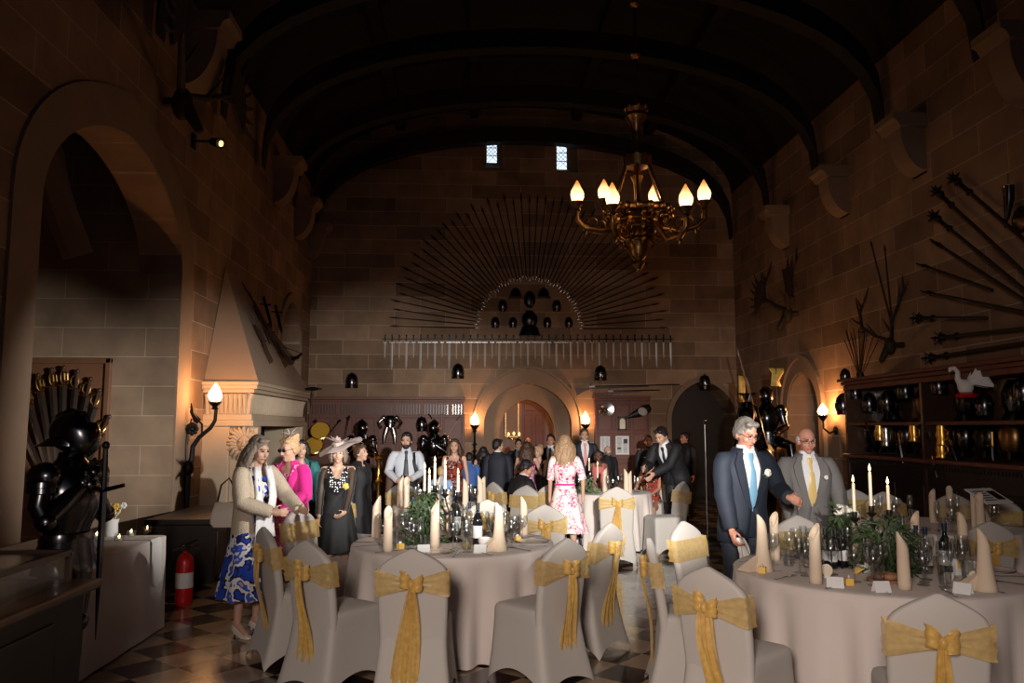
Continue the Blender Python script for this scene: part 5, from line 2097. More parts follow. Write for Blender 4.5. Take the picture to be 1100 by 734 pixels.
# displays on the left panelling
o = thing('half_armour', 'bright headless half armour mounted on the panelling, left of the white shirt man', 'armour', at(419, 455, Y=yp - .18))
AM = MB()
AM.lathe([(.07, .17), (.12, .13), (.135, .03), (.09, -.08), (.10, -.10)], 18, sy=.75)
AM.build('cuirass', T['armour'], o)
for sx in (-1, 1):
    b = MB()
    b.ell((sx * .14, 0, .12), (.06, .06, .055), n=10, m=7)
    b.tube([(sx * .15, 0, .11), (sx * .25, -.03, .01), (sx * .20, -.10, -.07)], [.045, .04, .03], n=9)
    b.ell((sx * .19, -.11, -.08), (.035, .04, .035), n=8, m=6)
    b.build('arm_harness', T['steel'], o)
    b = MB()
    b.tube([(sx * .06, 0, -.10), (sx * .11, -.03, -.28), (sx * .12, -.02, -.44)], [.065, .05, .035], n=9)
    b.build('leg_harness', T['steel'], o)
o = helmet(453, 455, .24, 'close', 'bright closed helmet mounted on the panelling above the white shirt man\'s shoulder', yp - .14, None)
for k, (u0, v0, u1, v1) in enumerate(((462, 447, 484, 474), (493, 449, 476, 474))):
    a_, c_ = at(u0, v0, Y=yp - .16 - .03 * k), at(u1, v1, Y=yp - .16 - .03 * k)
    o = thing('rapier', ('straight rapier crossing another, hilt upper left', 'straight rapier crossing another, hilt upper right')[k] + ' on the panelling', 'sword', a_, 0, 'crossed rapiers on the panelling')
    d = (c_ - a_)
    o.rotation_mode = 'QUATERNION'
    o.rotation_quaternion = d.to_track_quat('X', 'Z')
    b = MB()
    b.loft([[(x, -.02 * q_, 0), (x, 0, .006), (x, .02 * q_, 0), (x, 0, -.006)] for x, q_ in ((.08, 1), (d.length * .9, .8), (d.length, .1))])
    b.build('blade', T['blade'], o, ang=20)
    b = MB()
    b.tube([(-.06, 0, 0), (.07, 0, 0)], .014, n=7)
    b.tube([(.08, -.08, 0), (.08, .08, 0)], .010, n=6)
    b.build('hilt', T['iron'], o)


def suit_parts(o, s=1.0, trim='armour', legs=True, hold=True):
    """plate armour standing, facing local -Y."""
    S = lambda b: b.xf(lambda p: V(p) * s)
    P = lambda nm, b, m='armour', par=o: S(b).build(nm, T[m], par)
    h = MB()
    h.ell((0, .01, 1.66), (.105, .135, .125), n=18, m=12)
    h.loft([[(.118 * cos(t) * k, .01 + .15 * sin(t) * k + dy, z) for t in [2 * pi * j / 20 for j in range(20)]] for k, dy, z in ((.95, 0, 1.62), (1.05, .02, 1.595), (1.18, .05, 1.575), (1.14, .05, 1.572), (.9, 0, 1.6))], True, False)
    h.tube([(0, -.125, 1.69), (0, -.07, 1.78), (0, .02, 1.80), (0, .11, 1.76), (0, .15, 1.68)], .012, n=6)
    hm = P('helmet', h)
    v = MB()
    v.loft([[(.108 * cos(t) * k, -.02 + .125 * sin(t) * k * f, z) for t in [pi + pi * j / 12 for j in range(13)]] for k, f, z in ((.98, 1.0, 1.72), (1.05, 1.12, 1.67), (1.0, 1.32, 1.60), (.92, 1.2, 1.545), (.75, .95, 1.51))], closed=False)
    P('visor', v, 'armour', hm).modifiers.new('thickness', 'SOLIDIFY').thickness = .006
    g = MB()
    g.lathe([(.075, 1.54), (.085, 1.50), (.12, 1.46), (.16, 1.42), (.10, 1.42)], 18, sy=.85)
    P('gorget', g)
    c = MB()
    c.lathe([(.10, 1.46), (.17, 1.40), (.195, 1.30), (.19, 1.2), (.155, 1.09), (.15, 1.05), (.165, 1.03)], 24, sy=.78)
    c.v = [V((p.x, p.y - (.05 * max(0, 1 - abs(p.z - 1.25) / .2) * max(0, 1 - abs(p.x) / .2) if p.y < 0 else 0), p.z)) for p in c.v]
    P('breastplate', c, trim)
    f = MB()
    f.lathe([(.160, 1.05), (.172, 1.0), (.168, .99), (.182, .95), (.178, .94), (.195, .89), (.19, .88), (.21, .82), (.19, .82)], 22, sy=.82)
    P('fauld', f)
    for sx in (-1, 1):
        b = MB()
        b.ell((sx * .215, 0, 1.40), (.085, .10, .085), n=14, m=9)
        b.lathe([(.088, 0), (.092, -.03), (.085, -.035), (.088, -.065), (.08, -.07)], 14, c=(sx * .225, 0, 1.37))
        pa = P('pauldron', b)
        b = MB()
        if hold:
            el, wr = V((sx * .26, -.06, 1.14)), V((sx * .05, -.13, 1.32 - .03 * sx))
        else:
            el, wr = V((sx * .28, -.02, 1.12)), V((sx * .16, -.26, 1.02))
        b.tube([(sx * .225, 0, 1.36), V((sx * .25, 0, 1.22)), el], [.062, .058, .05], n=12)
        b.ell(el, (.058, .065, .06), n=12, m=8)
        b.tube([el, el.lerp(wr, .5), wr], [.05, .056, .042], n=12)
        P('arm_harness', b)
        b = MB()
        dr = (wr - el).normalized()
        b.capsule(wr, .048, wr + dr * .05, .05)
        b.ell(wr + dr * .09, (.05, .05, .045), n=10, m=7)
        for q_ in range(4):
            b.capsule(wr + dr * .10 + V((0, 0, .03 - .02 * q_)), .014, wr + dr * .15 + V((-sx * .01, .0, .03 - .02 * q_)), .012, 7)
        b.capsule(wr + dr * .06 + V((0, .02, .045)), .014, wr + dr * .12 + V((0, .02, .06)), .012, 7)
        P('gauntlet', b)
        if legs:
            b = MB()
            b.tube([(sx * .09, 0, .92), (sx * .105, -.01, .70), (sx * .105, -.01, .52)], [.095, .085, .062], n=14)
            b.ell((sx * .105, -.03, .50), (.062, .065, .065), n=12, m=8)
            b.tube([(sx * .105, 0, .47), (sx * .11, .015, .30), (sx * .11, .01, .10)], [.058, .064, .045], n=14)
            P('leg_harness', b)
            b = MB()
            b.loft([[(sx * .11 + w * cos(t), y, max(.0, .045 + hz * sin(t))) for t in [2 * pi * j / 10 for j in range(10)]] for y, w, hz in ((.07, .03, .05), (0, .05, .07), (-.10, .05, .05), (-.2, .03, .035), (-.24, .01, .02))])
            P('sabaton', b)


o = thing('suit_of_armour', 'black polished suit of armour standing left, holding a sword upright', 'suit of armour', (at(76, 500, Y=5.0).x, 5.0, 0), R(78))
sc_ = hgt(439, 5.0) / 1.81
suit_parts(o, sc_)
for u, y, rz, lb in ((388, 16.2, 15, 'suit of armour with brass trim standing against the left panelling, behind the hat'), (466, 16.6, -10, 'dark suit of armour standing against the panelling right of the white shirt man')):
    o2 = thing('suit_of_armour', lb, 'suit of armour', (at(u, 500, Y=y).x, y, 0), R(rz))
    suit_parts(o2, 1.02, trim='old_brass' if u < 400 else 'armour')
    if u < 400:
        b = MB()
        b.lathe([(.19, .86), (.195, .90), (.19, .94)], 18)
        b.build('belt', T['gilt'], o2)
for u, v, rr, lb in ((344, 463, .20, 'upper brass kettle drum shining on the left panelling'), (337, 479, .19, 'lower brass kettle drum shining left of the hat')):
    o2 = thing('kettle_drum', lb, 'drum', at(u, v, Y=16.8))
    b = MB()
    b.lathe([(.02, -rr), (rr * .6, -rr * .8), (rr * .95, -rr * .3), (rr, 0), (rr * .98, .02), (.005, .02)], 20, M=Matrix.Rotation(R(60), 4, 'X'))
    b.build('shell', T['lit_brass'], o2)
    b = MB()
    b.tube([Matrix.Rotation(R(60), 3, 'X') @ V((rr * cos(2 * pi * i / 20), rr * sin(2 * pi * i / 20), .01)) for i in range(21)], .014, n=6)
    b.build('hoop', T['brass'], o2)
    b = MB()
    b.tube([(0, .05, 0), (0, yp - 16.84, 0)], .02)
    b.build('wall_bracket', T['iron'], o2)
p2 = at(407, 490, Y=12.2)
o2 = thing('brass_stand', 'tall slender brass floor stand between the woman in black and the white shirt man', 'stand', (p2.x, 12.2, 0))
b = MB()
b.lathe([(.16, 0), (.16, .03), (.05, .06), (.035, .2), (.05, .25), (.03, .3), (.03, .8), (.055, .85), (.03, .9), (.028, p2.z - .1), (.06, p2.z - .04), (.02, p2.z)], 14)
b.build('column', T['gilt'], o2)
b = MB()
for i in range(6):
    a = i * 1.05
    b.tube([(0, 0, p2.z - .04), (.08 * cos(a), .08 * sin(a), p2.z + .04), (.14 * cos(a), .14 * sin(a), p2.z + .02)], [.02, .016, .008], n=6)
b.build('leaf_crown', T['brass'], o2)
for i, ((u0, v0), (u1, v1)) in enumerate((((339, 452), (345, 476)), ((365, 452), (351, 470)), ((375, 448), (371, 470)))):
    A, B_ = at(u0, v0, Y=16.9), at(u1, v1, Y=16.9)
    o2 = thing('drumstick_rapier', 'thin rapier propped among the brass drums, %s from the left' % nth(i + 1), 'sword', A, 0, 'rapiers among the brass drums')
    o2.name = 'rapier'
    o2.rotation_mode = 'QUATERNION'
    o2.rotation_quaternion = (B_ - A).to_track_quat('X', 'Z')
    L = (B_ - A).length
    b = MB()
    b.tube([(.06, 0, 0), (L, 0, 0)], [.014, .006], n=6)
    b.build('blade', T['steel'], o2)
    b = MB()
    b.ell((0, 0, 0), (.03, .03, .03), n=8, m=6)
    b.tube([(0, 0, 0), (.08, 0, 0)], .016, n=6)
    b.build('hilt', T['iron'], o2)
# the sword the armour holds
sp = at(111, 530, Y=4.93)
s_ = thing('sword', 'sword held upright before the black suit of armour', 'sword', (sp.x, sp.y, 0))
za, zb_ = at(111, 476, Y=4.93).z, at(111, 600, Y=4.93).z
b = MB()
b.loft([[(-w_, 0, z), (0, -.006, z), (w_, 0, z), (0, .006, z)] for w_, z in ((.022, za - .28), (.019, za - .7), (.004, .45), (.003, .42))])
b.build('blade', T['dark_steel'], s_, ang=20)
b = MB()
b.tube([(0, 0, za - .03), (0, 0, za - .12), (0, 0, za - .28)], [.014, .018, .014], n=8)
b.ell((0, 0, za - .015), (.024, .02, .026), n=10, m=7)
b.build('hilt', T['iron'], s_)
b = MB()
b.tube([(-.12, 0, za - .25), (0, 0, za - .28), (.12, 0, za - .25)], [.012, .014, .012], n=7)
b.build('crossguard', T['dark_steel'], s_)

# sword panel in the bay
pc = at(72, 455, Y=BAY1 - .03)
o = thing('weapon_board', 'flat wooden board behind the fan of brass hilted swords in the window bay', 'board', (at(118, 387, Y=BAY1 - .02).x, BAY1 - .03, 0))
zt_, zb2, wd = at(72, 388, Y=BAY1).z, at(72, 525, Y=BAY1).z, at(118, 440, Y=BAY1).x - at(14, 440, Y=BAY1).x
b = MB()
b.box((-wd / 2, .005, (zt_ + zb2) / 2), (wd, .03, zt_ - zb2))
b.build('backing', T['panel_wood'], o, smooth=False)
b = MB()
for x_ in (0, -wd):
    b.box((x_, -.01, (zt_ + zb2) / 2), (.07, .06, zt_ - zb2 + .07))
b.box((-wd / 2, -.01, zt_), (wd + .07, .06, .07))
b.box((-wd / 2, -.01, zb2), (wd + .07, .06, .07))
b.build('frame', T['panel_wood'], o, smooth=False, bevel=.012)
foot = at(64, 560, Y=BAY1 - .10)
for i, (u, v) in enumerate(((21, 455), (29, 426), (42, 412), (56, 406), (68, 404), (82, 408), (95, 416), (104, 428), (113, 456))):
    hpnt = at(u, v, Y=BAY1 - .10)
    tip = at(60 + i * 1.5, 540, Y=BAY1 - .10)
    d = tip - hpnt
    o = thing('basket_hilt_sword', 'brass hilted sword, %s from the left in the fan on the window bay board' % nth(i + 1), 'sword', hpnt, 0, 'brass hilted swords fanned on the board')
    o.rotation_mode = 'QUATERNION'
    o.rotation_quaternion = d.to_track_quat('X', 'Z')
    L = min(d.length, 1.25)
    b = MB()
    b.loft([[(x, 0, -.045 * q_), (x, -.010, 0), (x, 0, .045 * q_), (x, .010, 0)] for x, q_ in ((.10, 1), (L * .8, .8), (L, .15))])
    b.build('blade', T['steel'], o, ang=20)
    b = MB()
    b.tube([(-.08, 0, 0), (.10, 0, 0)], .018, n=8)
    b.ell((-.10, 0, 0), (.03, .025, .03), n=8, m=6)
    b.build('grip', T['brown_wood'], o)
    b = MB()
    for t in (-.5, 0, .5, 1.0):
        b.tube([(-.08, 0, .0), (-.02, -.05 * cos(t * 1.5), .07 * sin(t * 1.5 + .6)), (.05, -.05 * cos(t * 1.5), .075 * sin(t * 1.5 + .6)), (.11, 0, 0)], .009, n=6)
    b.lathe([(.005, .0), (.07, .005), (.06, .015), (.005, .02)], 14, M=Matrix.Translation((.10, 0, 0)) @ Matrix.Rotation(pi / 2, 4, 'Y'))
    b.build('guard', T['brass'], o)
# spotlight fixed high on the left wall
pp = at(228, 152, X=XL + .25)
o = thing('spotlight', 'small black spotlight fixed high on the left wall above the bay arch', 'spotlight', pp)
b = MB()
b.tube([(0, 0, 0), (.14, -.1, -.06)], [.05, .07], n=12)
b.build('housing', T['black'], o)
b = MB()
b.ell((.145, -.10, -.063), (.03, .03, .04), n=10, m=6)
b.build('bulb', T['warm_glow'], o)
b = MB()
b.tube([(-.25, 0, .0), (-.05, 0, .0), (0, 0, 0)], .02)
b.box((-.24, 0, 0), (.03, .12, .2))
b.build('wall_bracket', T['black'], o)
# ================================================================ FIREPLACE, RIGHT WALL, TABLEWARE
YF0, YF1 = at(217, 430, X=XL).y, at(330, 430, X=-2.95).y
XF = at(274, 430, Y=YF0).x
fz = lambda v: at(250, v, Y=YF0).z
o = thing('stone_fireplace', 'pale carved stone fireplace with lion head and tall sloping hood, by the left wall', 'fireplace', (XL, YF0, 0))
wX, wY = XF - XL, YF1 - YF0
zm1, zm0 = fz(410), fz(458)
b = MB()
za_ = at(241, 288, X=XL).z
ya_ = at(241, 288, X=XL).y - YF0
yb_ = ya_ + .6
b.add([(0, .05, zm1), (wX + .03, .02, zm1), (wX + .03, wY - .02, zm1), (0, wY - .05, zm1), (.02, ya_, za_), (.02, yb_, za_)], [(0, 1, 4), (1, 2, 5, 4), (2, 3, 5), (0, 4, 5, 3), (0, 3, 2, 1)])
b.build('hood', T['stone_hood'], o, smooth=False)
b = MB()
for (z0, z1, e) in ((zm1 - .05, zm1, .05), (zm1 - .10, zm1 - .05, .03), (zm1 - .15, zm1 - .10, -.02), (zm0 + .16, zm1 - .15, -.10), (zm0 + .08, zm0 + .16, -.05), (zm0, zm0 + .08, -.02)):
    b.box(((wX + e) / 2, wY / 2, (z0 + z1) / 2), (wX + e, wY + 2 * e, z1 - z0))
m_ = b.build('mantel', T['stone_pale'], o, smooth=False, bevel=.008)
b = MB()
for i in range(9):
    b.tube([(.04 + (wX - .2) * i / 8, .10, zm0 + .17), (.04 + (wX - .2) * i / 8, .085, zm1 - .24), (.04 + (wX - .2) * i / 8, .06, zm1 - .16)], [.022, .03, .036], n=7)
for i in range(34):
    y = .12 + (wY - .24) * i / 33
    b.tube([(wX - .11, y, zm0 + .17), (wX - .095, y, zm1 - .24), (wX - .07, y, zm1 - .16)], [.022, .03, .036], n=7)
b.build('gadroon_frieze', T['stone_pale'], m_)
for k, y in enumerate((.26, wY - .26)):
    b = MB()
    b.box((wX * .26, y, zm0 / 2), (wX * .52, .44, zm0))
    b.box((wX * .28, y, .10), (wX * .58, .50, .20))
    pr = [(wX * .52, zm0), (wX * .98, zm0), (wX * .96, zm0 - .45), (wX * .75, zm0 - .75), (wX * .62, zm0 - 1.05), (wX * .52, zm0 - 1.5)]
    b.prism(pr, .34, Matrix(((1, 0, 0, 0), (0, 0, 1, y - .17), (0, 1, 0, 0), (0, 0, 0, 1))))
    pier = b.build('pier', T['stone_pale'], o, smooth=False, bevel=.012)
    if k == 0:
        l = MB()
        cx, cz, y0 = wX * .76, zm0 - .23, .085
        l.box((cx, y0 + .02, cz), (.40, .05, .42))
        l.ell((cx + .03, y0 - .02, cz - .02), (.10, .07, .13), n=12, m=8)
        l.ell((cx + .05, y0 - .08, cz - .07), (.055, .05, .05), n=10, m=7)
        l.tube([(cx + .04, y0 - .06, cz + .06), (cx + .05, y0 - .11, cz - .04)], [.022, .03], n=7)
        for sx in (-1, 1):
            l.ell((cx + .03 + sx * .05, y0 - .075, cz + .03), (.022, .02, .016), n=8, m=5)
            l.ell((cx + .03 + sx * .11, y0 - .03, cz + .11), (.03, .03, .035), n=8, m=5)
        for i in range(17):
            a = pi * (.02 + 1.55 * i / 16) + .2
            d = V((cos(a), 0, sin(a)))
            l.tube([V((cx + .03, y0 - .03, cz)) + d * .10, V((cx + .02, y0 - .045, cz)) + d * .15 + V((.015 * sin(i), 0, .02)), V((cx, y0 - .03, cz)) + d * .20 + V((0, 0, .015 * sin(i * 2))), V((cx - .01, y0 - .01, cz)) + d * .235], [.026, .028, .022, .010], n=7)
        l.v = [V((min(max(p.x, cx - .22), cx + .22), p.y, min(max(p.z, cz - .235), cz + .235))) for p in l.v]
        l.build('lion_head', T['stone_pale'], pier, ang=60)
b = MB()
b.box((.03, wY / 2, zm0 / 2), (.04, wY - .9, zm0 - .02))
b.build('hearth_back', T['void'], o, smooth=False)
# arms lying against the hood
HN = V((1, 0, 0))
hoodpt = lambda u, v: None


def on_hood(u, v, off=.05):
    """point of the sloping front of the hood seen at that place."""
    p0, p1, p2 = V((XF + .03, YF0, zm1)), V((XF + .03, YF1, zm1)), V((XL + .02, YF0 + ya_, za_))
    n = (p1 - p0).cross(p2 - p0).normalized()
    if n.x < 0:
        n = -n
    d = at(u, v, Y=1.0) - CAM
    t = (p0 - CAM).dot(n) / d.dot(n)
    return CAM + d * t + n * off


HG = 'old arms hung on the fireplace hood'
for i, (a_, c_, lb) in enumerate((((300, 380), (256, 306), 'uppermost'), ((306, 392), (263, 316), 'second'), ((290, 390), (262, 332), 'lowest'))):
    musket(on_hood(*a_), on_hood(*c_), 'antique gun slung on the sloping fireplace hood, %s of three' % lb, HG, 'brown_wood', .035)
for i, (a_, c_, lb) in enumerate((((277, 322), (286, 356), 'first'), ((290, 331), (297, 362), 'second'), ((268, 336), (283, 372), 'third'), ((281, 350), (298, 386), 'fourth'))):
    A, B_ = on_hood(*a_, .10), on_hood(*c_, .10)
    o = thing('dagger', 'short dark dagger hung on the fireplace hood, %s counted down from the top' % lb, 'dagger', A, 0, HG)
    o.rotation_mode = 'QUATERNION'
    o.rotation_quaternion = (B_ - A).to_track_quat('X', 'Z')
    L = (B_ - A).length
    b = MB()
    b.loft([[(x, -.03 * k, 0), (x, 0, .008), (x, .03 * k, 0), (x, 0, -.008)] for x, k in ((.16, 1), (L * .8, .8), (L, .1))])
    b.build('blade', T['dark_steel'], o, ang=20)
    b = MB()
    b.tube([(0, 0, 0), (.16, 0, 0)], [.025, .018], n=8)
    b.tube([(.16, -.09, 0), (.16, .09, 0)], .014, n=6)
    b.build('hilt', T['iron'], o)
p = on_hood(293, 372, .10)
o = thing('crossbow', 'large dark crossbow low on the sloping fireplace hood', 'crossbow', p, 0, HG)
o.rotation_mode = 'QUATERNION'
o.rotation_quaternion = (on_hood(312, 398, .1) - p).to_track_quat('X', 'Z')
b = MB()
b.loft([[(x, -w_, -h_), (x, w_, -h_), (x, w_, h_), (x, -w_, h_)] for x, w_, h_ in ((-.45, .02, .03), (0, .035, .04), (.4, .045, .05), (.55, .06, .05))])
b.build('tiller', T['brown_wood'], o, smooth=False)
b = MB()
b.tube([(.30, -.28, 0), (.42, -.16, 0), (.48, 0, 0), (.42, .16, 0), (.30, .28, 0)], [.015, .03, .035, .03, .015], n=8)
b.build('bow', T['dark_steel'], o)
b = MB()
b.tube([(.30, -.28, 0), (.10, 0, .02), (.30, .28, 0)], .006, n=5)
b.build('string', T['iron'], o)
p = at(332, 421, Y=14.2)
o = thing('iron_bracket', 'dark iron bracket with a spiked arm at the far end of the mantel', 'bracket', p)
b = MB()
b.tube([(-.35, 0, .0), (0, 0, .05), (.22, 0, .05)], [.02, .025, .012])
b.build('spike', T['iron'], o)
b = MB()
b.ell((.05, 0, .05), (.13, .06, .035), n=10, m=6)
b.tube([(.05, 0, .03), (.04, 0, -.25)], .015)
b.build('cup', T['iron'], o)
# carved oak chest; the hearth shade is put into its near-black colour
p0, p1 = at(190, 640, X=-2.95), at(300, 600, X=-2.75)
o = thing('oak_chest', 'dark carved oak chest in the shade beside the fireplace', 'chest', (-3.08, 9.6, 0))
b = MB()
b.box((0, 0, .34), (.7, 1.5, .56))
b.build('body', T['dark_wood'], o, smooth=False)
b = MB()
b.box((0, 0, .65), (.76, 1.58, .06))
b.build('lid', T['dark_wood'], o, smooth=False, bevel=.01)
for i in range(3):
    b = MB()
    b.box((.35, -.48 + .48 * i, .34), (.03, .36, .40))
    b.build('carved_panel', T['dark_wood'], o, smooth=False, bevel=.012)
for sx in (-1, 1):
    for sy in (-1, 1):
        b = MB()
        b.box((sx * .30, sy * .70, .05), (.09, .09, .10))
        b.build('foot', T['dark_wood'], o, smooth=False)
# fire extinguisher and its sign
p = at(198, 636, Z=.03)
p = at(199, 600, Y=7.85)
o = thing('fire_extinguisher', 'red fire extinguisher standing on the floor past the side table', 'fire extinguisher', (p.x, 7.85, 0))
b = MB()
b.lathe([(.07, 0), (.078, .01), (.08, .03), (.08, .38), (.07, .43), (.045, .46), (.025, .475), (.025, .50)], 18)
b.build('cylinder', T['red_paint'], o)
b = MB()
b.box((0, -.01, .52), (.05, .05, .05))
b.bar((0, 0, .55), (.11, -.05, .60), .03, .012)
b.bar((0, 0, .53), (.12, -.05, .55), .03, .012)
b.build('valve', T['black'], o)
b = MB()
b.tube([(-.02, 0, .52), (-.10, -.02, .50), (-.12, -.03, .38), (-.10, -.03, .22), (-.095, -.03, .12)], [.011, .011, .011, .014, .022], n=8)
b.build('hose', T['black'], o)
b = MB()
b.lathe([(.0815, .16), (.0815, .30)], 18)
b.build('label_band', T['label_paper'], o)
p = at(188.5, 581, Y=BAY1 - .03)
o = thing('fire_sign', 'small red fire point sign on the pillar corner above the extinguisher', 'sign', p)
b = MB()
b.box((0, 0, .0), (.10, .012, .30))
b.build('sign_face', T['red_paint'], o, smooth=False)
b = MB()
b.ell((0, -.008, .055), (.02, .004, .03), n=8, m=5)
b.box((0, -.008, -.03), (.05, .003, .05))
b.build('pictogram', T['white'], o)

# ---- right wall: antlers, pole arms


def antler_head(name, label, u, v, sc, spread, palm, seed, X=XR, sg=-1):
    p = at(u, v, X=X + sg * .22)
    o = thing(name, label, 'antlers', p)
    r = random.Random(seed)
    b = MB()
    D = V((sg, 0, 0))
    b.ell(V((0, 0, 0)) * sc, [q * sc for q in (.10, .09, .16)], n=10, m=7)
    b.capsule(V((sg * .05, 0, -.05)) * sc, .07 * sc, V((sg * .16, 0, -.24)) * sc, .045 * sc)
    b.tube([V((-sg * .20, 0, .02)), V((0, 0, .02)) * sc], .05 * sc)
    b.build('skull', T['antler'], o)
    for sy in (-1, 1):
        a = MB()
        base = V((0, sy * .05, .10)) * sc
        pts = [base, base + V((sg * .10, sy * .22 * spread, .10)) * sc, base + V((sg * .22, sy * .48 * spread, .28)) * sc, base + V((sg * .16, sy * .66 * spread, .58)) * sc, base + V((sg * .05, sy * .62 * spread, .86)) * sc]
        a.tube(pts, [.038 * sc, .034 * sc, .03 * sc, .025 * sc, .010 * sc], n=8)
        for i, (k, dz, dy, L) in enumerate(((1, .16, .02, .24), (1.6, -.05, .25, .26), (2.2, .10, .28, .30), (2.8, .26, .10, .30), (3.3, .16, .22, .26), (3.7, .24, -.10, .22))):
            q0 = pts[int(k)].lerp(pts[int(k) + 1], k - int(k))
            d = V((sg * (.14 - .04 * i), sy * dy, dz)).normalized()
            a.tube([q0, q0 + d * L * .5 * sc + V((0, 0, .02 * sc)), q0 + d * L * sc + V((0, 0, .06 * sc))], [.024 * sc, .018 * sc, .005 * sc], n=6)
        if palm:
            c0 = pts[2]
            ring = []
            for t in range(9):
                aa = -0.6 + 2.2 * t / 8
                ring.append(V((sg * .05, sy * cos(aa) * .40, sin(aa) * .42 - .05)) * sc)
            a.loft([[c0 + q + V((.015 * sc, 0, 0)) for q in ring] + [c0 + q * .05 + V((.015 * sc, 0, 0)) for q in ring[::-1]], [c0 + q - V((.02 * sc, 0, 0)) for q in ring] + [c0 + q * .05 - V((.02 * sc, 0, 0)) for q in ring[::-1]]])
            for t in range(6):
                q = ring[t + 1]
                a.tube([c0 + q * .9, c0 + q * 1.25, c0 + q * 1.6 + V((0, 0, .05 * sc))], [.03 * sc, .022 * sc, .005 * sc], n=6)
        a.build('antler', T['antler'], o)
    return o


antler_head('elk_antlers', 'broad palmed elk antlers on the right wall, left of the branching stag antlers', 846, 338, 1.0, 1.0, True, 1)
antler_head('stag_antlers', 'branching stag antlers on the right wall above the corner of the display cabinet', 956, 372, .82, .95, False, 2)
antler_head('hanging_antlers', 'huge dark antlers high on the left wall above the bay arch', 196, 112, 1.25, 1.3, True, 3, XL, 1)
PG = 'pole arms fanned over the right wall'
PA = [((997, 227), (1112, 321), 'mace'), ((1000, 200), (1108, 300), 'mace'), ((1018, 186), (1112, 268), 'mace'), ((999, 257), (1112, 330), 'spear'), ((984, 283), (1066, 312), 'spear'),
      ((988, 313), (1112, 338), 'spear'), ((977, 342), (1060, 342), 'mace'), ((1000, 364), (1112, 352), 'mace'), ((990, 386), (1112, 367), 'mace')]
PA.sort(key=lambda t: t[0][1])
for i, (a_, c_, kd) in enumerate(PA):
    A, B_ = at(*a_, X=XR - .14 - .012 * (i % 3)), at(*c_, X=XR - .14 - .012 * (i % 3))
    o = thing('halberd', '%s headed pole arm on the right wall, %s from the top of the fan' % ('spiked' if kd == 'mace' else 'leaf', nth(i + 1)), 'pole arm', A, 0, PG)
    o.rotation_mode = 'QUATERNION'
    o.rotation_quaternion = (B_ - A).to_track_quat('X', 'Z')
    L = (B_ - A).length
    b = MB()
    b.tube([(.2, 0, 0), (L * .5, 0, 0), (L, 0, 0)], [.020, .024, .022], n=8)
    b.build('shaft', T['lance_wood'], o)
    b = MB()
    if kd == 'spear':
        b.loft([[(x, -w_, 0), (x, 0, .012), (x, w_, 0), (x, 0, -.012)] for x, w_ in ((0, .003), (.10, .035), (.17, .045), (.22, .02))])
        b.lathe([(.02, -.06), (.035, .03), (.02, .06), (.028, .10)], 8, M=Matrix.Translation((.2, 0, 0)) @ Matrix.Rotation(pi / 2, 4, 'Y'))
    else:
        b.tube([(0, 0, 0), (.12, 0, 0), (.25, 0, 0)], [.004, .02, .03], n=7)
        for q in range(6):
            aa = 2 * pi * q / 6
            b.tube([(.16, 0, 0), (.16, .05 * cos(aa), .05 * sin(aa)), (.15, .10 * cos(aa), .10 * sin(aa))], [.03, .018, .003], n=6)
        b.ell((.26, 0, 0), (.05, .05, .05), n=8, m=6)
        b.tube([(.25, 0, 0), (.55, 0, 0)], .028, n=7)
        b.ell((.55, 0, 0), (.035, .045, .045), n=8, m=6)
    b.build('head', T['iron'], o)
for i, (a_, c_) in enumerate((((935, 258), (957, 345)), ((950, 262), (958, 345)))):
    A, B_ = at(*a_, X=XR - .05), at(*c_, X=XR - .05)
    o = thing('thin_spear', ('left', 'right')[i] + ' one of two thin upright spears behind the stag antlers', 'spear', A)
    o.rotation_mode = 'QUATERNION'
    o.rotation_quaternion = (B_ - A).to_track_quat('X', 'Z')
    b = MB()
    b.tube([(.1, 0, 0), ((B_ - A).length, 0, 0)], [.012, .018], n=6)
    b.build('shaft', T['lance_wood'], o)
    b = MB()
    b.tube([(0, 0, 0), (.08, 0, 0), (.12, 0, 0)], [.002, .018, .012], n=6)
    b.build('point', T['iron'], o)
p = at(1083, 200, X=XR - .1)
o = thing('powder_horn', 'black and white powder horn hanging on the right wall above the pole arms', 'horn', p)
b = MB()
b.tube([(0, -.01, .0), (0, .0, -.15), (0, .05, -.33), (0, .10, -.45)], [.06, .055, .03, .008], n=10)
b.build('horn', T['dark_steel'], o)
b = MB()
b.tube([(0, -.01, .14), (0, -.01, .02)], [.006, .012], n=6)
b.lathe([(.062, -.02), (.065, 0), (.04, .015)], 10)
b.build('cap', T['brass'], o)
p = at(1098, 236, X=XR - .08)
o = thing('brass_roundel', 'small brass boss on the right wall below the powder horn', 'boss', p)
b = MB()
b.lathe([(.13, 0), (.12, .03), (.05, .06), (.03, .09), (.005, .10)], 16, M=Matrix.Rotation(-pi / 2, 4, 'Y'))
b.build('boss', T['old_brass'], o)
b = MB()
b.lathe([(.15, 0), (.15, .015), (.12, .02)], 16, M=Matrix.Rotation(-pi / 2, 4, 'Y'))
b.build('rim', T['dark_steel'], o)

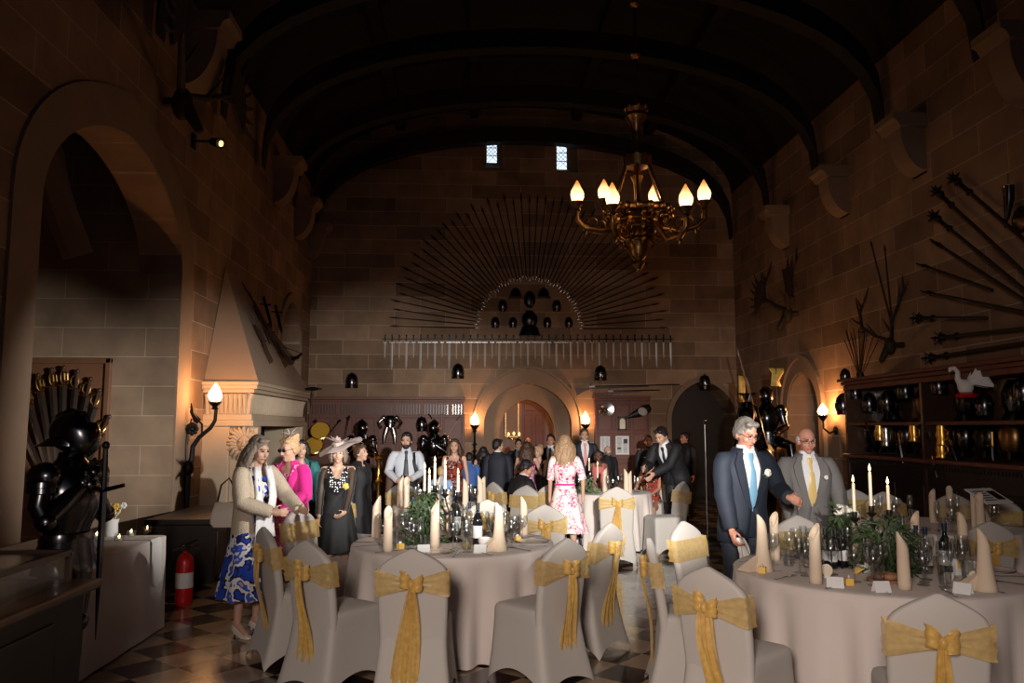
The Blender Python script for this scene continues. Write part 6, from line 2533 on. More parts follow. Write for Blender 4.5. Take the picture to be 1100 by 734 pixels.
# ---- armoury cabinets along the right wall
cyA, cyB = 7.6, at(905, 420, X=XR - .55).y
CXF = XR - .55
czt = at(905, 408, X=CXF).z
o = thing('armoury_cabinet', 'long dark wooden display cabinet packed with arms, along the right wall', 'cabinet', (XR, 0, 0))
b = MB()
b.box((-.04, (cyA + cyB) / 2, czt / 2), (.06, cyB - cyA, czt - .1))
b.build('back_boards', T['brown_wood'], o, smooth=False)
for y in (cyB - .03, cyA + .03, (cyA + cyB) / 2):
    b = MB()
    b.box((-.28, y, czt / 2 - .05), (.5, .05, czt - .12))
    b.build('upright', T['brown_wood'], o, smooth=False)
b = MB()
L_, m_y = cyB - cyA, (cyA + cyB) / 2
b.box((-.30, m_y, czt - .02), (.62, L_ + .1, .05))
b.box((-.28, m_y, czt - .07), (.57, L_ + .06, .05))
b.box((-.27, m_y, czt - .13), (.53, L_ + .02, .07))
b.build('cornice', T['red_wood'], o, smooth=False, bevel=.01)
zs1, zs0 = at(1000, 455, X=CXF + .1).z, at(1030, 498, X=CXF).z
for z, nm in ((zs1, 'shelf'), (zs0, 'counter')):
    b = MB()
    b.box((-.27 if nm == 'shelf' else -.29, m_y, z), (.44 if nm == 'shelf' else .58, L_, .045))
    b.build(nm, T['red_wood'], o, smooth=False, bevel=.006)
b = MB()
b.box((-.26, m_y, zs0 / 2), (.50, L_, zs0 - .03))
b.build('lower_case', T['dark_wood'], o, smooth=False)
for i in range(6):
    b = MB()
    b.box((-.515, cyA + L_ * (i + .5) / 6, zs0 * .45), (.02, L_ / 6 - .12, zs0 * .62))
    b.build('lower_panel', T['dark_wood'], o, smooth=False, bevel=.01)
b = MB()
for i in range(70):
    b.box((-.525, cyA + L_ * (i + .5) / 70, zs0 - .08), (.02, L_ / 140, .05))
b.box((-.515, m_y, zs0 - .055), (.03, L_, .02))
b.build('dentil_trim', T['dark_wood'], o, smooth=False)
# things on it
CG = 'arms shown in the right hand cabinet'
for u, v, s, kd, lb in ((908, 403, .15, 'pot', 'black helmet on top of the cabinet\'s left end'), (906, 434, .24, 'close', 'big black helmet below the cabinet cornice at its left end'),
                        (919, 421, .17, 'pot', 'brass glinting helmet second along under the cornice'), (934, 432, .20, 'close', 'dark closed helmet third along under the cornice'),
                        (953, 430, .19, 'close', 'dark helmet fourth along under the cornice'), (973, 418, .20, 'pot', 'shiny round helmet fifth along, higher than its neighbours'), (1009, 413, .19, 'pot', 'dark round helmet just left of the swan'),
                        (960, 447, .17, 'morion', 'brimmed helmet in the cabinet right of the crossed bladed rows'), (1058, 434, .18, 'close', 'bright gilded helmet on the shelf right of the swan'), (1100, 418, .20, 'pot', 'white glinting helmet at the photo\'s right edge')):
    q = at(u, v, X=CXF + .16)
    h = helmet(u, v, s, kd, lb, group=CG)
    h.location = q
    h.rotation_euler = (0, 0, R(-60))
p = at(1037, 412, X=CXF - .08)
o = thing('swan_ornament', 'white swan ornament on a red base fixed to the cabinet cornice', 'ornament', p, R(-20))
b = MB()
b.ell((0, 0, -.04), (.085, .07, .09), n=12, m=8)
b.tube([(-.03, 0, -.02), (-.075, 0, .05), (-.07, 0, .13), (-.10, 0, .175), (-.145, 0, .165), (-.155, 0, .12)], [.05, .034, .026, .026, .028, .012], n=9)
b.build('swan_body', T['white'], o, remesh=.012)
b = MB()
for sy in (-1, 1):
    b.loft([[(x, sy * (.06 + .03 * k), z - hh), (x, sy * (.09 + .03 * k), z), (x, sy * (.06 + .03 * k), z + hh)] for x, z, hh, k in ((.02, .0, .03, 0), (.09, .07, .09, .5), (.17, .05, .09, 1), (.25, -.03, .02, 1))])
b.build('wings', T['white'], o)
b = MB()
b.tube([(-.155, 0, .13), (-.15, 0, .08)], [.016, .005], n=7)
b.build('beak', T['red_wood'], o)
b = MB()
b.lathe([(.10, -.16), (.12, -.13), (.08, -.10)], 14)
b.build('base', T['red_paint'], o)
b = MB()
b.tube([(0, 0, -.14), (.08, .03, -.22), (.3, .1, -.22)], .015, n=6)
b.build('bracket', T['iron'], o)
for i, (u, v, hgt_, m_, lb) in enumerate(((945, 465, .24, 'brass', 'brass jug on the counter left of the tall mug'), (982, 466, .22, 'gilt', 'gleaming brass kettle on the cabinet shelf'), (1012, 468, .25, 'gilt', 'upright brass tankard, upper of two under the swan'),
                                          (1012, 484, .20, 'gilt', 'upright brass tankard, lower of two under the swan'), (952, 470, .26, 'steel', 'pewter jug next to the brass jug in the cabinet'))):
    q = at(u, v, X=CXF + .12)
    o = thing('tankard', lb, 'tankard', q, 0, 'metal vessels in the cabinet')
    b = MB()
    b.lathe([(.05, -hgt_ / 2), (.07, -hgt_ * .45), (.06, -hgt_ * .2), (.075, 0), (.055, hgt_ * .3), (.06, hgt_ / 2), (.05, hgt_ / 2 - .005), (.02, -hgt_ * .4)], 14)
    b.build('vessel', T[m_], o)
    b = MB()
    b.tube([(0, -.055, hgt_ * .35), (0, -.13, hgt_ * .2), (0, -.12, -hgt_ * .1), (0, -.065, -hgt_ * .25)], .011, n=6)
    b.build('handle', T[m_], o)
for i, (a_, c_) in enumerate((((931, 457), (941, 480)), ((966, 470), (972, 505)), ((988, 450), (999, 476)), ((1003, 495), (1008, 515)), ((1066, 470), (1067, 495)), ((1020, 472), (1028, 495)))):
    A, B_ = at(*a_, X=CXF + .05), at(*c_, X=CXF + .05)
    o = thing('short_sword', 'bare blade leaning inside the right hand cabinet, %s from its left end' % nth(i + 1), 'sword', A, 0, 'blades leaning in the cabinet')
    o.rotation_mode = 'QUATERNION'
    o.rotation_quaternion = (B_ - A).to_track_quat('X', 'Z')
    L = (B_ - A).length
    b = MB()
    b.loft([[(x, -.02 * k, 0), (x, 0, .006), (x, .02 * k, 0), (x, 0, -.006)] for x, k in ((.09, 1), (L * .85, .8), (L, .1))])
    b.build('blade', T['steel'], o, ang=20)
    b = MB()
    b.tube([(-.06, 0, 0), (.09, 0, 0)], .014, n=7)
    b.tube([(.09, -.06, 0), (.09, .06, 0)], .010, n=6)
    b.build('hilt', T['brass'], o)
o = thing('rod_bundle', 'sheaf of thin rods fanning out above the left end of the cabinet, one bright', 'rods', at(924, 404, X=XR - .35))
for i in range(15):
    b = MB()
    a = R(-36 + 72 * i / 14)
    b.tube([(0, 0, -.05), (.12 * sin(i), -1 * .75 * sin(a), .72 * cos(a))], .006 if i != 7 else .012, n=5)
    b.build('rod', T['lance_wood' if i != 7 else 'gilt'], o)
b = MB()
b.tube([(0, 0, -.12), (0, 0, .05)], [.07, .05], n=9)
b.build('binding', T['iron'], o)
p = at(1060, 539, Y=6.6)
o = thing('menu_card', 'printed menu board tilted against the right hand table\'s napkins, with dark text', 'menu', at(1062, 533, Y=7.0), R(20))
b = MB()
Mm = Matrix.Rotation(R(-62), 4, 'X')
b.box((0, 0, 0), (.34, .008, .24), Mm)
b.build('card', T['label_paper'], o, smooth=False)
b = MB()
for i in range(5):
    b.box((-.06, -.006, .07 - .035 * i), (.14, .002, .012), Mm)
b.box((.09, -.006, .0), (.10, .002, .14), Mm)
b.build('text_lines', T['black'], o, smooth=False)

for i in range(9):
    y = cyA + .35 + (cyB - cyA - .6) * i / 8
    for lvl, z in enumerate((zs1 + .27, zs0 + .30)):
        if (i + lvl) % 2 == 0 and lvl == 0:
            continue
        o = thing('cabinet_breastplate', 'dark breastplate hung in the right hand cabinet, %s %s from its left end' % (('upper row,', 'lower row,')[lvl], nth(9 - i)), 'armour', (XR - .20, y + .1 * lvl, z), R(-90), CG)
        b = MB()
        b.lathe([(.07, .20), (.11, .15), (.16, .05), (.15, -.08), (.11, -.16)], 16, sy=.7)
        b.build('cuirass', T[('dark_steel', 'armour', 'old_brass')[(i + lvl) % 3]], o)
        b = MB()
        b.lathe([(.11, -.15), (.17, -.22), (.18, -.245), (.15, -.245)], 16, sy=.7)
        b.build('fauld', T['dark_steel'], o)
# ---- armoured horse and rider by the right hand arch
hp_ = V((at(812, 470, Y=12.6).x, 12.6, 0))
o = thing('armoured_horse', 'dark armoured horse figure with plumed head behind the two older men', 'horse figure', hp_, R(-25))
b = MB()
b.chain([(0, -.75, 1.18), (0, -.2, 1.15), (0, .55, 1.18)], [.30, .34, .33], 14)
b.chain([(0, -.80, 1.30), (0, -1.10, 1.62), (0, -1.28, 1.86)], [.23, .17, .13], 12)
b.chain([(0, -1.28, 1.88), (0, -1.45, 1.74), (0, -1.62, 1.50)], [.12, .115, .075], 12)
for sx in (-1, 1):
    b.capsule((sx * .06, -1.25, 1.97), .03, (sx * .07, -1.25, 2.08), .012)
    b.chain([(sx * .16, -.72, 1.1), (sx * .16, -.78, .62), (sx * .16, -.74, .58), (sx * .16, -.74, .12)], [.13, .08, .065, .05], 10)
    b.capsule((sx * .16, -.74, .10), .055, (sx * .16, -.80, .05), .06)
    b.chain([(sx * .17, .6, 1.12), (sx * .17, .46, .72), (sx * .17, .68, .50), (sx * .17, .66, .12)], [.20, .11, .07, .05], 10)
    b.capsule((sx * .17, .66, .10), .055, (sx * .17, .60, .05), .06)
b.build('horse_body', T['dark_wood'], o, remesh=.022)
b = MB()
b.loft([[(.0 + w_ * cos(t), y, z + .02 + h_ * sin(t)) for t in [pi * j / 8 - .1 for j in range(9)]] for y, z, w_, h_ in ((-1.26, 1.93, .10, .09), (-1.42, 1.82, .115, .08), (-1.56, 1.66, .09, .07), (-1.68, 1.50, .06, .05))], closed=False)
x_ = b.build('chanfron', T['armour'], o)
x_.modifiers.new('thickness', 'SOLIDIFY').thickness = .01
for i in range(5):
    b = MB()
    t = i / 4
    c = V((0, -.86, 1.38)).lerp(V((0, -1.22, 1.86)), t)
    b.tube([c + V((-.25 + .09 * t, .05, -.14)), c + V((-.19 + .07 * t, .12, .06)), c + V((0, .16, .14)), c + V((.19 - .07 * t, .12, .06)), c + V((.25 - .09 * t, .05, -.14))], .055, n=8, flat=.5)
    b.build('crinet_plate', T['armour'], o)
b = MB()
b.ell((0, -.86, 1.10), (.36, .26, .34), n=16, m=10)
b.build('breast_armour', T['armour'], o)
b = MB()
b.ell((0, .45, 1.22), (.40, .48, .33), n=16, m=10)
b.build('crupper', T['armour'], o)
b = MB()
for i in range(12):
    a = i * .52
    b.tube([(0, -1.25, 2.0), (.06 * cos(a), -1.22 + .06 * sin(a), 2.15), (.13 * cos(a), -1.18 + .13 * sin(a), 2.16 - .02 * (i % 3))], [.012, .022, .006], n=5)
b.build('plume', T['dark_steel'], o)
rd = thing('mounted_armour', 'suit of gleaming armour seated on the armoured horse, by the right hand doorway', 'suit of armour', hp_ + V((.25, .15, .55)), R(-25))
suit_parts(rd, 1.0, legs=False, hold=False)
for sx in (-1, 1):
    b = MB()
    b.tube([(sx * .12, -.02, .90), (sx * .36, -.22, .82), (sx * .40, -.20, .45), (sx * .40, -.28, .25)], [.10, .085, .06, .05], n=12)
    b.build('leg_harness', T['armour'], rd)
p = at(834, 406, Y=13.0)
o = thing('yellow_pennon', 'bright yellow cloth pennon above the armoured rider', 'flag', p)
b = MB()
b.loft([[(x * w_ + .02 * sin(z * 20), .02 * sin(x * 9 + z * 14), z) for x in (-1, -.5, 0, .5, 1)] for z, w_ in ((.16, .13), (.08, .10), (-.04, .07), (-.14, .09))], closed=False)
b.build('cloth', T['gold_box'], o).modifiers.new('thickness', 'SOLIDIFY').thickness = .008
b = MB()
b.tube([(0, .02, -.5), (0, .02, .2)], .012)
b.build('staff', T['lance_wood'], o)
for i, ((u0, v0), (u1, v1)) in enumerate((((793, 378), (808, 436)), ((803, 410), (829, 520)))):
    A, B_ = at(u0, v0, Y=13.2), at(u1, v1, Y=13.2)
    o = thing('lance', ('upper thin lance slanting over the armoured horse', 'lower thin lance leaning down across the armoured horse')[i], 'lance', A)
    o.rotation_mode = 'QUATERNION'
    o.rotation_quaternion = (B_ - A).to_track_quat('X', 'Z')
    L = (B_ - A).length
    b = MB()
    b.tube([(.08, 0, 0), (L, 0, 0)], [.014, .018], n=7)
    b.build('shaft', T['panel_wood'], o)
    b = MB()
    b.tube([(-.08, 0, 0), (.03, 0, 0), (.09, 0, 0)], [.002, .022, .014], n=6)
    b.build('point', T['steel'], o)
p = at(797, 418, Y=13.4)
o = thing('yellow_banner', 'narrow yellow banner hanging upright beside the lance', 'flag', p)
b = MB()
b.loft([[(x, .012 * sin(x * 60 + z * 6), z) for x in (-.055, -.02, .02, .055)] for z in (.23, .1, 0, -.1, -.23)], closed=False)
b.build('cloth', T['gold_box'], o).modifiers.new('thickness', 'SOLIDIFY').thickness = .006
b = MB()
b.tube([(-.08, 0, .235), (.08, 0, .235)], .010)
b.tube([(0, .03, .24), (0, .03, -p.z + .02)], .012)
b.build('pole', T['lance_wood'], o)
p = at(757, 452, Y=12.0)
o = thing('microphone_stand', 'slim microphone stand before the dark arch', 'microphone stand', (p.x, 12.0, 0))
b = MB()
b.tube([(0, 0, .02), (0, 0, p.z - .06)], .012)
b.build('pole', T['steel'], o)
b = MB()
b.lathe([(.15, 0), (.15, .015), (.03, .03)], 16)
b.build('base', T['iron'], o)
b = MB()
b.capsule((0, .03, p.z - .05), .02, (0, -.05, p.z), .032)
b.build('microphone', T['steel'], o)
# ================================================================ ON THE TABLES
ZT = TH + .002
BATCH = {}
USED = set()


def put(key, proto, loc, rz=0, scale=None):
    """first use moves the prototype, later ones copy it; labels are written once all are placed."""
    L = BATCH.setdefault(key, [])
    if proto.name in USED:
        x = dup(proto, loc, rz)
    else:
        x = proto
        USED.add(x.name)
        x.location, x.rotation_euler = loc, (0, 0, rz)
    if scale:
        x.scale = (scale,) * 3 if not hasattr(scale, '__len__') else scale
    L.append(x)
    return x


def finish(key, text, group):
    L = sorted(BATCH[key], key=lambda o: upix(o.location))
    for i, o in enumerate(L):
        o['label'] = text.replace('#', nth(i + 1)) if len(L) > 1 else text.replace('# ', '').replace(', # from the left', '').replace(' # from the left', '')
        if len(L) > 1:
            o['group'] = group


TABLES = {'front': (TRr, .86, 'the front table'), 'middle': (TL, .80, 'the middle table'), 'right': (TR2, .75, 'the right hand table'), 'second': (TL2, .60, 'the second table'), 'white': (TW, .62, 'the white table')}


def napkin_mesh(kind):
    b = MB()
    n, turns = 40, 1.5
    rings = []
    H = .295
    for lv in range(9):
        t = lv / 8
        ring = []
        for i in range(n):
            s_ = i / (n - 1)
            a = 2 * pi * turns * s_
            r = (.036 - .010 * s_) * (1 - .18 * t) * (1 + (1.1 * (1 - t) ** 2.5 if kind and s_ < .45 else 0) * (.5 + .5 * cos(a - 1)))
            top = H * (1 - .26 * (1 - cos(a)) / 2)
            ring.append((r * cos(a), r * sin(a), top * t))
        rings.append(ring)
    b.loft(rings, closed=False)
    if kind:
        b.loft([[(.02, -.02, .001), (.13, -.05, .001), (.12, -.02, .03), (.03, 0, .09)], [(.02, .02, .001), (.12, .04, .001), (.11, .03, .02), (.03, .02, .09)]])
    return b


NAP = []
for k in range(2):
    o = napkin_mesh(k).build('napkin', T['napkin'], ang=60)
    o.modifiers.new('thickness', 'SOLIDIFY').thickness = .003
    tag(o, 'napkin', 'napkin')
    NAP.append(o)
NPOS = {'front': [(806, 613, 1, 200), (833, 602, 0, 40), (857, 632, 0, 20), (972, 633, 0, 160), (922, 597, 0, 80), (985, 598, 0, 10), (1062, 603, 0, 200), (1096, 641, 1, 170)],
        'middle': [(408, 594, 0, 90), (467, 588, 0, 30), (536, 591, 1, 210), (571, 574, 0, 200), (390, 577, 0, 0), (480, 569, 0, 60)],
        'right': [(1003, 562, 0, 20), (1048, 570, 0, 180), (1030, 554, 0, 60), (1080, 560, 0, 100), (1070, 577, 0, 40)],
        'second': [(403, 545, 0, 10), (422, 547, 0, 90), (500, 545, 0, 200), (516, 543, 0, 170), (532, 540, 0, 40), (463, 533, 0, 0)],
        'white': [(650, 529, 0, 20), (683, 532, 0, 0), (692, 534, 0, 180)]}
def clamp(p, c, r, k=.93):
    d = V((p.x - c.x, p.y - c.y))
    if d.length > r * k:
        d *= r * k / d.length
    return V((c.x + d.x, c.y + d.y, ZT))


for tk, L in NPOS.items():
    c, r_, nm = TABLES[tk]
    for u, v, kd, rz in L:
        p = clamp(at(u, v, Z=ZT), c, r_, .86)
        put('napkin ' + tk, NAP[kd], p, R(rz), 1.13 + .06 * sin(u))
    finish('napkin ' + tk, 'tall rolled beige napkin standing on %s, # from the left' % nm, 'rolled napkins on ' + nm)


def glass_proto(kind):
    b = MB()
    if kind == 0:
        pr = [(.034, 0), (.033, .004), (.006, .010), (.004, .05), (.005, .085), (.022, .10), (.037, .125), (.041, .15), (.036, .19), (.034, .19), (.039, .15), (.035, .127), (.018, .104), (.002, .10)]
    elif kind == 1:
        pr = [(.030, 0), (.029, .004), (.005, .010), (.004, .08), (.012, .10), (.022, .14), (.024, .19), (.021, .225), (.0195, .225), (.022, .19), (.02, .14), (.010, .104), (.002, .10)]
    else:
        pr = [(.030, 0), (.033, .03), (.036, .10), (.034, .10), (.031, .03), (.028, .008), (.002, .008)]
    b.lathe(pr, 14)
    o = b.build(('wine_glass', 'champagne_flute', 'tumbler')[kind], T['glass'], ang=70)
    return tag(o, 'drinking glass on the table', 'glass')


GP = [glass_proto(k) for k in range(3)]
gr = random.Random(3)
NG = {'front': (9, (0, 0, 1, 2, 0)), 'middle': (9, (0, 0, 1, 2, 0)), 'right': (7, (0, 1, 2)), 'second': (6, (0, 0, 1)), 'white': (5, (0, 1))}
for tk, (n, kinds) in NG.items():
    c, r_, nm = TABLES[tk]
    for i in range(n):
        a = 2 * pi * (i + .5) / n + .2
        for j, kd in enumerate(kinds):
            aa = a + (.16, -.02, .09, .24, .28)[j] + gr.uniform(-.03, .03)
            rr = r_ * (.70, .62, .52, .60, .46)[j] + gr.uniform(-.02, .02)
            q = V((c.x + rr * cos(aa), c.y + rr * sin(aa), ZT))
            if min((V((q.x, q.y)) - V((o_.location.x, o_.location.y))).length for o_ in BATCH['napkin ' + tk]) < .085:
                continue
            put('%s %d' % (tk, kd), GP[kd], q, gr.random() * 6, 1 + .12 * gr.random())
    for kd in set(kinds):
        if '%s %d' % (tk, kd) in BATCH:
            finish('%s %d' % (tk, kd), '%s on %s, # from the left' % (('stemmed wine glass', 'tall champagne flute', 'short tumbler')[kd], nm), ('wine glasses on ', 'champagne flutes on ', 'tumblers on ')[kd] + nm)

# plates, cutlery, place settings
pl = thing('dinner_plate', 'plate', 'plate', (0, 0, 0))
b = MB()
b.lathe([(.075, .0), (.09, .004), (.13, .016), (.132, .019), (.09, .009), (.005, .007)], 28)
b.build('china', T['china'], pl)
b = MB()
b.tube([(.131 * cos(2 * pi * i / 28), .131 * sin(2 * pi * i / 28), .0185) for i in range(29)], .0025, n=5)
b.build('rim', T['brass'], pl)
fk = MB()
fk.loft([[(-w_, y, z), (w_, y, z), (w_, y, z + .003), (-w_, y, z + .003)] for y, w_, z in ((-.10, .006, .002), (-.03, .004, .004), (.03, .004, .004), (.045, .011, .003), (.065, .011, .004))])
for q in (-.0085, -.003, .003, .0085):
    fk.box((q, .085, .006), (.003, .045, .002))
FK = tag(fk.build('fork', T['steel'], ang=40), 'fork', 'fork')
kn = MB()
kn.loft([[(-w_, y, .002), (w_ * .6, y, .002), (w_ * .6, y, .006), (-w_, y, .006)] for y, w_ in ((-.11, .008), (-.02, .007), (-.01, .005), (.0, .010), (.08, .011), (.115, .003))])
KN = tag(kn.build('knife', T['steel'], ang=40), 'knife', 'knife')
bx = thing('favour_box', 'box', 'box', (0, 0, 0))
b = MB()
b.box((0, 0, .02), (.045, .045, .04))
b.build('box_body', T['gold_box'], bx, smooth=False, bevel=.003)
b = MB()
b.ell((0, 0, .048), (.014, .006, .01), n=8, m=5)
b.box((0, 0, .0405), (.047, .008, .002))
b.build('ribbon', T['white'], bx)
for tk, n in (('front', 8), ('middle', 8), ('right', 6), ('second', 6)):
    c, r_, nm = TABLES[tk]
    for i in range(n):
        a = 2 * pi * (i + .5) / n + .2
        e = V((cos(a), sin(a), 0))
        s_ = V((-sin(a), cos(a), 0))
        q = V((c.x, c.y, ZT)) + e * (r_ - .165)
        clash = min((V((q.x, q.y)) - V((o_.location.x, o_.location.y))).length for o_ in BATCH['napkin ' + tk])
        rz = a + pi / 2
        if clash > .19:
            put('plate ' + tk, pl, q, rz)
        if tk in ('front', 'middle'):
            put('fork ' + tk, FK, q - s_ * .17 + e * .03, rz)
            put('knife ' + tk, KN, q + s_ * .17 + e * .03, rz)
    for nm_, tx in (('plate', 'gold rimmed white dinner plate'), ('fork', 'steel fork laid'), ('knife', 'steel knife laid')):
        if nm_ + ' ' + tk in BATCH:
            finish(nm_ + ' ' + tk, '%s on %s, # from the left' % (tx, nm), {'plate': 'dinner plates on ', 'fork': 'forks on ', 'knife': 'knives on '}[nm_] + nm)
for tk, pts in (('front', ((819, 616), (912, 629), (922, 616), (893, 609))), ('middle', ((501, 588), (430, 590), (556, 582)))):
    for u, v in pts:
        put('box ' + tk, bx, at(u, v, Z=ZT), R(u * 7 % 90))
    finish('box ' + tk, 'little yellow gold favour box on %s, # from the left' % TABLES[tk][2], 'favour boxes on ' + TABLES[tk][2])
tc = MB()
tc.loft([[(x, -.028, 0), (x, 0, .058), (x, .028, 0), (x, .026, 0), (x, 0, .054), (x, -.026, 0)] for x in (-.045, .045)])
TC = tag(tc.build('place_card', T['label_paper'], smooth=False), 'card', 'place card')
for tk, pts in (('front', ((1053, 643, 40), (948, 640, 0), (878, 640, -20))), ('middle', ((455, 594, 10), (516, 594, -10)))):
    for u, v, a in pts:
        put('card ' + tk, TC, clamp(at(u, v, Z=ZT), *TABLES[tk][:2], .9), R(a + 90 if u == 1053 else a))
    finish('card ' + tk, 'white folded tent place card on %s, # from the left' % TABLES[tk][2], 'place cards on ' + TABLES[tk][2])


def bottle(u, v, h, kind, label, group=None, Y=None):
    p = at(u, v, Z=ZT) if Y is None else V((at(u, 500, Y=Y).x, Y, ZT))
    o = thing('bottle', label, 'bottle', p, 0, group)
    r = .037 * h / .31
    m = {'wine': 'bottle_green', 'dark': 'bottle_dark', 'water': 'glass'}[kind]
    b = MB()
    b.lathe([(r * .9, 0), (r, .006), (r, h * .58), (r * .85, h * .66), (r * .42, h * .76), (r * .36, h * .80), (r * .36, h * .97), (r * .42, h * .98), (r * .4, h), (.002, h)], 16)
    b.build('glass_body', T[m], o)
    b = MB()
    b.lathe([(r * 1.01, h * .18), (r * 1.015, h * .19), (r * 1.015, h * .46), (r * 1.01, h * .47)], 16)
    b.build('paper_label', T['label_paper'], o)
    b = MB()
    b.lathe([(r * .40, h * .84), (r * .40, h * .975), (r * .45, h * .98), (r * .44, h * 1.003), (.002, h * 1.004)], 12)
    b.build('cap', T['foil' if kind != 'dark' else 'black'], o)
    return o


bottle(1017, 617, .31, 'wine', 'dark wine bottle standing alone on the front table, right of the greenery')
bottle(986, 613, .28, 'water', 'clear water bottle on the front table, left one beside the dark wine bottle')
bottle(996, 616, .28, 'water', 'clear water bottle on the front table, touching distance left of the wine bottle')
bottle(968, 606, .27, 'water', 'clear blue capped bottle on the front table just behind the greenery')
rk = thing('bottle_rack', 'black wire carrier full of small bottles on the front table', 'bottle carrier', at(897, 610, Z=ZT), R(20))
b = MB()
for z in (.02, .12):
    b.tube([(x, y, z) for x, y in ((-.085, -.06), (.085, -.06), (.085, .06), (-.085, .06), (-.085, -.06))], .004, n=6)
for x in (-.085, 0, .085):
    for y in (-.06, .06):
        b.tube([(x, y, 0), (x, y, .125)], .004, n=6)
b.build('wire_frame', T['iron'], rk)
b = MB()
b.tube([(0, -.06, .12), (0, -.05, .24), (0, 0, .29), (0, .05, .24), (0, .06, .12)], .005, n=6)
b.build('handle', T['iron'], rk)
for i, (dx, dy) in enumerate(((-.045, -.03), (.045, -.03), (-.045, .03), (.045, .03))):
    q = rk.matrix_basis @ V((dx, dy, .006)) if False else V((rk.location.x + dx * cos(.35) - dy * sin(.35), rk.location.y + dx * sin(.35) + dy * cos(.35), ZT + .004))
    o = bottle(500, 600, .24, 'dark', 'small dark bottle at the %s of the wire carrier' % ('front left', 'front right', 'back left', 'back right')[i], 'bottles in the wire carrier', Y=5)
    o.location = q
bottle(513, 586, .32, 'dark', 'dark wine bottle with white label at the right of the middle table')
bottle(490, 575, .33, 'wine', 'green wine bottle with a large white label near the candelabra, middle table')
bottle(443, 574, .31, 'wine', 'dark bottle left of the candelabra on the middle table')
bottle(504, 577, .28, 'water', 'clear bottle between the two labelled wine bottles on the middle table')
bottle(455, 569, .30, 'water', 'clear bottle far side of the candelabra on the middle table')


def candelabra(tk, label, candles, ztop_off=.0, base=None):
    c, r_, nm = TABLES[tk]
    cx = base if base else V((c.x, c.y))
    o = thing('candelabra', label, 'candelabra', (cx.x, cx.y, ZT))
    b = MB()
    b.lathe([(.075, 0), (.078, .008), (.05, .02), (.018, .035), (.012, .10), (.024, .12), (.012, .14), (.010, .26), (.022, .28), (.010, .30)], 14)
    b.build('stem', T['iron'], o)
    for i, (u, vt, vb, dy) in enumerate(candles):
        p = at(u, vb, Y=cx.y + dy)
        q = p - V((cx.x, cx.y, ZT))
        b = MB()
        b.tube([(0, 0, .24), (q.x * .35, q.y * .35, .20), (q.x * .8, q.y * .8, q.z - .10), (q.x, q.y, q.z - .04)], .008, n=7)
        a_ = b.build('arm', T['iron'], o)
        b = MB()
        b.lathe([(.008, -.05), (.03, -.03), (.034, -.024), (.014, -.018), (.018, .0), (.016, .02), (.012, .02), (.012, -.004)], 12, c=q)
        b.build('cup', T['iron'], a_)
        tp = at(u, vt, Y=cx.y + dy).z
        cd = thing('candle', 'tall lit ivory candle on %s, %s from the left in its candelabra' % (nm, nth(i + 1)), 'candle', p, 0, 'lit candles on ' + nm)
        L = tp - p.z
        b = MB()
        b.lathe([(.0112, 0), (.011, .03), (.0095, L - .004), (.006, L), (.001, L - .003)], 10)
        b.build('wax', T['candle_wax'], cd)
        b = MB()
        b.tube([(0, 0, L - .004), (.001, 0, L + .008)], .0012, n=5)
        b.build('wick', T['black'], cd)
        b = MB()
        b.lathe([(.001, 0), (.006, .006), (.0085, .014), (.006, .028), (.002, .042), (.0005, .050)], 10)
        b.build('flame', T['flame'], cd, loc=(0, 0, L + .003))
    return o


candelabra('front', 'black branched candelabra rising from the greenery of the front table', [(918, 519, 553, .08), (936, 507, 547, -.02), (955, 521, 551, .05)])
candelabra('middle', 'black branched candelabra with five candles in the middle table greenery', [(456, 504, 530, .10), (461, 510, 534, -.05), (467, 497, 524, .05), (478, 500, 528, -.02), (492, 510, 531, .08)])
candelabra('white', 'small branched candelabra on the white table behind the pink floral dress', [(623, 502, 514, 0), (633, 496, 512, .05), (642, 500, 515, -.03)], base=V((at(633, 520, Y=11.3).x, 11.3)))
LAMPS.append((V((TRr.x, TRr.y - .02, 1.42)), 1.2))
LAMPS.append((V((TL.x, TL.y, 1.46)), 1.2))


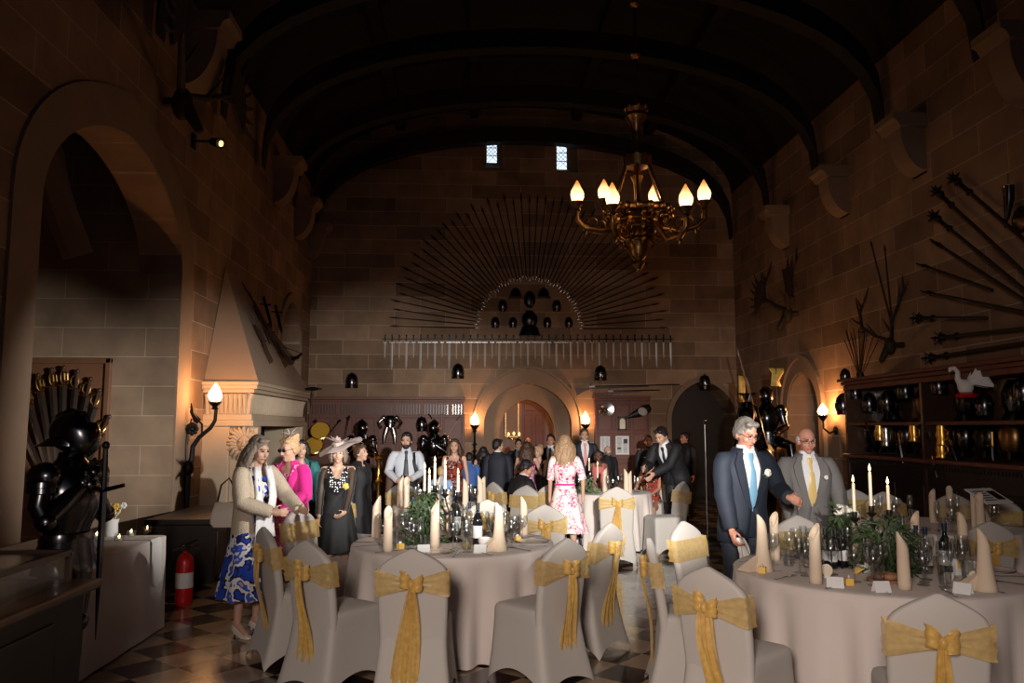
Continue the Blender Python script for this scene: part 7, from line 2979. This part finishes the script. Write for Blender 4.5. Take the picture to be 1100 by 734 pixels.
def greenery(c, zlo, zhi, rad, n, label, seed, mt='leaf', flowers=0, droop=.6):
    o = thing('greenery', label, 'plant', (c.x, c.y, ZT))
    r = random.Random(seed)
    b = MB()
    st = MB()
    for i in range(n):
        a, k = r.uniform(0, 2 * pi), r.random() ** .6
        d = V((cos(a), sin(a), 0))
        z = zlo + (zhi - zlo) * r.random()
        p = d * rad * k * .9 + V((0, 0, max(.02, z - .25 * droop * k * k)))
        ax = (d * r.uniform(.3, 1) + V((r.uniform(-.5, .5), r.uniform(-.5, .5), r.uniform(-1.1, .5)))).normalized()
        L, w_ = r.uniform(.06, .12), r.uniform(.008, .016)
        up = V((r.uniform(-1, 1), r.uniform(-1, 1), 1)).normalized()
        s_ = ax.cross(up).normalized()
        n_ = s_.cross(ax)
        b.add([p, p + ax * L * .4 + s_ * w_ + n_ * .006, p + ax * L * .5, p + ax * L * .4 - s_ * w_ + n_ * .006, p + ax * L - n_ * .012], [(0, 1, 2), (0, 2, 3), (1, 4, 2), (2, 4, 3)])
        if i % 8 == 0:
            st.tube([V((0, 0, .02)), d * rad * k * .5 + V((0, 0, z * .8)), p], .003, n=4)
    b.v = [V((p.x, p.y, max(p.z, .004))) for p in b.v]
    b.build('foliage', T[mt], o, smooth=False)
    st.build('stems', T['leaf'], o)
    for i in range(flowers):
        a, k = r.uniform(0, 2 * pi), r.random()
        p = V((cos(a) * rad * .7 * k, sin(a) * rad * .7 * k, zhi - .06 + .05 * r.random()))
        f = MB()
        for q in range(9):
            aa = q * 2.4
            f.ell(p + V((.022 * cos(aa) * (q > 0), .022 * sin(aa) * (q > 0), .004 * (q == 0))), (.018, .018, .02), n=8, m=5)
        f.build('rose', T['petal'], o)
    return o


greenery(V((at(952, 600, Y=5.0).x, 5.0)), .02, .36, .20, 420, 'dark trailing greenery at the foot of the front table candelabra', 1)
greenery(V((at(455, 600, Y=6.4).x, 6.4)), .02, .40, .15, 300, 'dark green leaves at the foot of the middle table candelabra', 2)
greenery(V((at(630, 520, Y=11.2).x, 11.2)), .0, .24, .18, 200, 'pale green sprigs in the white table candelabra', 3, 'leaf_pale')
b3 = V((at(906, 560, Y=5.72).x, 5.72))
greenery(b3, .10, .34, .12, 160, 'posy of white roses and leaves on the front table before the grey suited man', 4, 'leaf', 7, .2)
for (u, v, rr, hh, m_, lb) in ((932, 616, .05, .055, 'white', 'white china bowl behind the napkins on the front table'), (1040, 614, .06, .06, 'white', 'white china bowl right of the wine bottle, front table'), (521, 588, .055, .07, 'white', 'round white pot on the middle table beside the dark wine bottle'), (1020, 625, .03, .05, 'white', 'little white ramekin below the wine bottle on the front table')):
    o = thing('china_bowl', lb, 'bowl', at(u, v, Z=ZT))
    b = MB()
    b.lathe([(rr * .5, 0), (rr * .55, .006), (rr * .9, hh * .5), (rr, hh), (rr * .94, hh), (rr * .82, hh * .5), (rr * .4, .012), (.002, .01)], 18)
    b.build('bowl', T[m_], o)
o = thing('bread_plate', 'round woven brown mat with bread, left of the tall napkin on the front table', 'mat', at(951, 624, Z=ZT))
b = MB()
b.lathe([(.10, 0), (.105, .006), (.10, .012), (.002, .012)], 24)
b.build('mat', T['wicker'], o)
for i in range(5):
    b = MB()
    b.ell((.04 * cos(i * 1.26), .04 * sin(i * 1.26), .028), (.045, .03, .02), n=10, m=6)
    b.build('bread_roll', T['wicker'], o)
for u, v, lb in ((888, 621, 'round tan disc favour on a stand, left part of the front table'), (1047, 629, 'round tan disc favour on a stand, right part of the front table')):
    o = thing('favour_disc', lb, 'favour', at(u, v, Z=ZT))
    b = MB()
    b.lathe([(.036, 0), (.036, .008), (.002, .009)], 20, M=Matrix.Translation((0, 0, .045)) @ Matrix.Rotation(R(75), 4, 'X'))
    b.build('disc', T['candle_wax'], o)
    b = MB()
    b.box((0, .015, .008), (.04, .05, .014))
    b.build('stand', T['label_paper'], o, smooth=False)
o = thing('spray_bottle_box', 'small silver box with an orange and white card beside the wine bottle, front table', 'box', at(1030, 618, Z=ZT), R(15))
b = MB()
b.box((0, 0, .05), (.06, .03, .10))
b.build('box_body', T['label_paper'], o, smooth=False, bevel=.003)
b = MB()
b.box((0, -.016, .065), (.045, .003, .045))
b.build('picture', T['gold_box'], o, smooth=False)
o.name = 'picture_box'
# ---- on the side table by the armour
ZS = .764
p = at(119, 576, Z=ZS)
o = thing('flower_vase', 'white vase of small yellow and white flowers on the side table', 'vase', p)
b = MB()
b.lathe([(.05, 0), (.055, .01), (.05, .10), (.06, .14), (.055, .14), (.03, .02)], 16)
b.build('vase', T['white'], o)
r = random.Random(5)
for i in range(9):
    b = MB()
    q = V((r.uniform(-.09, .09), r.uniform(-.05, .05), .19 + r.uniform(0, .06)))
    for k in range(6):
        b.ell(q + V((.016 * cos(k), .0, .016 * sin(k))), (.014, .012, .014), n=7, m=4)
    b.tube([(0, 0, .10), q], .004, n=4)
    b.build('flower', T['gold_box' if i % 3 == 0 else 'petal'], o)
for i, (u, v) in enumerate(((158, 573), (128, 583), (104, 580), (141, 577))):
    p = at(u, v, Z=ZS)
    o = thing('tea_light', 'glass tea light holder glinting on the side table, %s from the left' % nth(1 + [104, 128, 141, 158].index(u)), 'candle holder', p, 0, 'tea lights on the side table')
    b = MB()
    b.lathe([(.025, 0), (.034, .01), (.038, .05), (.035, .05), (.030, .012), (.002, .01)], 14)
    b.build('glass_cup', T['glass'], o)
    b = MB()
    b.lathe([(.02, .012), (.02, .028), (.002, .028)], 12)
    b.build('wax', T['candle_wax'], o)
    b = MB()
    b.lathe([(.001, 0), (.005, .005), (.007, .012), (.004, .024), (.0005, .036)], 8)
    b.build('flame', T['flame'], o, loc=(0, 0, .03))
o = thing('stool', 'black stool behind the legs of the woman in the pink floral dress', 'stool', (at(604, 590, Y=10.8).x, 10.8, 0), .4)
b = MB()
b.loft([[(x, y, z) for x, y in rrect(.2, .2, .05)] for z in (.44, .47, .49)])
b.build('seat', T['shoe_black'], o)
for sx in (-1, 1):
    for sy in (-1, 1):
        b = MB()
        b.tube([(sx * .16, sy * .16, .45), (sx * .19, sy * .19, 0)], .014, n=7)
        b.build('leg', T['iron'], o)
    b = MB()
    b.tube([(sx * .17, -.17, .22), (sx * .17, .17, .22)], .01, n=6)
    b.build('stretcher', T['iron'], o)
# seat for the crouching man and for the seated woman
chair(w25.root.location.x - .03, w25.root.location.y, 120, 'covered chair beneath the seated man in black', 1, GC)
chair(w22.root.location.x, w22.root.location.y + .02, -25, 'covered chair beneath the seated woman in the red patterned dress', 2, GC)
FLASHES = ((.7, 0, 2.2, (((-.9, 10.9), 3400, 12, -.05), ((.8, 10.6), 1700, 12, -.075), ((2.0, 10.5), 4200, 8, -.135), ((2.45, 6.5), 1300, 12, -.07))),
           (4.8, 3.0, 2.4, (((-1.7, 7.0), 2500, 11, -.08), ((-1.2, 8.8), 2300, 11, -.075))))
FILL = 47
AMB = .05
EXPO = 0
# ================================================================ CAMERA, LIGHT
cam = bpy.data.objects.new('camera', bpy.data.cameras.new('camera'))
C.objects.link(cam)
cam.location = CAM
cam.rotation_euler = (pi / 2 + TILT, 0, -YAW)
cam.data.sensor_width = 36
cam.data.lens = 36 * FPX / 1100
cam.data.clip_end = 60
SC.camera = cam


def lamp(name, kind, loc, energy, col, size=.05, aim=None, **k):
    d = bpy.data.lights.new(name, kind)
    d.energy, d.color = energy, col
    o = bpy.data.objects.new(name, d)
    C.objects.link(o)
    o.location = loc
    if kind in ('POINT', 'SPOT'):
        d.shadow_soft_size = size
    if kind == 'AREA':
        d.size = size
    if aim is not None:
        o.rotation_euler = (V(aim) - V(loc)).to_track_quat('-Z', 'Y').to_euler()
    for a, b in k.items():
        setattr(d, a, b)
    return o


WARM = (1, .46, .165)
for p, e in LAMPS:
    lamp('lamp_light', 'POINT', p, e, WARM, .04)
# two unseen flashes; narrow spot beams added and aimed to approximate the hard key light
for fx, fy, fzz, beams in FLASHES:
    FL = V((fx, fy, fzz))
    for (tx, ty), e, half, el in beams:
        d = V((tx - fx, ty - fy, 0)).normalized()
        lamp('flash', 'SPOT', FL, e, (1, .96, .9), .06, aim=FL + d + V((0, 0, el)), spot_size=R(half * 2), spot_blend=.8)
lamp('room_fill', 'AREA', (-.7, -1.0, 2.5), FILL, (1, .84, .74), .7, aim=(1.0, 5, .5), spread=R(78))
w = bpy.data.worlds.new('world')
SC.world = w
w.use_nodes = True
w.node_tree.nodes['Background'].inputs[0].default_value = (.55, .65, 1, 1)
w.node_tree.nodes['Background'].inputs[1].default_value = AMB
vs = SC.view_settings
vs.view_transform, vs.look, vs.gamma, vs.exposure = 'Standard', 'None', 1, EXPO
vs.use_curve_mapping = False
SC.cycles.use_denoising = True
SC.cycles.max_bounces = 7
SC.cycles.transparent_max_bounces = 16
SC.cycles.diffuse_bounces = 3
SC.cycles.glossy_bounces = 3
SC.cycles.sample_clamp_indirect = 3
SC.cycles.caustics_reflective = SC.cycles.caustics_refractive = False
